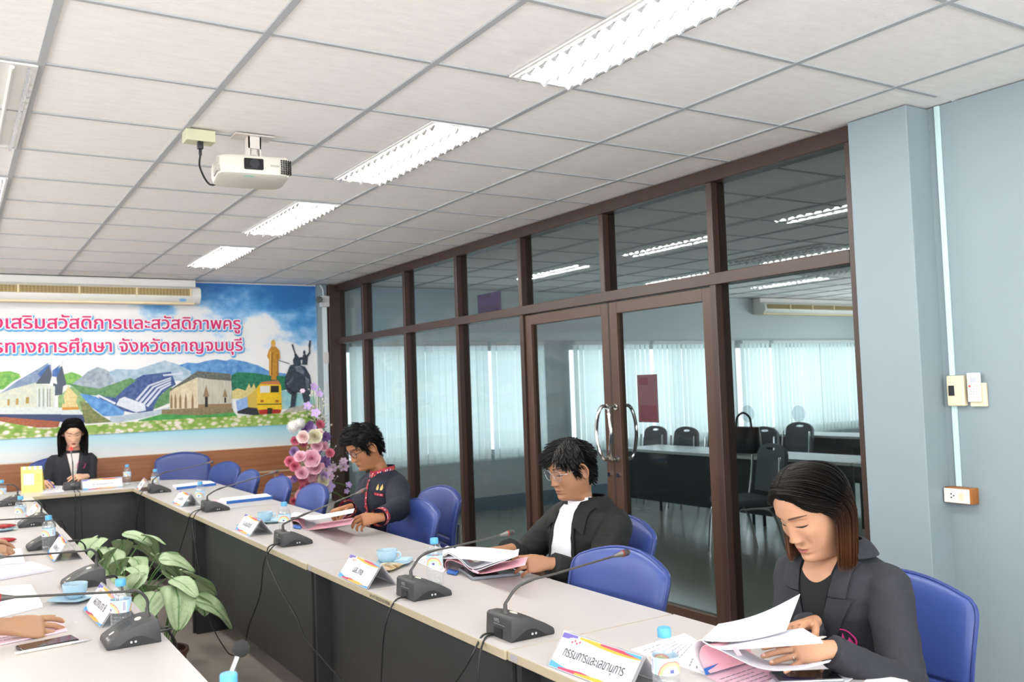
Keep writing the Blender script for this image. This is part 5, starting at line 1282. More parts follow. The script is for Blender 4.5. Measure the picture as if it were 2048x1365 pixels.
for kind, zx, zy, rz in FL:
    px, py = 540 + zx*0.1978, 740 + zy*0.1978
    dep = YF + rnd.uniform(-0.08, 0.08) + 0.10*abs(zx - 420)/300
    p = at(px, py, 1, dep); s = rz*0.1978 * (p - CAM_P).dot(f_) / F_PX * 1.32
    fo = link(FM[kind].name.split('.')[0], FM[kind], fs); fo.location = p - V((2.62, 4.62, 0)); fo.scale = (s, s, s)
    d = (CAM_P - p).normalized() + V((rnd.uniform(-0.45, 0.45), rnd.uniform(-0.3, 0.3), rnd.uniform(0.0, 0.6)))
    fo.rotation_euler = d.to_track_quat('Z', 'Y').to_euler()
fl = MB()                                   # small filler leaves and white sprigs
for k in range(420):
    a = rnd.uniform(0, 2*PI); z = rnd.uniform(0.42, 1.26); rr = rnd.uniform(0.04, 0.20)*(1.0 if z < 1.0 else 0.55)
    c = V((2.62 + rr*math.cos(a), 4.62 + rr*math.sin(a)*0.7, z)); d = V((math.cos(a), math.sin(a)*0.8, rnd.uniform(-0.3, 0.9))).normalized(); u = d.cross(V((0, 0, 1))).normalized()
    L_ = rnd.uniform(0.03, 0.065)
    fl.add([c, c + d*L_*0.5 + u*L_*0.26, c + d*L_, c + d*L_*0.5 - u*L_*0.26], [(0, 1, 2, 3)])
fl.build('foliage', mat('dark_foliage', '#4a5f3e', 0.6, col2='#31452c', nscale=9), fs, world=True, smooth=None)
sp = MB()
for k in range(110):
    a = rnd.uniform(0, 2*PI); z = rnd.uniform(0.55, 1.55); rr = rnd.uniform(0.05, 0.18)*(1.0 if z < 1.15 else 0.6)
    c = V((2.64 + rr*math.cos(a), 4.6 + rr*math.sin(a)*0.6, z)); sp.ball(c, rnd.uniform(0.006, 0.010), 7, 5)
    sp.tube([c, V((2.64 + rr*0.4*math.cos(a), 4.6 + rr*0.3*math.sin(a), z - 0.10)), V((2.63, 4.61, max(0.45, z - 0.28)))], 0.0011, 4)
k = sp.build('baby_breath_petals', mat('petal_ivory', '#dfdccb', 0.7), fs, world=True, smooth=60); k['kind'] = 'stuff'
st = MB()
for zx, zy in ((378, 365), (462, 438), (445, 175), (500, 245), (740, 985), (795, 1165), (820, 1345)):
    p = at(540 + zx*0.1978, 740 + zy*0.1978, 1, YF + 0.05); st.tube(cr([(2.62, 4.62, 0.55), ((p.x + 2.62)/2, 4.58, (p.z + 0.55)/2 + 0.05), p + V((0, 0.03, -0.01))], 5), 0.003, 5)
st.build('flower_stems', M_stemg, fs, world=True)
MB().lathe([(0.14, 0), (0.14, 0.015), (0.02, 0.02), (0.018, 0.3), (0.11, 0.34), (0.14, 0.46), (0.13, 0.46), (0.08, 0.40)], 28).build('pedestal_vase', mat('white_vase', '#cfcbc4', 0.4), fs)

# ------------------------------------------------------------------ papers and small things on the tables
M_paper = mat('white_paper', '#eeedf3', 0.7); M_pink = mat('pink_paper', '#eab3bd', 0.7); M_pinkl = mat('pale_pink_paper', '#e9c6d2', 0.7); M_spine = mat('blue_spine_tape', '#2f62ac', 0.45)
M_print = mat('paper_print', '#8b8a99', 0.8)
def sheet(mb, fn, nu=12, nv=8, t=0.0008):
    """a thin sheet with thickness from a surface function"""
    base_ = len(mb.v); P = [[V(fn(i/(nu-1), j/(nv-1))) for j in range(nv)] for i in range(nu)]
    top, bot = [], []
    for i in range(nu):
        for j in range(nv):
            du = P[min(i+1, nu-1)][j] - P[max(i-1, 0)][j]; dv = P[i][min(j+1, nv-1)] - P[i][max(j-1, 0)]
            n = du.cross(dv).normalized(); top.append(P[i][j] + n*t/2); bot.append(P[i][j] - n*t/2)
    N = nu*nv; fs = []
    for i in range(nu-1):
        for j in range(nv-1):
            a = i*nv+j; q = (a, a+nv, a+nv+1, a+1); fs.append(q); fs.append(tuple(N+k for k in q[::-1]))
    ring = [j for j in range(nv)] + [i*nv+nv-1 for i in range(1, nu)] + [(nu-1)*nv+j for j in range(nv-2, -1, -1)] + [i*nv for i in range(nu-2, 0, -1)]
    for k in range(len(ring)): a, b = ring[k], ring[(k+1) % len(ring)]; fs.append((b, a, N+a, N+b))
    mb.add(top + bot, fs)
def quadfn(a, b, c, d, bulge=0.0):
    a, b, c, d = [V(x) for x in (a, b, c, d)]
    return lambda u, v: a*(1-u)*(1-v) + b*u*(1-v) + c*u*v + d*(1-u)*v + V((0, 0, bulge*math.sin(PI*u)))
def profilefn(near, far, n=8):
    A = cr(near, n); B = cr(far, n)
    def f(u, v):
        x = u*(len(A)-1); i = min(int(x), len(A)-2); t = x-i; a = A[i].lerp(A[i+1], t)
        y = u*(len(B)-1); j = min(int(y), len(B)-2); s = y-j; b = B[j].lerp(B[j+1], s)
        return a.lerp(b, v)
    return f
def lines(mb, fn, rows, u0, u1, off=0.0012, seed=1, n=9):
    rnd = random.Random(seed)
    for r in range(rows):
        v = 0.12 + 0.76*r/max(1, rows-1); e = lerp(u0, u1, rnd.uniform(0.6, 1.0))
        if rnd.random() < 0.12: continue
        for k in range(n):
            a = lerp(u0, e, k/n); b = lerp(u0, e, (k+0.82)/n); hv = 0.16/rows
            q = [V(fn(a, v)), V(fn(b, v)), V(fn(b, v+hv)), V(fn(a, v+hv))]; nn = (q[1]-q[0]).cross(q[3]-q[0]).normalized()
            if nn.z < 0 and abs(nn.z) > 0.05: nn = -nn
            mb.add([p + nn*off for p in q], [(0, 1, 2, 3)])
def flat(z, *px): return [at(x, y, 2, z) for x, y in px]
# the nearest woman's booklet
o = thing('open_booklet', 'thick open booklet with a curled pink cover and blue spine before the nearest woman', 'booklet', at(1450, 1320, 2, TZ))
XA, XB = 1.285, 1.50
def pn(*pts, x=XA): return [at(a, b, 0, x) for a, b in pts]
def sweep(near, dx, dz=0.0, dy=0.0): return near, [p + V((dx, dy, dz)) for p in near]
def sweep2(near, dx, dy, xf, x=XA):
    return [at(a, b, 0, x) for a, b in near], [at(a + dx, b + dy, 0, xf) for a, b in near]
loopw = pn((1412, 1347), (1394, 1332), (1384, 1308), (1389, 1288), (1403, 1281), (1425, 1284))
m = MB(); fw = profilefn(*sweep(loopw, XB-XA-0.03, 0.0, 0.006)); sheet(m, fw, 40, 8, 0.0012); m.build('outer_page', M_paper, o, world=True, smooth=50)
loopp = [p + V((0.004, -0.007 if i < 5 else -0.004, -0.002)) for i, p in enumerate(pn((1414, 1345), (1400, 1330), (1393, 1308), (1400, 1291), (1416, 1288), (1435, 1296)))]
m = MB(); sheet(m, profilefn(*sweep(loopp, XB-XA-0.04, 0.0, 0.006)), 28, 8, 0.001); m.build('pink_cover', M_pink, o, world=True, smooth=50)
for k in range(3):
    nr = ((1406, 1284), (1440, 1297 + k), (1520, 1292 + 2*k), (1642 + 2*k, 1280 + 3*k))
    fr_ = ((1404, 1281), (1440, 1278), (1520, 1268), (1606 + 3*k, 1258 + 2*k))
    m = MB(); sheet(m, profilefn([at(a, b, 0, XA) for a, b in nr], [at(a, b, 0, XA + 0.13 - 0.012*k) for a, b in fr_]), 26, 8, 0.0022); m.build('page_sheaf', M_paper, o, world=True, smooth=50)
low = ((1430, 1297), (1450, 1306), (1478, 1320), (1515, 1336), (1560, 1342), (1610, 1337), (1658, 1325))
m = MB(); sheet(m, profilefn([at(a, b, 0, XA) for a, b in low], [at(a + 4, b - q, 0, XA + 0.14) for (a, b), q in zip(low, (22, 24, 24, 20, 14, 8, 4))]), 32, 8, 0.0012); m.build('lower_page', M_paper, o, world=True, smooth=50)
fu = quadfn(at(1402, 1282, 0, XA), at(1572, 1262, 0, 1.36), at(1600, 1189, 0, 1.46), at(1437, 1249, 0, 1.46), -0.012)
m = MB(); sheet(m, fu, 16, 10, 0.0008); k = m.build('raised_page', M_paper, o, world=True, smooth=50)
m = MB(); lines(m, lambda u, v: fu(u, v), 18, 0.1, 0.8, 0.0011, 5, 12); lines(m, lambda u, v: fu(u, v), 18, 0.1, 0.8, -0.0011, 5, 12); m.build('print_lines', M_print, k, world=True, smooth=None)
sp_ = [at(1412, 1351, 0, XA - 0.006), at(1408, 1338, 0, XA - 0.006), at(1490, 1309, 0, XA + 0.17), at(1500, 1323, 0, XA + 0.17)]
m = MB(); sheet(m, quadfn(sp_[0], sp_[3], sp_[2], sp_[1]), 6, 4, 0.003); m.build('spine_tape', M_spine, o, world=True, smooth=None)
bk_ = [at(1462, 1294, 0, XA + 0.0), at(1470, 1293, 0, XA), at(1486, 1311, 0, XA - 0.004), at(1476, 1312, 0, XA - 0.004)]
m = MB(); sheet(m, quadfn(bk_[0] + V((-0.003, 0, 0)), bk_[3] + V((-0.003, 0, 0)), bk_[2] + V((-0.003, 0, 0)), bk_[1] + V((-0.003, 0, 0)), 0.003), 8, 3, 0.0006); m.build('page_marker', M_pink, o, world=True, smooth=None)
# sheets under it
def paper(name, label, cat, px, z, m, grp=None, n=0, thick=0.0012, **kw):
    P = flat(z, *px)
    f = quadfn(*P); c = (P[0] + P[1] + P[2] + P[3]) / 4
    o = thing(name, label, cat, (c.x, c.y, TZ), 0, grp)
    s = MB(); sheet(s, f, 8, 6, thick); s.build('sheet', m, o, world=True, smooth=None)
    if n: l = MB(); lines(l, f, n, 0.08, 0.9, 0.0006 + thick/2, int(px[0][0]), 7); l.build('print_lines', M_print, o, world=True, smooth=None)
    return o
paper('printed_page', 'printed white page left of the curled booklet, nearest bottle in front', 'paper', [(1262, 1300), (1370, 1268), (1408, 1290), (1410, 1350)], TZ + 0.001, M_paper, n=9)
paper('pink_page', 'printed pale pink page below the curled booklet', 'paper', [(1412, 1353), (1505, 1322), (1640, 1350), (1500, 1400)], TZ + 0.0012, M_pinkl, n=8)
paper('loose_page', 'white page under the phone of the nearest woman', 'paper', [(1500, 1392), (1600, 1318), (1715, 1352), (1640, 1400)], TZ + 0.0034, M_paper)
paper('loose_page', 'white page corner at the lower right table edge', 'paper', [(1722, 1372), (1742, 1348), (1815, 1362), (1800, 1400)], TZ + 0.001, M_paper)
def phone(label, c, rz, L=0.155, W=0.075, glassc='#17181b', frame_c='#8d8f93', tilt=0):
    o = thing('smartphone', label, 'phone', c, rz)
    MB().box(-L/2, L/2, -W/2, W/2, 0, 0.0085).build('phone_body', mat('phone_' + frame_c.strip('#'), frame_c, 0.25, metal=0.5), o, smooth=40, bevel=0.003)
    MB().box(-L/2 + 0.004, L/2 - 0.004, -W/2 + 0.004, W/2 - 0.004, 0.0084, 0.0092).build('screen', mat('phone_glass', glassc, 0.06, spec=0.7), o, smooth=None)
    return o
p = at(1612, 1350, 2, TZ + 0.014); phone('smartphone in a clear case at the elbow of the nearest woman', (p.x, p.y, TZ + 0.0045), -0.55)
p = at(98, 1285, 2, TZ + 0.009); phone('black smartphone lying on the left table beside the hand', (p.x - 0.004, p.y, TZ + 0.0005), 0.18, frame_c='#26282b')
# man in black: booklet on a grey tablet
c = at(1030, 1143, 2, TZ)
o = thing('tablet', 'grey tablet case under the booklet of the man in black', 'tablet', (1.505, -0.37, TZ + 0.001), -0.25)
MB().box(-0.105, 0.085, -0.09, 0.115, 0, 0.011).build('tablet_case', mat('tablet_grey', '#7f858d', 0.5), o, smooth=None, bevel=0.003)
MB().box(-0.1, 0.08, -0.085, 0.11, 0.0108, 0.0118).build('screen', MATS['phone_glass'], o, smooth=None)
o = thing('open_booklet', 'open booklet with pink cover and white pages held by the man in black', 'booklet', (1.4, -0.3, TZ))
XC, XD = 1.40, 1.60
def pm(*pts): return [at(a, b, 0, XC) for a, b in pts]
m = MB(); sheet(m, profilefn(*sweep2(((893, 1142), (890, 1128), (900, 1121), (925, 1130), (955, 1148), (1000, 1142), (1050, 1131)), 6, -17, XC + 0.14, XC)), 28, 6, 0.0012); m.build('pink_cover', M_pink, o, world=True, smooth=50)
for k in range(2):
    m = MB(); sheet(m, profilefn(*sweep2(((888, 1140 - k), (883, 1120), (893, 1107 - 2*k), (920, 1121 - 3*k), (945, 1143 - 5*k), (985, 1131 - 4*k), (1036, 1112 - k)), 2, -12, XC + 0.13, XC)), 28, 6, 0.002); m.build('page_sheaf', M_paper, o, world=True, smooth=50)
f2 = quadfn(at(885, 1118, 0, XC), at(985, 1125, 0, XC - 0.0), at(1036, 1103, 0, 1.5), at(915, 1094, 0, 1.6), 0.004)
m = MB(); sheet(m, f2, 12, 8, 0.001); k = m.build('upper_page', M_paper, o, world=True, smooth=50)
m = MB(); lines(m, f2, 14, 0.08, 0.75, 0.0012, 3, 9); m.build('print_lines', mat('faint_print', '#b5b6c6', 0.8), k, world=True, smooth=None)
m = MB(); sheet(m, quadfn(*flat(TZ + 0.006, (893, 1146), (913, 1150), (918, 1143), (898, 1139))), 4, 3, 0.004); m.build('spine_tape', M_spine, o, world=True, smooth=None)
m = MB(); sheet(m, quadfn(*[at(a, b, 0, XC - 0.012) for a, b in ((945, 1139), (958, 1145), (956, 1149), (943, 1143))]), 4, 3, 0.0007); m.build('page_marker', M_pinkl, o, world=True, smooth=None)
paper('printed_page', 'white page left of the pink booklet of the man in black', 'paper', [(828, 1122), (868, 1106), (905, 1128), (885, 1146)], TZ + 0.001, M_paper, n=6)
# man in navy: booklet
o = thing('open_booklet', 'pink booklet with lifted white pages held by the man in the navy jacket', 'booklet', (1.35, 1.1, TZ))
XE = 1.33
def pq(*pts): return [at(a, b, 0, XE) for a, b in pts]
m = MB(); sheet(m, profilefn(*sweep2(((588, 1055), (585, 1043), (598, 1046), (613, 1060), (650, 1057), (702, 1049)), 8, -13, XE + 0.14, XE)), 26, 6, 0.0014); m.build('pink_cover', M_pink, o, world=True, smooth=50)
m = MB(); sheet(m, profilefn(*sweep2(((584, 1050), (581, 1037), (592, 1034), (622, 1040), (665, 1034), (706, 1026)), 3, -8, XE + 0.12, XE)), 26, 6, 0.003); m.build('page_sheaf', M_paper, o, world=True, smooth=50)
m = MB(); sheet(m, quadfn(*flat(TZ + 0.005, (586, 1056), (602, 1058), (602, 1052), (586, 1050))), 4, 3, 0.004); m.build('spine_tape', M_spine, o, world=True, smooth=None)
# flat booklets on the far right row
for lab, px in (('flat white booklet with blue spine before the second empty chair', [(453, 1006), (545, 996), (532, 990), (440, 1000)]), ('flat white booklet with blue spine before the third empty chair', [(353, 978), (432, 969), (420, 964), (345, 973)])):
    o = paper('flat_booklet', lab, 'booklet', px, TZ + 0.010, M_paper, 'flat booklets on the right row', thick=0.018)
    P = flat(TZ + 0.010, *px); d = (P[0] - P[3]).normalized()*0.004
    m = MB(); sheet(m, quadfn(P[0] + d, P[1] + d, P[1] - d*0.5, P[0] - d*0.5), 4, 3, 0.0205); m.build('spine_tape', M_spine, o, world=True, smooth=None)
paper('pink_page', 'pale pink pages sticking out left of the flat booklet before the second empty chair', 'paper', [(430, 1005), (456, 1007), (445, 1000), (425, 1000)], TZ + 0.002, M_pinkl)
paper('printed_page', 'white pages under the hands of the woman at the far table', 'paper', [(82, 988), (128, 984), (128, 972), (90, 972)], TZ + 0.002, M_paper, n=4)
# left row
paper('white_booklet', 'white booklet on the left table behind the pen and hand', 'booklet', [(-60, 1248), (85, 1212), (62, 1172), (-60, 1180)], TZ + 0.006, M_paper, thick=0.011)
paper('printed_page', 'printed pages under the nearest left hand', 'paper', [(-60, 1302), (135, 1262), (120, 1238), (-60, 1262)], TZ + 0.003, M_pinkl, n=6, thick=0.004)
paper('folder', 'pale grey folder lying on the left row', 'folder', [(-50, 1168), (106, 1140), (65, 1125), (-50, 1138)], TZ + 0.006, mat('folder_grey', '#d5d3dc', 0.4), thick=0.010)
paper('printed_page', 'white page under the second pair of hands on the left row', 'paper', [(-40, 1132), (50, 1126), (42, 1098), (-40, 1102)], TZ + 0.014, M_paper, thick=0.003)
# pens
def pen(label, a, b, r, col, tip='#b9b9bd', clip=True):
    a, b = V(a), V(b); o = thing('pen', label, 'pen', a); d = (b - a).normalized()
    MB().tube([a, a + (b-a)*0.72], [r, r], 10).build('barrel', mat('pen_' + col.strip('#'), col, 0.35), o, world=True)
    MB().tube([a + (b-a)*0.72, a + (b-a)*0.90, b], [r*1.02, r*0.8, 0.0008], 10).build('tip', mat('pentip_' + tip.strip('#'), tip, 0.3, metal=0.4), o, world=True)
    return o
pen('ivory stylus lying along the black phone on the left table', at(30, 1308, 2, TZ + 0.0045), at(184, 1279, 2, TZ + 0.0045), 0.0042, '#e4dccb')
pen('gold pen under the nearest left hand', at(2, 1240, 2, TZ + 0.018), at(112, 1232, 2, TZ + 0.018), 0.0045, '#cdb482', '#b58d4a')
# small clear lens-like scrap
MB().lathe([(0.012, 0), (0.012, 0.001), (0.010, 0.0012)], 20).build('clear_disc', M_acryl, smooth=None)
k = bpy.data.objects['clear_disc']; p = at(152, 1244, 2, TZ); k.location = (p.x, p.y, TZ + 0.0005); tag(k, 'small clear plastic disc on the left table before the name sign', 'disc')
# yellow card stand at the far table
o = thing('yellow_card_stand', 'yellow card standing on the far table left of the woman', 'card stand', (0.30, 4.80, TZ))
a, b = at(43, 987, 2, TZ), at(87, 984, 2, TZ); a = V((0.225, 4.86, TZ)); b = V((0.372, 4.80, TZ)); hx = (b - a); up = V((0.0, 0.055, 0.205))
m = MB(); sheet(m, quadfn(a, b, b + up, a + up), 4, 4, 0.003); m.build('card', mat('card_yellow', '#ecd768', 0.5, col2='#e9d98e', nscale=5), o, world=True, smooth=None)
m = MB(); sheet(m, quadfn(a + up, b + up, b + V((0.03, 0.13, 0)), a + V((0.03, 0.13, 0))), 4, 4, 0.003); m.build('back_leg', MATS['card_yellow'], o, world=True, smooth=None)
Fc = frame(a + (b-a)*0.5 - hx.cross(up).normalized()*-0.0, hx, up); nrm = hx.cross(up).normalized(); sgn = -1 if nrm.dot(CAM_P - a) < 0 else 1
def patch(u0, u1, v0, v1, lay=1): return [a + hx*u + up*v + nrm*sgn*(0.0018 + 0.0004*lay) for u, v in ((u0, v0), (u1, v0), (u1, v1), (u0, v1))]
m = MB(); m.poly(patch(0.12, 0.60, 0.30, 0.72)); m.build('white_panel', mat('card_white', '#eceaf0', 0.5), o, world=True, smooth=None)
m = MB()
for u in (0.1, 0.36, 0.62, 0.86): m.poly(patch(u, u + 0.12, 0.88, 1.0))
m.build('scalloped_trim', MATS['card_white'], o, world=True, smooth=None)
mo = mat('card_olive', '#b3a04a', 0.6)
for pl in ([patch(0.68, 0.92, 0.42 + 0.06*k, 0.445 + 0.06*k) for k in range(5)], [patch(0.12, 0.45, 0.765, 0.785)], [patch(0.12, 0.9, 0.10, 0.115)]):
    m = MB()
    for q in pl: m.poly(q)
    m.build('printed_text', mo, o, world=True, smooth=None)
# ------------------------------------------------------------------ people
def spl(tab, x):
    """smooth (Catmull-Rom) 1-D table"""
    n = len(tab)
    if x <= tab[0][0]: return tab[0][1]
    if x >= tab[-1][0]: return tab[-1][1]
    for i in range(n-1):
        x0, y0 = tab[i]; x1, y1 = tab[i+1]
        if x0 <= x <= x1:
            t = (x-x0)/(x1-x0); h = x1-x0
            m0 = (y1-tab[i-1][1])/(x1-tab[i-1][0]) if i > 0 else (y1-y0)/h
            m1 = (tab[i+2][1]-y0)/(tab[i+2][0]-x0) if i+2 < n else (y1-y0)/h
            return (2*t**3-3*t*t+1)*y0 + (t**3-2*t*t+t)*h*m0 + (-2*t**3+3*t*t)*y1 + (t**3-t*t)*h*m1
def fuse(mb, voxel, smooth=3, name='fused', mats=None):
    """grow one continuous skin over overlapping closed shapes"""
    me = mb.mesh(name, mats or bpy.data.materials[0], smooth=None)
    o = bpy.data.objects.new('tmp_fuse', me); COL.objects.link(o)
    r = o.modifiers.new('r', 'REMESH'); r.mode = 'VOXEL'; r.voxel_size = voxel; r.use_smooth_shade = True
    if smooth: s = o.modifiers.new('s', 'SMOOTH'); s.iterations = smooth; s.factor = 0.5
    dg = bpy.context.evaluated_depsgraph_get(); dg.update()
    m2 = bpy.data.meshes.new_from_object(o.evaluated_get(dg)); m2.name = name
    bpy.data.objects.remove(o); bpy.data.meshes.remove(me)
    out = MB(); out.v = [tuple(v.co) for v in m2.vertices]; out.f = [tuple(p.vertices) for p in m2.polygons]; out.m = [0]*len(out.f)
    bpy.data.meshes.remove(m2)
    return out
def bvh(mb): return BVHTree.FromPolygons([V(v) for v in mb.v], mb.f)

# -- head: rings by height, face features added in front; +y is the way the face looks, +x the person's right
HW = [(-0.21, .061), (-0.165, .056), (-0.135, .054), (-0.118, .052), (-0.105, .053), (-0.085, .0585), (-0.06, .0645), (-0.03, .069), (0, .0715), (0.03, .0735), (0.055, .0725), (0.08, .064), (0.098, .049), (0.11, .030), (0.1155, .012)]
HF = [(-0.21, .036), (-0.165, .030), (-0.14, .030), (-0.128, .040), (-0.119, .064), (-0.112, .080), (-0.10, .0875), (-0.085, .0865), (-0.065, .088), (-0.035, .0895), (0, .090), (0.03, .0935), (0.055, .0895), (0.08, .072), (0.098, .049), (0.11, .025), (0.1155, .008)]
HB = [(-0.21, .066), (-0.165, .062), (-0.13, .064), (-0.10, .070), (-0.06, .083), (-0.03, .094), (0, .101), (0.03, .102), (0.06, .093), (0.08, .077), (0.098, .055), (0.11, .032), (0.1155, .012)]
def g2(x, z, cx, cz, sx, sz): return math.exp(-((x-cx)/sx)**2 - ((z-cz)/sz)**2)
def face_dy(x, z, K):
    ax = abs(x); d = 0.0
    nl = K.get('nose', 1.0)
    if z > -0.056:                                                  # nose
        t = min(1.0, max(0.0, (0.022 - z)/0.058)); h = (0.0035 + 0.0185*t**1.25)*nl; w = 0.0075 + 0.0065*t
        if z < -0.036: h *= math.exp(-((z+0.036)/0.0062)**2)
        if z > 0.022: h *= math.exp(-((z-0.022)/0.012)**2)
        d += h*math.exp(-(ax/w)**2)
    d += 0.0085*nl*g2(ax, z, 0.0135, -0.0375, 0.0062, 0.0065)          # wings
    d -= 0.004*g2(ax, z, 0.0075, -0.0445, 0.004, 0.003)
    d -= 0.0125*g2(ax, z, 0.031, 0.010, 0.017, 0.0115)              # sockets
    d += 0.0098*g2(ax, z, 0.032, 0.0085, 0.0145, 0.0085)             # lids over the eyeballs
    d -= 0.0022*g2(ax, z, 0.032, 0.0185, 0.015, 0.0022)              # lid crease
    d -= 0.0026*g2(ax, z, 0.033, -0.0005, 0.014, 0.0022)
    d += 0.0045*g2(ax, z, 0.030, 0.030, 0.022, 0.0075)               # brow
    d += 0.0045*g2(ax, z, 0.045, -0.020, 0.018, 0.016)               # cheek
    d -= 0.0030*g2(ax, z, 0.030, -0.050, 0.008, 0.016)               # fold beside the mouth
    mw = K.get('mouth', 1.0)
    d += 0.0065*g2(ax, z, 0.0, -0.0635, 0.021*mw, 0.0055) + 0.0068*g2(ax, z, 0.0, -0.0755, 0.018*mw, 0.0058)
    d -= 0.0062*g2(ax, z, 0.0, -0.0692, 0.024*mw, 0.0018)
    d -= 0.0022*g2(ax, z, 0.0, -0.055, 0.004, 0.005); d -= 0.004*g2(ax, z, 0.0, -0.0855, 0.020, 0.005)
    d += 0.0055*g2(ax, z, 0.0, -0.101, 0.017, 0.011)                # chin
    return d
def head_pt(t, z, K, off=0.0):
    w = spl(HW, z); f = spl(HF, z); b = spl(HB, z)
    if -0.13 < z < 0.02: w *= lerp(1.0, K.get('jaw', 1.0), sm(0.02, -0.06, z) if False else (1 - sm(-0.06, 0.02, z)))
    w *= K.get('wide', 1.0)
    c, s = math.cos(t), math.sin(t)
    n = 2.15 if z > 0.03 else lerp(2.45, 2.15, sm(-0.02, 0.03, z)) if z > -0.02 else lerp(1.95, 2.45, sm(-0.11, -0.03, z))
    if c >= 0: x = w*math.copysign(abs(s)**(2/n), s); y = f*abs(c)**(2/n)
    else: x = w*math.copysign(abs(s)**(2/2.15), s); y = -b*abs(c)**(2/2.15)
    if c > 0 and -0.13 < z < 0.06: y += face_dy(x, z, K)*min(1, c*2.2)
    p = V((x, y, z))
    if off: p += V((x/w if w else 0, y/(f if c > 0 else b)*0.95, sm(0.05, 0.115, z)*1.2)).normalized()*off
    return p
def face_xy(x, z, K, off=0.0):
    """point on the front of the face above (x, z)"""
    lo, hi = 0.0, PI/2
    for _ in range(28):
        m = (lo+hi)/2
        if abs(head_pt(m, z, K).x) < abs(x): lo = m
        else: hi = m
    p = head_pt(math.copysign((lo+hi)/2, x), z, K); return p + V((p.x*3, 1 - abs(p.x)*6, 0)).normalized()*off
ZS = [-0.21, -0.19, -0.17, -0.155, -0.143, -0.135, -0.129, -0.124, -0.120, -0.116, -0.112, -0.108, -0.104] + [-0.1 + 0.0026*i for i in range(1, 62)] + [0.066 + 0.005*i for i in range(9)] + [0.1095, 0.1125, 0.1145, 0.1155]
def head_mesh(K):
    mb = MB(); nt = 120
    ts = []
    for i in range(nt):                        # denser in front
        u = -1 + 2*i/nt; ts.append(PI*(0.55*u + 0.45*u*abs(u)))
    rings = [[head_pt(t, z, K) for t in ts] for z in ZS]
    base_ = len(mb.v)
    for r in rings: mb.v += [tuple(p) for p in r]
    mw = K.get('mouth', 1.0)
    for i in range(len(rings)-1):
        for j in range(nt):
            q = (i*nt+j, i*nt+(j+1) % nt, (i+1)*nt+(j+1) % nt, (i+1)*nt+j)
            c = (rings[i][j] + rings[i+1][(j+1) % nt])/2; m = 0
            if c.y > 0.05:
                ax = abs(c.x)/(0.0235*mw)
                if ax < 1:
                    up = -0.0692 + 0.0085*(1-ax**1.6) * (0.86 + 0.14*math.sin(min(1, ax*3)*PI/2)); dn = -0.0692 - 0.0105*(1-ax**2)
                    if dn < c.z < up: m = 1
            mb.f.append(q); mb.m.append(m)
    mb.f.append(tuple(range((len(rings)-1)*nt, len(rings)*nt))); mb.m.append(0)
    for s in (-1, 1):                          # ears
        E = Matrix.Translation((s*(spl(HW, 0)*K.get('wide', 1.0) + 0.001), -0.012, -0.008)) @ Matrix.Rotation(s*0.42, 4, 'Z') @ Matrix.Rotation(-0.18, 4, 'X')
        mb.cm = 0
        ring = []
        for k in range(22):
            a = 2*PI*k/22; rx = 0.0175*(1 - 0.28*max(0, -math.sin(a))**1.0); ring.append(V((s*(0.008 + 0.006*max(0, -math.cos(a))), rx*math.cos(a), 0.032*math.sin(a))))
        mb.tube(ring + [ring[0]], 0.0038, 7, False, E)
        mb.rings([[V((s*0.0045, p.y*f_2, p.z*f_2)) + V((s*h_, 0, 0)) for p in ring] for f_2, h_ in ((1.0, -0.006), (1.0, 0.0015), (0.7, -0.001), (0.35, -0.004), (0.1, -0.004))], True, E)
        mb.ball((0, 0.004, -0.03), (0.006, 0.008, 0.008), 10, 8, E)
    return mb
def strip(pts, w, fn, K, off, thick=0.0012, taper=True):
    """a thin band on the face following (x,z) points"""
    mb = MB(); n = len(pts); rows = []
    for i, (x, z) in enumerate(pts):
        u = i/(n-1); ww = w*(0.35 + 0.65*math.sin(PI*min(1, 0.15 + u*0.85)) if taper else 1.0)
        rows.append((face_xy(x, z + ww, K, off), face_xy(x, z - ww, K, off)))
    for a, b in rows: mb.v += [tuple(a), tuple(b)]
    for a, b in rows: mb.v += [tuple(a - V((0, thick, 0))), tuple(b - V((0, thick, 0)))]
    N = 2*n
    for i in range(n-1):
        q = (2*i, 2*i+1, 2*i+3, 2*i+2); mb.f.append(q); mb.f.append(tuple(N+k for k in q[::-1]))
        mb.f += [(2*i, 2*i+2, N+2*i+2, N+2*i), (2*i+1, N+2*i+1, N+2*i+3, 2*i+3)]
    mb.f += [(0, N, N+1, 1), (2*n-2, 2*n-1, N+2*n-1, N+2*n-2)]
    mb.m = [0]*len(mb.f); return mb
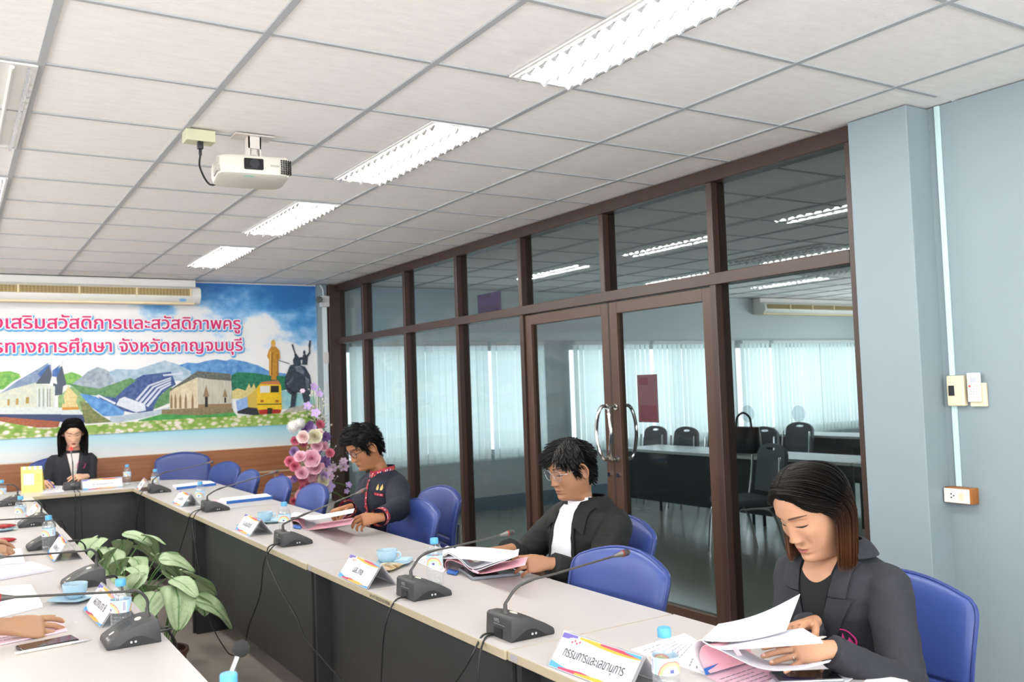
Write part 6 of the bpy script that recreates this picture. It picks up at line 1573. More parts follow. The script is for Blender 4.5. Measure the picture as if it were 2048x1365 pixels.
# -- hand: wrist at the origin, fingers along +x, back of the hand +z, thumb on +y (mirror for the other hand)
def hand(mirror, curl=(0.35, 0.4, 0.45, 0.5), spread=0.06, thumb=(0.5, 0.35, 0.2), scale=1.0, pinch=False):
    mb = MB(); S = scale
    mb.rings([[V((x, yc + w*math.copysign(abs(math.cos(a))**0.75, math.cos(a)), h*math.sin(a) + zc)) for a in [2*PI*k/20 for k in range(20)]]
              for x, yc, w, h, zc in ((-0.03, 0, .025, .019, 0), (0.0, 0, .0265, .0185, 0), (0.02, 0.001, .031, .017, 0), (0.05, 0.001, .0385, .0155, .001), (0.075, 0.0, .0405, .014, .001), (0.09, -0.001, .038, .011, .001), (0.096, -.001, .034, .007, 0))])
    tips = []
    F = ((0.091, 0.0295, 0.041, 0.026, 0.020, .0086), (0.095, 0.0095, 0.045, 0.029, 0.021, .0088), (0.092, -0.0105, 0.041, 0.027, 0.020, .0084), (0.083, -0.0285, 0.033, 0.020, 0.018, .0075))
    for k, (bx, by, l1, l2, l3, r) in enumerate(F):
        c = curl[k] if isinstance(curl[k], tuple) else (curl[k]*0.9, curl[k]*1.2, curl[k]*0.7)
        a = 0.0; yaw = spread*(1.5 - k); p = V((bx - 0.012, by, 0.0)); pts = [V((bx - 0.03, by*0.9, 0.0)), p]
        for L_, da in ((l1, c[0]), (l2, c[1]), (l3, c[2])):
            a += da; d = V((math.cos(a)*math.cos(yaw), math.sin(yaw)*math.cos(a), -math.sin(a))); p = p + d*L_; pts.append(p)
        path = [pts[0], pts[1], pts[1].lerp(pts[2], 0.5), pts[2], pts[2].lerp(pts[3], 0.5), pts[3], pts[3].lerp(pts[4], 0.55), pts[4]]
        mb.tube(path, [r*1.05, r*1.12, r*0.98, r*1.04, r*0.92, r*0.95, r*0.86, r*0.55], 12)
        mb.ball(pts[4] - d*0.003, r*0.74, 10, 8)
        tips.append((pts[4], d, r))
    a0, a1, a2 = thumb                         # opening from the palm, drop, bend
    p0 = V((0.018, 0.022, -0.004)); d0 = V((math.cos(a0)*0.9, math.sin(a0), -a1)).normalized(); p1 = p0 + d0*0.044
    d1 = V((math.cos(a0 - a2)*0.95, math.sin(a0 - a2), -a1*1.15)).normalized(); p2 = p1 + d1*0.034
    d2 = V((math.cos(a0 - 2*a2), math.sin(a0 - 2*a2), -a1*1.25)).normalized(); p3 = p2 + d2*0.026
    mb.tube([p0, p0.lerp(p1, 0.5), p1, p1.lerp(p2, 0.5), p2, p2.lerp(p3, 0.6), p3], [.015, .0145, .0115, .0105, .0108, .0098, .006], 12)
    mb.ball(p3 - d2*0.003, 0.0082, 10, 8); tips.append((p3, d2, 0.0095))
    fm = fuse(mb, 0.0024, 2)
    for tp, d, r in tips[:5]:                  # nails
        up = V((0, 0, 1)); u = (up - d*up.dot(d)).normalized() if tp is not tips[4][0] else V((0, 0.6, 0.8)); u = (u - d*u.dot(d)).normalized(); w = d.cross(u)
        n = len(fm.v)
        c = tp - d*0.0065 + u*(r*0.72); pts = [c + d*(0.0058*math.cos(q)) + w*(0.0047*math.sin(q)) + u*(0.0006 - 0.0012*abs(math.sin(q))) for q in [2*PI*k/10 for k in range(10)]]
        fm.v += [tuple(c + u*0.0012)] + [tuple(q) for q in pts]
        for k in range(10): fm.f.append((n, n+1+k, n+1+(k+1) % 10)); fm.m.append(2)
    M = Matrix.Diagonal((S, S*(-1 if mirror else 1), S, 1))
    out = MB(); out.v = [tuple(M @ V(v)) for v in fm.v]; out.f = [f[::-1] if mirror else f for f in fm.f]; out.m = fm.m
    return out, [(M @ t, r) for t, d, r in tips]
def ik(sh, wr, pole, l1=0.285, l2=0.25):
    d = wr - sh; L = min(d.length, (l1+l2)*0.995); d.normalize()
    a = (l1*l1 - l2*l2 + L*L)/(2*L); h = math.sqrt(max(0, l1*l1 - a*a))
    p = (pole - d*pole.dot(d)).normalized()
    return sh + d*a + p*h
def torso(mb, spine, n=44, nexp=2.5, grow=0.0):
    rings = []
    for i, (y, z, hw, df, db) in enumerate(spine):
        j, k = max(i-1, 0), min(i+1, len(spine)-1); t = V((0, spine[k][0]-spine[j][0], spine[k][1]-spine[j][1])).normalized(); dv = V((0, t.z, -t.y))
        r = []
        for q in range(n):
            a = 2*PI*q/n; c, s = math.cos(a), math.sin(a); dep = df if s > 0 else db
            r.append(V((0, y, z)) + V((1, 0, 0))*((hw+grow)*math.copysign(abs(c)**(2/nexp), c)) + dv*((dep+grow)*math.copysign(abs(s)**(2/nexp), s)))
        rings.append(r)
    mb.rings(rings)
def wrinkle(mb, amp, sc, zmax=9, seed=0, axis=(1, 1, 1)):
    out = []
    # vertex normals
    nr = [V((0, 0, 0)) for _ in mb.v]; vs = [V(v) for v in mb.v]
    for f in mb.f:
        a, b, c = vs[f[0]], vs[f[1]], vs[f[2]]; n = (b-a).cross(c-a)
        for i in f: nr[i] += n
    for v, n in zip(vs, nr):
        q = V((v.x*axis[0], v.y*axis[1], v.z*axis[2]))*sc + V((seed, seed*1.7, 0))
        r = 1 - abs(noise.noise(q)*2)
        out.append(tuple(v + n.normalized()*(amp*(r*r - 0.35) if n.length > 0 else 0)))
    mb.v = out; return mb
class Decal:
    """flat shapes laid on the front of a garment; coordinates are (x, z) as seen from in front"""
    def __init__(s, P, yaw=0.0):
        s.t = bvh(P['garment']); s.c = math.cos(yaw); s.s = math.sin(yaw); tb = MB(); torso(tb, P['spine']); s.b = bvh(tb)
    def pt(s, x, z, off):
        d = V((s.s, -s.c, 0)); o = V((x*s.c, x*s.s, z)) - d*1.0
        k = s.b.ray_cast(o, d, 2.0)
        h = s.t.ray_cast(k[0] - d*0.03, d, 0.2) if k[0] else (None,)
        if h[0] is None: h = k
        if h[0] is None:
            h = s.t.find_nearest(V((x, 0.1, z)))
        n = h[1]
        if n.dot(d) > 0: n = -n
        return h[0] + (n*0.6 - d*0.4)*off
    def px(s, P, x, y):
        """the (x, z) of the garment point seen at a pixel of the photo"""
        inv = P['inv']; o = inv @ CAM_P; d = (inv.to_3x3() @ (r_*((x-1024)/F_PX) + d_*((y-682.5)/F_PX) + f_)).normalized()
        h = s.b.ray_cast(o, d, 20)[0]
        return (h.x, h.z) if h else None
    def quad(s, mb, a, b, c, d, off, nu=8, nv=14, t=0.0016, curve=None):
        """a,b,c,d corners (x,z) in order"""
        def f(u, v):
            x = (a[0]*(1-u)+b[0]*u)*(1-v) + (d[0]*(1-u)+c[0]*u)*v; z = (a[1]*(1-u)+b[1]*u)*(1-v) + (d[1]*(1-u)+c[1]*u)*v
            o_ = off(u, v) if callable(off) else off
            return s.pt(x, z, o_)
        sheet(mb, f, nu, nv, t)
M_skins = {}
def skin(name, col, lip, nail):
    return [mat('skin_' + name, col, 0.5, spec=0.4, sss=0.12, col2=None, bump=0.05, bscale=220), mat('lips_' + name, lip, 0.42), mat('nails_' + name, nail, 0.3)]
def hair_mat(name, c0, c1=None, z0=0.35, z1=0.9):
    m = bpy.data.materials.new(name); m.use_nodes = True; nt = m.node_tree; n = nt.nodes; L = nt.links; b = n['Principled BSDF']
    b.inputs['Roughness'].default_value = 0.55; b.inputs['Specular IOR Level'].default_value = 0.22
    vc = n.new('ShaderNodeVertexColor'); vc.layer_name = 'along'; sp = n.new('ShaderNodeSeparateColor'); L.new(vc.outputs[0], sp.inputs[0])
    r = n.new('ShaderNodeValToRGB'); e = r.color_ramp.elements; e[0].position = z0; e[0].color = lin(c0); e[1].position = z1; e[1].color = lin(c1 or c0)
    L.new(sp.outputs[0], r.inputs[0])
    hs = n.new('ShaderNodeHueSaturation'); mr = n.new('ShaderNodeMapRange'); mr.inputs[3].default_value = 0.8; mr.inputs[4].default_value = 1.25; L.new(sp.outputs[1], mr.inputs[0]); L.new(mr.outputs[0], hs.inputs['Value']); L.new(r.outputs[0], hs.inputs['Color'])
    L.new(hs.outputs[0], b.inputs['Base Color']); return m
def lock_mesh(name, locks, m, n=6):
    """locks: list of (points, radius, flat, random); colour data: share of the length, random"""
    mb = MB(); data = []
    for pts, r, fl, rv in locks:
        k = len(pts); o = len(mb.v)
        rr = [r*min(1.0, 0.55 + 1.2*i/(k-1))*(1.0 if i < k*0.75 else max(0.12, 1 - (i/(k-1) - 0.75)/0.27)) for i in range(k)]
        mb.tube(pts, rr, n, True, None, fl)
        for i in range(k): data += [(i/(k-1), rv)]*n
    me = mb.mesh(name, m, smooth=70, recalc=False)
    ca = me.color_attributes.new('along', 'FLOAT_COLOR', 'POINT')
    for i, (a, b) in enumerate(data): ca.data[i].color = (a, b, 0, 1)
    return me
def cap_mesh(K, hairline, th, m, top=0.0):
    """close-lying hair under the locks: skull rings pushed out above the hairline"""
    mb = MB(); nt = 96; zs = [-0.11 + 0.006*i for i in range(32)] + [0.084 + 0.005*i for i in range(6)] + [0.1125, 0.1145, 0.1155]
    rings = []
    for z in zs:
        r = []
        for j in range(nt):
            t = -PI + 2*PI*j/nt; e = sm(-0.010, 0.014, z - hairline(abs(t), t))
            p = head_pt(t, z, dict(K, nose=0.0), lerp(-0.012, th(t, z), e)); p.z += 0.4*lerp(0, th(t, z), e)*sm(0.03, 0.11, z)
            r.append(p)
        rings.append(r)
    mb.rings(rings, True)
    me = mb.mesh('hair_cap', m, smooth=80)
    ca = me.color_attributes.new('along', 'FLOAT_COLOR', 'POINT')
    for c in ca.data: c.color = (0.0, 0.45, 0, 1)
    return me, mb
def person(label, base, rz, K, skin_m, spine, sho, head, arms, garment, hair, group=None, sit=True, legs=True, dark='#26272c'):
    """head = (centre y, z, pitch, yaw, roll[, x]); sho = (half width, y, z); arms = per side dict(wrist, dir, dorsal, curl, ...)"""
    o = thing('person', label, 'person', (base[0], base[1], 0), rz, group)
    inv = (Matrix.Translation((base[0], base[1], 0)) @ Matrix.Rotation(rz, 4, 'Z')).inverted(); R3 = inv.to_3x3()
    body = MB(); torso(body, [(y, z, hw-0.022, df-0.022, db-0.022) for y, z, hw, df, db in spine[:-1]])
    cloth = MB(); torso(cloth, spine)
    nb = spine[-1]
    HM = Matrix.Translation((head[5] if len(head) > 5 else 0, head[0], head[1])) @ Matrix.Rotation(head[3], 4, 'Z') @ Matrix.Rotation(-head[2], 4, 'X') @ Matrix.Rotation(head[4], 4, 'Y') @ Matrix.Scale(K.get('scale', 1.0), 4)
    hands = []; info = {}
    gs = garment.get('sleeve', (0.062, 0.056, 0.047, 0.042)); sl_end = garment.get('sleeve_end', 0.93)
    for side, sx in (('r', 1), ('l', -1)):
        A = arms[side]; sh = V((sx*sho[0], sho[1], sho[2])); wr = inv @ V(A['wrist']); dr = (R3 @ V(A['dir'])).normalized(); dn = R3 @ V(A['dorsal'])
        reach = 0.53
        if (wr - sh).length > reach: sh = sh + (wr - sh).normalized()*min(0.05, (wr - sh).length - reach)
        el = ik(sh, wr, R3 @ V(A['pole']) if 'pole' in A else V((sx*0.8, -0.5, -0.8)), A.get('l1', 0.285), A.get('l2', 0.25))
        body.tube([sh, sh.lerp(el, 0.5), el, el.lerp(wr, 0.3), el.lerp(wr, 0.75), el.lerp(wr, 0.97)], [.045, .042, .036, .038, .028, .0195], 16)
        hm, tips = hand(sx < 0, A.get('curl', (0.35, 0.4, 0.45, 0.5)), A.get('spread', 0.06), A.get('thumb', (0.5, 0.35, 0.2)), A.get('scale', 0.95))
        # thumb lies on +y of the hand frame for the right hand, -y for the left
        X = dr; Z = (dn - X*dn.dot(X)).normalized(); Y = Z.cross(X)
        M = Matrix(((X.x, Y.x, Z.x, wr.x), (X.y, Y.y, Z.y, wr.y), (X.z, Y.z, Z.z, wr.z), (0, 0, 0, 1)))
        hands.append((hm, M)); info[side] = dict(M=M, tips=[(M @ t, r) for t, r in tips], el=el, sh=sh, wr=wr)
        up = [sh + V((-sx*0.03, 0, 0.0)), sh + V((sx*0.005, 0.0, -0.004)), sh.lerp(el, 0.35), sh.lerp(el, 0.8), el, el.lerp(wr, 0.2), el.lerp(wr, 0.6), el.lerp(wr, sl_end)]
        if garment.get('short'):
            cloth.tube([up[0], up[1], up[2], sh.lerp(el, 0.62)], [gs[0]*0.9, gs[0], gs[0]*1.02, gs[0]*1.05], 18)
        else:
            path = cr(up, 4); rad = [interp([(0, gs[0]*0.85), (0.15, gs[0]), (0.45, gs[1]), (0.6, gs[1]*1.02), (0.8, gs[2]), (1, gs[3])], i/(len(path)-1)) for i in range(len(path))]
            cloth.tube(path, rad, 20)
        cloth.ball(sh + V((-sx*0.035, 0, -0.006)), (gs[0]*1.05, gs[0]*0.95, gs[0]*0.86), 18, 12)
    for sx in (-1, 1):                          # legs under the table
        hp = V((sx*0.09, spine[0][0] + 0.02, 0.50)); kn = V((sx*0.11, hp.y + 0.42, 0.50)); an = V((sx*0.11, hp.y + 0.36, 0.09))
        body.tube([hp, hp.lerp(kn, 0.5), kn, kn.lerp(an, 0.3), an], [.07, .06, .045, .045, .032], 14)
    bm_ = fuse(body, 0.007, 4)
    hmsh = head_mesh(K)
    full = MB(); full.merge(bm_); full.merge(hmsh, HM)
    for hm, M in hands: full.merge(hm, M)
    bo = full.build('body', skin_m, o, smooth=60, recalc=True)
    tro = MB()
    for sx in (-1, 1):
        hp = V((sx*0.09, spine[0][0] + 0.02, 0.50)); kn = V((sx*0.11, hp.y + 0.43, 0.505)); an = V((sx*0.11, hp.y + 0.37, 0.11))
        tro.tube([hp, hp.lerp(kn, 0.5), kn, kn.lerp(an, 0.3), an], [.092, .078, .066, .06, .052], 18); tro.ball(kn, 0.064, 14, 10)
    tro.ball((0, spine[0][0], 0.50), (0.17, 0.125, 0.075), 20, 12)
    fuse(tro, 0.010, 4).build('trousers', mat('trousers_' + dark.strip('#'), dark, 0.8), o, smooth=70)
    for sx in (-1, 1):
        y0 = spine[0][0] + 0.30
        MB().rings([[V((sx*0.11 + w*math.cos(a), y0 + y, max(0.002, h*0.5 + h*0.5*math.sin(a)))) for a in [2*PI*k/16 for k in range(16)]] for y, w, h in ((0.0, .02, .06), (0.02, .036, .085), (0.10, .040, .09), (0.18, .046, .06), (0.25, .040, .045), (0.285, .016, .03))]).build('shoe', M_blk, o, smooth=60)
    gm = fuse(cloth, 0.0075, 5)
    if garment.get('wrinkle'): wrinkle(gm, garment['wrinkle'], 11, seed=base[0]*3, axis=(1, 1, 1.5))
    go = gm.build(garment['name'], garment['mat'], o, smooth=80)
    info.update(root=o, inv=inv, HM=HM, garment=gm, cloth_obj=go, K=K, spine=spine)
    # brows and lashes
    br = K.get('brow', ('#2b211c', 0.0032)); mbw = mat('brow_' + br[0].strip('#'), br[0], 0.7); mla = mat('lashes', '#231a18', 0.6)
    for sx in (-1, 1):
        b = strip([(sx*(0.0125 + 0.041*i/9), 0.0295 + 0.0045*math.sin(PI*0.62*i/9) - 0.0045*(i/9)**2.5) for i in range(10)], br[1], None, K, 0.0006)
        MB().merge(b, HM).build('eyebrow', mbw, o, smooth=60)
        l = strip([(sx*(0.0205 + 0.025*i/8), 0.0008 - 0.0022*math.sin(PI*i/8)) for i in range(9)], 0.0014, None, K, 0.0005)
        MB().merge(l, HM).build('eye', mat('eye_dark', '#3a2820', 0.25), o, smooth=60)
        l = strip([(sx*(0.0185 + 0.029*i/10), 0.0022 - 0.0022*math.sin(PI*i/10) + 0.001*i/10) for i in range(11)], K.get('lash', 0.0014), None, K, 0.0012)
        MB().merge(l, HM).build('eyelashes', mla, o, smooth=60)
    if hair: hair(o, K, HM, info)
    return info
def band(mb, HMc, prof, a0, a1, n=40, ty=1.0, tx=1.0):
    """collar: (radius, height) profile swept round an upright axis through HMc, a from -pi..pi with 0 = front"""
    def f(u, v):
        a = lerp(a0, a1, u); r, h, fr = prof(v, a); return V((HMc[0] + r*tx*math.sin(a), HMc[1] + r*ty*math.cos(a) + fr, HMc[2] + h))
    sheet(mb, f, n, 8, 0.0022)
def comb_locks(K, capmb, roots, dirfn, step, steps, lift, grav, gl, rnd, minoff=0.004, r=0.0035, flat=0.5, jitter=0.1, cling=None):
    """grow locks over the scalp: roots = (t, z); dirfn gives the combing direction; gl = gravity in head space"""
    T = bvh(capmb); out = []
    for t, z in roots:
        p = head_pt(t, z, dict(K, nose=0.0), 0.002); h = T.find_nearest(p); n = (p - V((0, 0, 0.01))).normalized(); p = h[0] if h[0] else p
        d = V(dirfn(t, z, p)) + V((rnd.gauss(0, jitter), rnd.gauss(0, jitter), rnd.gauss(0, jitter))); d.normalize()
        pts = [p]; free = cling is None; mo = minoff*rnd.uniform(0.6, 1.4); ns = steps(t, z) if callable(steps) else steps; ns = max(4, int(ns*rnd.uniform(0.85, 1.1)))
        d = (d + n*lift*rnd.uniform(0.6, 1.3)).normalized()
        for k in range(ns):
            d = (d + gl*(grav(t, z, k/ns) if callable(grav) else grav)).normalized()
            p = p + d*step; h = T.find_nearest(p)
            if h[0]:
                nn = h[1] if h[1].dot(h[0] - V((0, -0.005, 0.0))) > 0 else -h[1]
                q = p - h[0]; inside = q.dot(nn) < 0
                if not free and nn.dot(gl) > cling: free = True; d = (d*0.12 + gl + nn*0.10).normalized(); p = pts[-1] + d*step
                if inside or q.length < mo or not free:
                    p2 = h[0] + nn*mo; d2 = p2 - pts[-1]
                    if d2.length > 1e-5: d = (d*0.3 + d2.normalized()*0.7).normalized()
                    p = p2
            pts.append(p.copy())
        out.append((pts, r*rnd.uniform(0.7, 1.25), flat, rnd.random()))
    return out
def gravity(HM): return (HM.to_3x3().inverted() @ V((0, 0, -1))).normalized()
def bob_hair(c0, c1, zlen, seed, phi0=(1.15, 1.15), part=0.010, nl=1300, z0=0.35, z1=0.9, wide=0.090):
    """hair parted on top, lying over the skull to ear height and hanging straight down from there; phi0: where it starts beside the face (right, left)"""
    def make(o, K, HM, info):
        m = hair_mat('hair_' + c0.strip('#'), c0, c1, z0, z1); rnd = random.Random(seed); gl = V((0, 0, -1)); inv = HM.inverted()
        def hl(a, t): return 0.070 if a < 0.35 else lerp(0.070, 0.022, sm(0.35, 1.15, a)) if a < 1.15 else lerp(0.022, -0.085, sm(1.15, 1.9, a))
        me, cm = cap_mesh(K, hl, lambda t, z: 0.0065, m)
        T = bvh(cm); C0 = V((0, -0.008, 0.015))
        cap = MB().merge(cm, HM).mesh('hair', m, smooth=80); ca = cap.color_attributes.new('along', 'FLOAT_COLOR', 'POINT')
        for q in ca.data: q.color = (0, 0.2, 0, 1)
        ho = link('hair', cap, o)
        def skull(d):
            h = T.ray_cast(C0 + d*0.4, -d, 0.5)[0]; return h if h else C0 + d*0.1
        locks = []
        for k in range(nl):
            s = rnd.choice((-1, 1)); f0 = phi0[0] if s > 0 else phi0[1]
            u = rnd.random(); phi = lerp(f0, PI, u**0.9)
            yr = lerp(0.080, -0.085, sm(0.0, 1.0, u*0.95 + rnd.uniform(-0.05, 0.05)))
            dr = V((part + s*rnd.uniform(0.0, 0.006), yr, 0.078 if yr < 0.06 else 0.068)); dr.normalize()
            lay = rnd.random()**1.3*0.013
            E = V((s*(wide + lay)*math.sin(phi), (0.080 if math.cos(phi) > 0 else 0.112)*math.cos(phi) - 0.012, -0.005 + rnd.uniform(-0.01, 0.01)))
            de = (E - C0).normalized(); pts = []
            for i in range(11):
                t = i/11; d = dr.slerp(de, t) if dr.angle(de) > 1e-3 else de
                p = skull(d); p = p + d*(0.0015 + lay*sm(0.0, 0.7, t)); e = sm(0.45, 1.0, t); q = C0 + d*max((p - C0).length, lerp(0, (E - C0).length, e)); pts.append(HM @ q)
            W = HM @ E; v = (pts[-1] - pts[-2]); v.normalize(); zt = zlen + rnd.uniform(-0.014, 0.012); p = pts[-1]; L_ = max(0.02, p.z - zt)
            n = 10; ax = (W - HM @ V((0, -0.02, E.z))); ax.z = 0; ax.normalize()
            for i in range(1, n+1):
                t = i/n; b_ = max(0.0, 1 - t*3.2)
                p = p + (v*b_ + gl*(1 - b_*0.6)).normalized()*(L_/n) - ax*(0.0012*t*t) ; pts.append(p.copy())
            locks.append((pts, 0.0031*rnd.uniform(0.7, 1.25), 0.45, rnd.random()))
        link('hair_locks', lock_mesh('hair_locks', locks, m, 6), ho)
    return make
def short_hair(c0, seed, hl, dirf, steps, thick, nl=520, r=0.0034, lift=0.25, grav=0.04, minoff=0.004, jitter=0.22, roots_extra=None):
    def make(o, K, HM, info):
        m = hair_mat('hair_' + c0.strip('#') + str(seed), c0); rnd = random.Random(seed); gl = gravity(HM)
        me, cm = cap_mesh(K, hl, thick, m)
        c_ = MB().merge(cm, HM); cap = c_.mesh('hair', m, smooth=80); ca = cap.color_attributes.new('along', 'FLOAT_COLOR', 'POINT')
        for q in ca.data: q.color = (0, 0.4, 0, 1)
        ho = link('hair', cap, o); roots = []
        while len(roots) < nl:
            t = rnd.uniform(-PI, PI); z = rnd.uniform(-0.07, 0.115)
            if z > hl(abs(t), t) + 0.002: roots.append((t, z))
        if roots_extra: roots += roots_extra(rnd)
        locks = comb_locks(K, cm, roots, dirf, 0.0075, steps, lift, grav, gl, rnd, minoff, r, 0.55, jitter)
        locks = [([HM @ p for p in pts], r_2, fl, rv) for pts, r_2, fl, rv in locks]
        link('hair_locks', lock_mesh('hair_locks', locks, m, 5), ho)
    return make
def spectacles(info, rimcol, rim_r, w, h, sq, metal=0.0):
    o, K, HM = info['root'], info['K'], info['HM']; mb = MB(); ln = MB()
    y0 = face_xy(0.032, 0.008, K).y + 0.014
    for s in (-1, 1):
        c = V((s*0.0335, y0, 0.004)); ring = []
        for k in range(33):
            a = 2*PI*k/32; ca, sa = math.cos(a), math.sin(a); q = 1/(abs(ca)**sq + abs(sa)**sq)**(1/sq)
            x = w*ca*q; ring.append(c + V((x, -0.0022*((s*x + 0.0)/w) - 0.003*abs(x)/w, h*sa*q)))
        mb.tube(ring, rim_r, 8, False); ln.add([tuple(p) for p in ring[:-1]], [tuple(range(32))])
        e = c + V((s*w, -0.003, h*0.35)); mb.tube(cr([e, V((s*0.076, y0 - 0.018, 0.009)), V((s*0.081, 0.02, 0.008)), V((s*0.080, -0.015, 0.010)), V((s*0.077, -0.035, -0.008))], 5), rim_r*0.9, 6)
        if metal: mb.tube([c + V((-s*w*0.92, 0, -h*0.3)), c + V((-s*w*1.05, -0.010, -h*0.5))], 0.0008, 5).ball(c + V((-s*w*1.08, -0.012, -h*0.5)), (0.002, 0.0015, 0.004), 8, 6)
    mb.tube(cr([V((-0.0335 + w, y0, 0.008)), V((0, y0 + 0.004, 0.011)), V((0.0335 - w, y0, 0.008))], 6), rim_r, 8)
    g = MB().merge(mb, HM).build('spectacles', mat('spectacle_' + rimcol.strip('#'), rimcol, 0.25, metal=metal), o, smooth=60)
    MB().merge(ln, HM).build('lens', glass_mat('lens_glass_thin', (0.95, 0.95, 0.98), 0.03), g, smooth=None)
def finger_ring(info, side, k, col, metal=1.0):
    t = info[side]['M']; y = (0.0295, 0.0095, -0.0105, -0.0285)[k]; s = -1 if side == 'l' else 1
    F = t @ Matrix.Translation((0.097*0.95, s*y*0.95, -0.006)) @ Matrix.Rotation(PI/2 + 0.3, 4, 'Y')
    MB().tube([F @ V((0.0096*math.cos(a), 0.0096*math.sin(a), 0)) for a in [2*PI*q/20 for q in range(21)]], 0.0014, 6, False).build('ring', mat('ring_' + col.strip('#'), col, 0.2, metal=metal), info['root'])
def held_pen(info, side, label, col, tip, L=0.135, d=None, r=0.0047, back=0.55):
    T = info[side]['tips']; root = info['root']; M = Matrix.Translation(root.location) @ Matrix.Rotation(root.rotation_euler.z, 4, 'Z')
    c = M @ ((T[0][0] + T[4][0])/2); d = V(d).normalized()
    return pen(label, c - d*L*back, c + d*L*(1-back), r, col, tip)
M_grey = mat('charcoal_suiting', '#24252b', 0.85, col2='#202127', nscale=120, bump=0.08, bscale=900)
M_navy = mat('navy_cotton', '#0f1326', 0.85, col2='#0d1021', nscale=40)
M_black = mat('black_suiting', '#08090a', 0.8, bump=0.05, bscale=700)
M_bktop = mat('black_knit', '#111114', 0.9)
M_shirt = mat('white_shirt', '#e6e6ec', 0.75, bump=0.15, bscale=40)
def spine_of(zs, hw, df, db, lean, y0=-0.02, belly=0.0):
    """torso from seat to neck: zs = shoulder height; lean = how far the shoulders are ahead of the hips"""
    k = (zs - 0.45)/0.52; out = []
    for u, w, f, b in ((0.0, 1.06, 1.05, 1.05), (0.18, 0.98, 1.02 + belly*0.8, 0.95), (0.38, 0.90, 0.98 + belly, 0.88), (0.56, 0.93, 1.0 + belly*0.6, 0.92), (0.74, 1.0, 1.04, 0.98), (0.86, 1.0, 0.95, 0.96), (0.955, 0.90, 0.78, 0.84), (1.0, 0.62, 0.60, 0.66), (1.045, 0.40, 0.52, 0.54)):
        out.append((y0 + lean*u**1.4, 0.45 + 0.52*k*u, hw*w, df*f, db*b))
    return out
FW = V((-1, 0, 0))
# ---- the nearest woman
KW1 = dict(scale=1.05, wide=0.98, jaw=0.97, nose=0.82, mouth=0.86, brow=('#4a3227', 0.0026))
sk1 = skin('fair', '#b3866a', '#96564f', '#e3b3a2')
sp1 = spine_of(0.965, 0.160, 0.118, 0.105, 0.035)
wl = at(1655, 1300, 0, 1.49)
if wl.z < TZ + 0.028: wl.z = TZ + 0.028
P1 = person('woman in charcoal blazer with pink emblem turning booklet pages, nearest the camera', (1.85, -1.72), PI/2, KW1, sk1, sp1, (0.150, 0.012, 0.908), (0.112, 1.107, 0.50, -0.07, 0.02),
    dict(l=dict(wrist=wl, dir=(-1, 0.40, 0.02), dorsal=(-0.15, -0.5, 0.9), curl=((0.15, 0.2, 0.1), (0.15, 0.15, 0.1), (0.12, 0.15, 0.1), (0.25, 0.25, 0.2)), spread=0.10, pole=(0.45, -0.55, -1.0), scale=0.9),
         r=dict(wrist=(1.64, -1.775, 0.822), dir=(-0.97, -0.20, 0.08), dorsal=(-0.1, 0.35, 0.9), curl=(0.3, 0.45, 0.55, 0.6), pole=(0.5, 0.8, -0.7), scale=0.9)),
    dict(name='blazer', mat=M_grey, sleeve=(0.060, 0.055, 0.045, 0.040), sleeve_end=0.97, wrinkle=0.0032),
    bob_hair('#0a0706', '#55341f', 0.955, 4, (1.2, 1.25), 0.012, 1500, 0.45, 0.98))
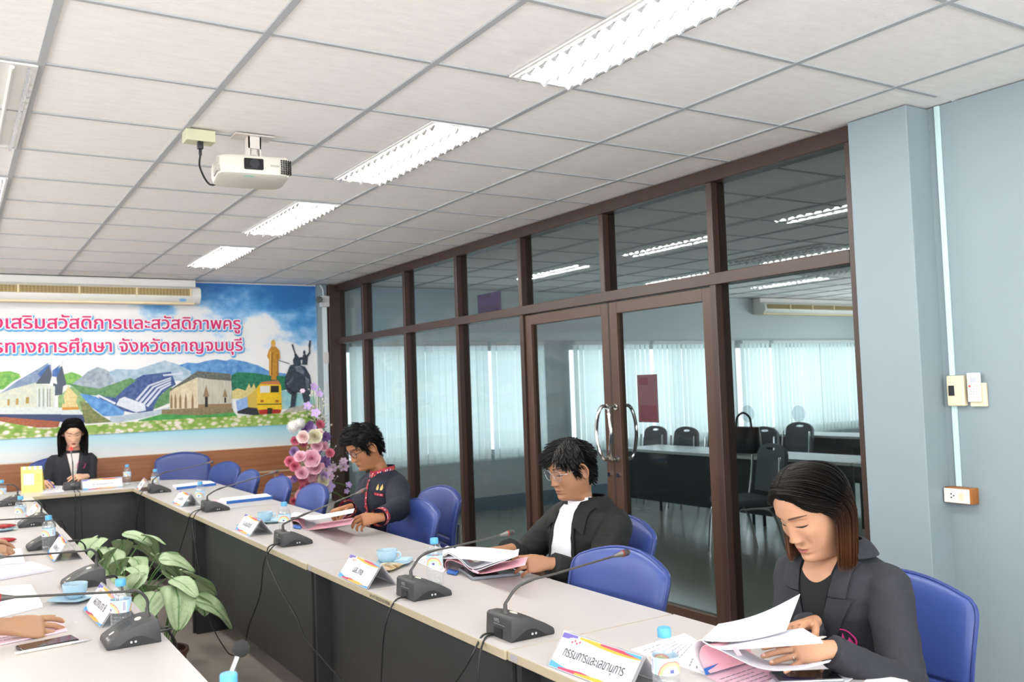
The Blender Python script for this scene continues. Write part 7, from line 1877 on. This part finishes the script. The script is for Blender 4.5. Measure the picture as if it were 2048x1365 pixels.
def blazer_front(P, vtop, vbot, wtop, inner, inner_z, badge=None, mt=None, notch=True, collar=True, yaw=0.0, lw=0.048):
    """shirt, lapels and collar laid on a garment; x to the person's right"""
    D = Decal(P, yaw); o = P['root']; g = P['cloth_obj']; mt = mt or M_grey
    m = MB(); D.quad(m, (-wtop, vtop), (wtop, vtop), (0.004, vbot), (-0.004, vbot), 0.0035, 10, 18); m.build('inner_top', inner, o, smooth=60)
    if inner_z:
        m = MB(); N = 12
        def f(u, v): x = lerp(-wtop*0.86, wtop*0.86, u); z = lerp(inner_z + 0.012*(2*u-1)**2*2.2, vtop + 0.012, v); return D.pt(x*(0.9 + 0.1*v), z, 0.0056)
        sheet(m, f, 14, 8, 0.0012); k = m.build('neckline_skin', P['skin'], o, smooth=60)
    for s in (-1, 1):
        m = MB()
        zt = vtop + 0.004; zn = lerp(vtop, vbot, 0.30)
        D.quad(m, (s*(wtop + 0.000), zt), (s*(wtop + lw*0.85), zt - 0.012), (s*(wtop*0.86 + lw*0.95), zn), (s*(wtop*0.80), zn), lambda u, v: 0.007 + 0.002*math.sin(PI*u), 8, 10, 0.003)
        zl = zn - 0.004
        D.quad(m, (s*wtop*0.79, zl), (s*(wtop*0.80 + lw*1.35), zl + 0.004), (s*0.022, vbot + 0.01), (s*0.001, vbot - 0.004), lambda u, v: 0.0075 + 0.0025*math.sin(PI*u), 9, 16, 0.003)
        m.build('lapel', mt, o, smooth=60)
    if badge:
        bx, bz, br = badge; m = MB(); pk = mat('emblem_pink', '#c22a78', 0.7)
        for q in range(40):
            a0, a1 = 2*PI*q/40, 2*PI*(q+1)/40
            m.add([D.pt(bx + r*math.cos(a), bz + r*math.sin(a), 0.009) for a, r in ((a0, br), (a1, br), (a1, br*0.88), (a0, br*0.88))], [(0, 1, 2, 3)])
        def bx_(x0, x1, z0, z1): m.add([D.pt(bx + x*br, bz + z*br, 0.009) for x, z in ((x0, z0), (x1, z0), (x1, z1), (x0, z1))], [(0, 1, 2, 3)])
        for c, hh in ((-0.52, 0.32), (0.0, 0.62), (0.52, 0.32)):   # three pointed roofs on posts
            m.add([D.pt(bx + x*br, bz + z*br, 0.009) for x, z in ((c - 0.2, -0.12), (c + 0.2, -0.12), (c, hh))], [(0, 1, 2)])
            for e in (-0.15, 0.0, 0.15): bx_(c + e - 0.035, c + e + 0.035, -0.55, -0.14)
        bx_(-0.78, 0.78, -0.24, -0.17); bx_(-0.62, 0.62, -0.64, -0.56)
        bx_(1.02, 1.12, -0.7, -0.42); bx_(1.14, 1.2, -0.62, -0.48)
        m.build('emblem', pk, o, smooth=None)
        m = MB(); D.quad(m, (bx - br*1.2, bz + br*1.72), (bx + br*1.25, bz + br*1.78), (bx + br*1.25, bz + br*1.70), (bx - br*1.2, bz + br*1.64), 0.0018, 10, 3, 0.001); m.build('pocket_edge', mt, o, smooth=60)
    if collar:
        nb = P['spine'][-2]; m = MB()
        band(m, (0, nb[0] + 0.0, nb[1] + 0.004), lambda v, a: (lerp(0.070, 0.112, v), 0.040*(1 - v**2) + 0.006 - 0.030*(abs(a)/PI < 0.45)*v*0.6, 0), PI*0.36, PI*1.64, 44, 0.92, 1.0)
        m.build('collar', mt, o, smooth=60)
    return D
P1['skin'] = sk1[0]
blazer_front(P1, 0.968, 0.665, 0.060, M_bktop, 0.905, badge=(*Decal(P1).px(P1, 1690, 1278), 0.029))
finger_ring(P1, 'l', 2, '#d9d2c0')
held_pen(P1, 'r', 'purple pen with a silver cap in the right hand of the nearest woman', '#5a3f8e', '#c9c4b6', d=(0.85, -0.45, 0.12), L=0.12)

# ---- the man in black with the open white shirt
KM2 = dict(wide=1.02, jaw=1.06, nose=1.0, mouth=0.98, brow=('#241c18', 0.0034))
sk2 = skin('tan', '#9c7155', '#87564a', '#cf9f86')
sp2 = spine_of(0.958, 0.195, 0.135, 0.115, 0.0, 0.0, 0.22)
def hl_m(a, t): return 0.058 if a < 0.5 else lerp(0.058, 0.030, sm(0.5, 0.95, a)) if a < 0.95 else lerp(0.030, -0.028, sm(0.95, 1.35, a)) if a < 1.35 else lerp(-0.028, 0.016, sm(1.4, 1.55, a)) if a < 1.72 else lerp(0.016, -0.088, sm(1.72, 2.05, a))
h2 = short_hair('#0f0e0f', 21, hl_m, lambda t, z, p: V((0.75 if p.x > -0.025 else -0.85, 0.45 if p.y > -0.02 else -0.5, -0.15 - 0.6*(1 - sm(0.0, 0.1, z)))) if abs(t) < 1.15 or z > 0.05 else V((p.x*3, -0.8, -0.8)), lambda t, z: 6 if z > 0.05 else 3 if abs(t) < 1.75 else 4, lambda t, z: 0.013*(0.45 + 0.55*sm(0.0, 0.07, z)), 1150, 0.0028, 0.05, 0.10, 0.0025, 0.13,
     lambda rnd: [(rnd.uniform(-1.0, 0.9), rnd.uniform(0.062, 0.09)) for _ in range(140)])
wl = at(1098, 1128, 0, 1.65); wr = at(1016, 1099, 0, 1.70)
P2 = person('man in open black jacket and white shirt with thin spectacles, reading a booklet', (2.05, -0.27), PI/2, KM2, sk2, sp2, (0.178, -0.005, 0.885), (0.085, 1.110, 0.26, 0.0, 0.0),
    dict(l=dict(wrist=wl, dir=(-0.95, 0.20, 0.10), dorsal=(-0.2, -0.75, 0.6), curl=((0.3, 0.7, 0.4), (0.35, 0.75, 0.5), (0.4, 0.8, 0.5), (0.45, 0.8, 0.5)), thumb=(0.35, 0.5, 0.25), pole=(1.0, -0.15, -0.75)),
         r=dict(wrist=wr, dir=(-0.95, -0.05, -0.06), dorsal=(-0.1, -0.25, 0.95), curl=((0.8, 0.9, 0.5), (0.9, 1.0, 0.6), (1.0, 1.1, 0.6), (1.1, 1.1, 0.6)), thumb=(0.35, 0.55, 0.35), pole=(0.4, 0.8, -0.6))),
    dict(name='jacket', mat=M_black, sleeve=(0.071, 0.066, 0.058, 0.050), sleeve_end=0.95, wrinkle=0.004), h2)
P2['skin'] = sk2[0]
D = Decal(P2)
m = MB(); D.quad(m, (-0.052, 0.955), (0.058, 0.955), (0.10, 0.60), (-0.10, 0.60), 0.004, 12, 22, 0.002)
so = m.build('shirt', M_shirt, P2['root'], smooth=60)
m = MB()
for k in range(4): m.ball(D.pt(0.004, 0.90 - 0.075*k, 0.0065), (0.0045, 0.0028, 0.0045), 10, 6)
m.build('shirt_buttons', mat('pearl_button', '#dcdce0', 0.3), so, smooth=60)
nb = P2['spine'][-2]; m = MB(); band(m, (0, nb[0] + 0.012, nb[1] + 0.004), lambda v, a: (0.069 + 0.004*(1 - v), 0.034*v - 0.010*max(0, math.cos(a)), 0.0), -PI*0.42, PI*0.42, 40, 1.05, 1.0); m.build('shirt_collar', M_shirt, so, smooth=60)
for s in (-1, 1):
    m = MB(); D.quad(m, (s*0.054, 0.958), (s*0.125, 0.950), (s*0.128, 0.850), (s*0.060, 0.885), lambda u, v: 0.009 + 0.003*math.sin(PI*u), 9, 10, 0.003)
    m.build('jacket_collar', M_black, P2['root'], smooth=60)
    m = MB(); D.quad(m, (s*0.052, 0.93), (s*0.066, 0.93), (s*0.118, 0.60), (s*0.098, 0.60), 0.007, 4, 18, 0.003); m.build('jacket_front_edge', M_black, P2['root'], smooth=60)
m = MB(); band(m, (0, nb[0], nb[1] - 0.004), lambda v, a: (lerp(0.079, 0.120, v), 0.046*(1 - v**2) - 0.010, 0), PI*0.30, PI*1.70, 44, 0.95, 1.0); m.build('collar', M_black, P2['root'], smooth=60)
m = MB(); D.quad(m, (-0.17, 0.785), (-0.085, 0.792), (-0.085, 0.788), (-0.17, 0.781), 0.002, 8, 3, 0.001); m.build('pocket_edge', M_black, P2['root'], smooth=60)
spectacles(P2, '#c9c9cc', 0.0010, 0.0245, 0.0225, 2.4, 0.9)
held_pen(P2, 'r', 'pen with bright blue barrel in the right hand of the man in black', '#2f9ad8', '#1d1d20', d=(-0.72, 0.62, 0.15), L=0.14, r=0.0055, back=0.75)

# ---- the man in the navy jacket
KM1 = dict(wide=1.0, jaw=1.0, nose=1.05, mouth=0.95, brow=('#1f1815', 0.0036))
sk3 = skin('brown', '#9f6d4c', '#784838', '#c4937a')
sp3 = spine_of(0.988, 0.188, 0.125, 0.112, 0.05)
h3 = short_hair('#0d0c0d', 33, hl_m, lambda t, z, p: V((0.15*p.x/0.07, 0.85, 0.30)) if (z > 0.05 and p.y > -0.05) else V((p.x*2, -0.25, -0.8)), lambda t, z: 5 if z > 0.06 else 2 if abs(t) < 1.8 else 3, lambda t, z: 0.003 + 0.014*sm(0.0, 0.08, z), 1100, 0.0026, 0.42, 0.02, 0.002, 0.15)
wl = at(757, 1036, 0, 1.56); wr = at(694, 1016, 0, 1.56)
P3 = person('man in navy jacket with red woven trim, dark spectacles, writing with a pink pen', (1.88, 1.42), PI/2 + 0.05, KM1, sk3, sp3, (0.170, 0.03, 0.925), (0.145, 1.155, 0.50, 0.02, 0.0),
    dict(l=dict(wrist=wl, dir=(-0.95, 0.05, -0.02), dorsal=(-0.3, -0.65, 0.7), curl=((0.5, 0.6, 0.3), (0.6, 0.7, 0.4), (0.7, 0.8, 0.4), (0.75, 0.85, 0.4)), thumb=(0.35, 0.45, 0.2), pole=(0.5, -0.75, -0.6)),
         r=dict(wrist=wr, dir=(-0.95, -0.25, -0.10), dorsal=(-0.2, 0.15, 0.95), curl=((0.8, 0.8, 0.4), (0.9, 0.9, 0.5), (1.0, 1.0, 0.5), (1.0, 1.0, 0.5)), thumb=(0.35, 0.5, 0.3), pole=(0.5, 0.8, -0.6))),
    dict(name='jacket', mat=M_navy, sleeve=(0.070, 0.062, 0.053, 0.045), sleeve_end=0.90, wrinkle=0.0028), h3)
D = Decal(P3); RED = [mat('trim_red', '#a3283a', 0.8), mat('trim_orange', '#d86a2c', 0.8), mat('trim_pale', '#dcc0c8', 0.8), mat('trim_dark', '#40203c', 0.8)]
rnd = random.Random(5)
def woven(mb, fn, n, k=5):
    for i in range(n):
        for j in range(k):
            mb.mi(rnd.choice((0, 0, 0, 1, 2, 3, 3)) if 0 < j < k-1 else 0)
            mb.add([fn(i/n, j/k), fn((i+1)/n, j/k), fn((i+1)/n, (j+1)/k), fn(i/n, (j+1)/k)], [(0, 1, 2, 3)])
m = MB(); woven(m, lambda u, v: D.pt(-0.012 + 0.024*v, lerp(0.965, 0.55, u), 0.004), 60, 5); m.build('woven_front_trim', RED, P3['root'], smooth=None)
nb = P3['spine'][-2]
def colf(u, v, off=0.0):
    a = lerp(-PI, PI, u); r = 0.074 - 0.006*v + off; return V((r*math.sin(a), nb[0] + 0.004 + r*1.02*math.cos(a) , nb[1] - 0.010 + 0.050*v + 0.012*(1 - math.cos(a))*0.5 - 0.016*max(0, math.cos(a))))
m = MB(); sheet(m, lambda u, v: colf(u, v), 48, 6, 0.003); m.build('stand_collar', M_navy, P3['root'], smooth=60)
m = MB(); woven(m, lambda u, v: colf(u, v, 0.0022), 90, 5); m.build('woven_collar_trim', RED, P3['root'], smooth=None)
for side in 'lr':
    A = P3[side]; d = (A['wr'] - A['el']).normalized(); c = A['el'].lerp(A['wr'], 0.86); u_ = d.orthogonal().normalized(); w_2 = d.cross(u_)
    m = MB(); woven(m, lambda u, v: c + d*(0.042*v - 0.006) + (u_*math.cos(2*PI*u) + w_2*math.sin(2*PI*u))*0.0462, 30, 5)
    m.build('woven_cuff', RED, P3['root'], smooth=None)
bx, bz = D.px(P3, 757, 990) or (-0.09, 0.86)
m = MB(); D.quad(m, (bx - 0.030, bz - 0.009), (bx + 0.030, bz - 0.003), (bx + 0.030, bz + 0.011), (bx - 0.030, bz + 0.005), 0.003, 8, 4, 0.0014); m.build('ribbon_bar', RED[0], P3['root'], smooth=None)
m = MB(); woven(m, lambda u, v: D.pt(bx + lerp(-0.028, 0.028, u), bz + lerp(-0.005, 0.007, v) + 0.003*(2*u-1), 0.005), 12, 3); m.build('woven_ribbon_print', RED, P3['root'], smooth=None)
for x in (bx - 0.014, bx + 0.014):
    zc = bz + 0.036; m = MB(); pr = [(0, 0.022), (0.006, 0.008), (0.009, -0.002), (0.0075, -0.010), (0, -0.013), (-0.0075, -0.010), (-0.009, -0.002), (-0.006, 0.008)]
    m.add([D.pt(x, zc, 0.006)] + [D.pt(x + a, zc + b, 0.003) for a, b in pr], [(0, 1+i, 1+(i+1) % 8) for i in range(8)]); m.build('gold_pin', mat('gold_pin', '#d8b070', 0.3, metal=0.6), P3['root'], smooth=None)
spectacles(P3, '#17171a', 0.0016, 0.0255, 0.0185, 3.2)
finger_ring(P3, 'l', 2, '#d9a52f')
held_pen(P3, 'r', 'pink pen in the writing hand of the man in navy', '#e08fae', '#e9b4c8', d=(-0.70, -0.45, -0.40), L=0.145, r=0.0055, back=0.6)

# ---- the woman under the mural
KW2 = dict(wide=0.97, jaw=0.95, nose=0.85, mouth=0.85, brow=('#3a2a24', 0.0026))
sk4 = skin('rosy', '#d6a98f', '#8e4a46', '#d9ab98')
sp4 = spine_of(1.02, 0.152, 0.118, 0.105, 0.04)
wrr = at(98, 978, 1, 5.06); wll = at(178, 962, 1, 5.08)
P4 = person('woman in charcoal blazer with pink emblem speaking at the far table', (0.645, 5.36), PI, KW2, sk4, sp4, (0.142, 0.02, 0.960), (0.105, 1.205, 0.42, -0.05, 0.02),
    dict(r=dict(wrist=(0.39, 5.12, 0.80), dir=(0.15, -1, -0.05), dorsal=(-0.5, 0.1, 0.8), curl=((0.6, 0.7, 0.4), (0.7, 0.8, 0.5), (0.8, 0.9, 0.5), (0.9, 0.9, 0.5)), pole=(-0.2, 0.5, -1.0)),
         l=dict(wrist=(0.72, 5.10, 0.825), dir=(-0.75, -0.6, 0.05), dorsal=(0.1, -0.6, 0.75), curl=(0.35, 0.4, 0.5, 0.6), pole=(0.2, 0.5, -1.0))),
    dict(name='blazer', mat=M_grey, sleeve=(0.056, 0.051, 0.046, 0.041), sleeve_end=0.96, wrinkle=0.003),
    bob_hair('#080707', '#120d0c', 1.0, 9, (1.1, 1.1), 0.004, 1000, wide=0.099))
P4['skin'] = sk4[0]
blazer_front(P4, 1.018, 0.76, 0.050, mat('pale_blouse', '#cfcac6', 0.7), None, badge=(*Decal(P4).px(P4, 162, 931), 0.034), lw=0.040)
held_pen(P4, 'r', 'blue pen in the hand of the woman at the far table', '#2b3fa0', '#2b3fa0', d=(0.5, -0.3, -0.75), L=0.13, r=0.005)

# ---- two people of the left row, of whom only the hands reach into the picture
KL = dict(wide=1.0, jaw=1.02, nose=1.0, mouth=1.0)
h5 = short_hair('#121112', 41, hl_m, lambda t, z, p: V((p.x*3, 0.6, 0.0)), lambda t, z: 5, lambda t, z: 0.012, 160, 0.005, 0.3, 0.05)
M_tan = mat('tan_uniform', '#b9a98a', 0.8); M_pale = mat('pale_shirt', '#c9cbd2', 0.8)
sk5 = skin('warm', '#a27b5e', '#875246', '#d6a384')
p_w = at(-12, 1262, 2, TZ + 0.035)
P5 = person('person at the left table whose hand rests beside the black phone', (-0.66, -0.10), -PI/2, KL, sk5, spine_of(0.98, 0.185, 0.12, 0.11, 0.04), (0.185, 0.03, 0.95), (0.12, 1.15, 0.3, 0, 0),
    dict(r=dict(wrist=at(14, 1254, 2, TZ + 0.046), dir=(0.92, 0.14, -0.20), dorsal=(0.15, -0.62, 0.78), curl=((0.10, 0.25, 0.2), (0.16, 0.30, 0.2), (0.22, 0.36, 0.2), (0.26, 0.4, 0.2)), spread=0.10, thumb=(0.5, 0.35, 0.2), pole=(-0.4, -0.8, -0.5), scale=1.08),
         l=dict(wrist=(-0.28, 0.18, 0.79), dir=(0.95, -0.1, -0.1), dorsal=(0.1, 0.2, 0.95), pole=(-0.4, 0.8, -0.5))),
    dict(name='shirt', mat=M_tan, short=True, wrinkle=0.003), h5, 'people of the left row')
P6 = person('person of the left row whose hands hold white pages over the grey folder', (-0.68, 1.55), -PI/2, KL, sk5, spine_of(0.98, 0.185, 0.12, 0.11, 0.04), (0.185, 0.03, 0.95), (0.12, 1.15, 0.3, 0, 0),
    dict(r=dict(wrist=(-0.135, 1.45, TZ + 0.055), dir=(0.95, 0.05, -0.10), dorsal=(0.1, -0.3, 0.95), curl=((0.4, 0.5, 0.3), (0.5, 0.6, 0.3), (0.55, 0.6, 0.3), (0.6, 0.6, 0.3)), pole=(-0.4, -0.8, -0.5)),
         l=dict(wrist=(-0.12, 1.72, TZ + 0.05), dir=(0.95, -0.1, -0.1), dorsal=(0.1, 0.2, 0.95), curl=((0.4, 0.5, 0.3), (0.5, 0.6, 0.3), (0.55, 0.6, 0.3), (0.6, 0.6, 0.3)), pole=(-0.4, 0.8, -0.5))),
    dict(name='shirt', mat=M_pale, short=True, wrinkle=0.003), h5, 'people of the left row')
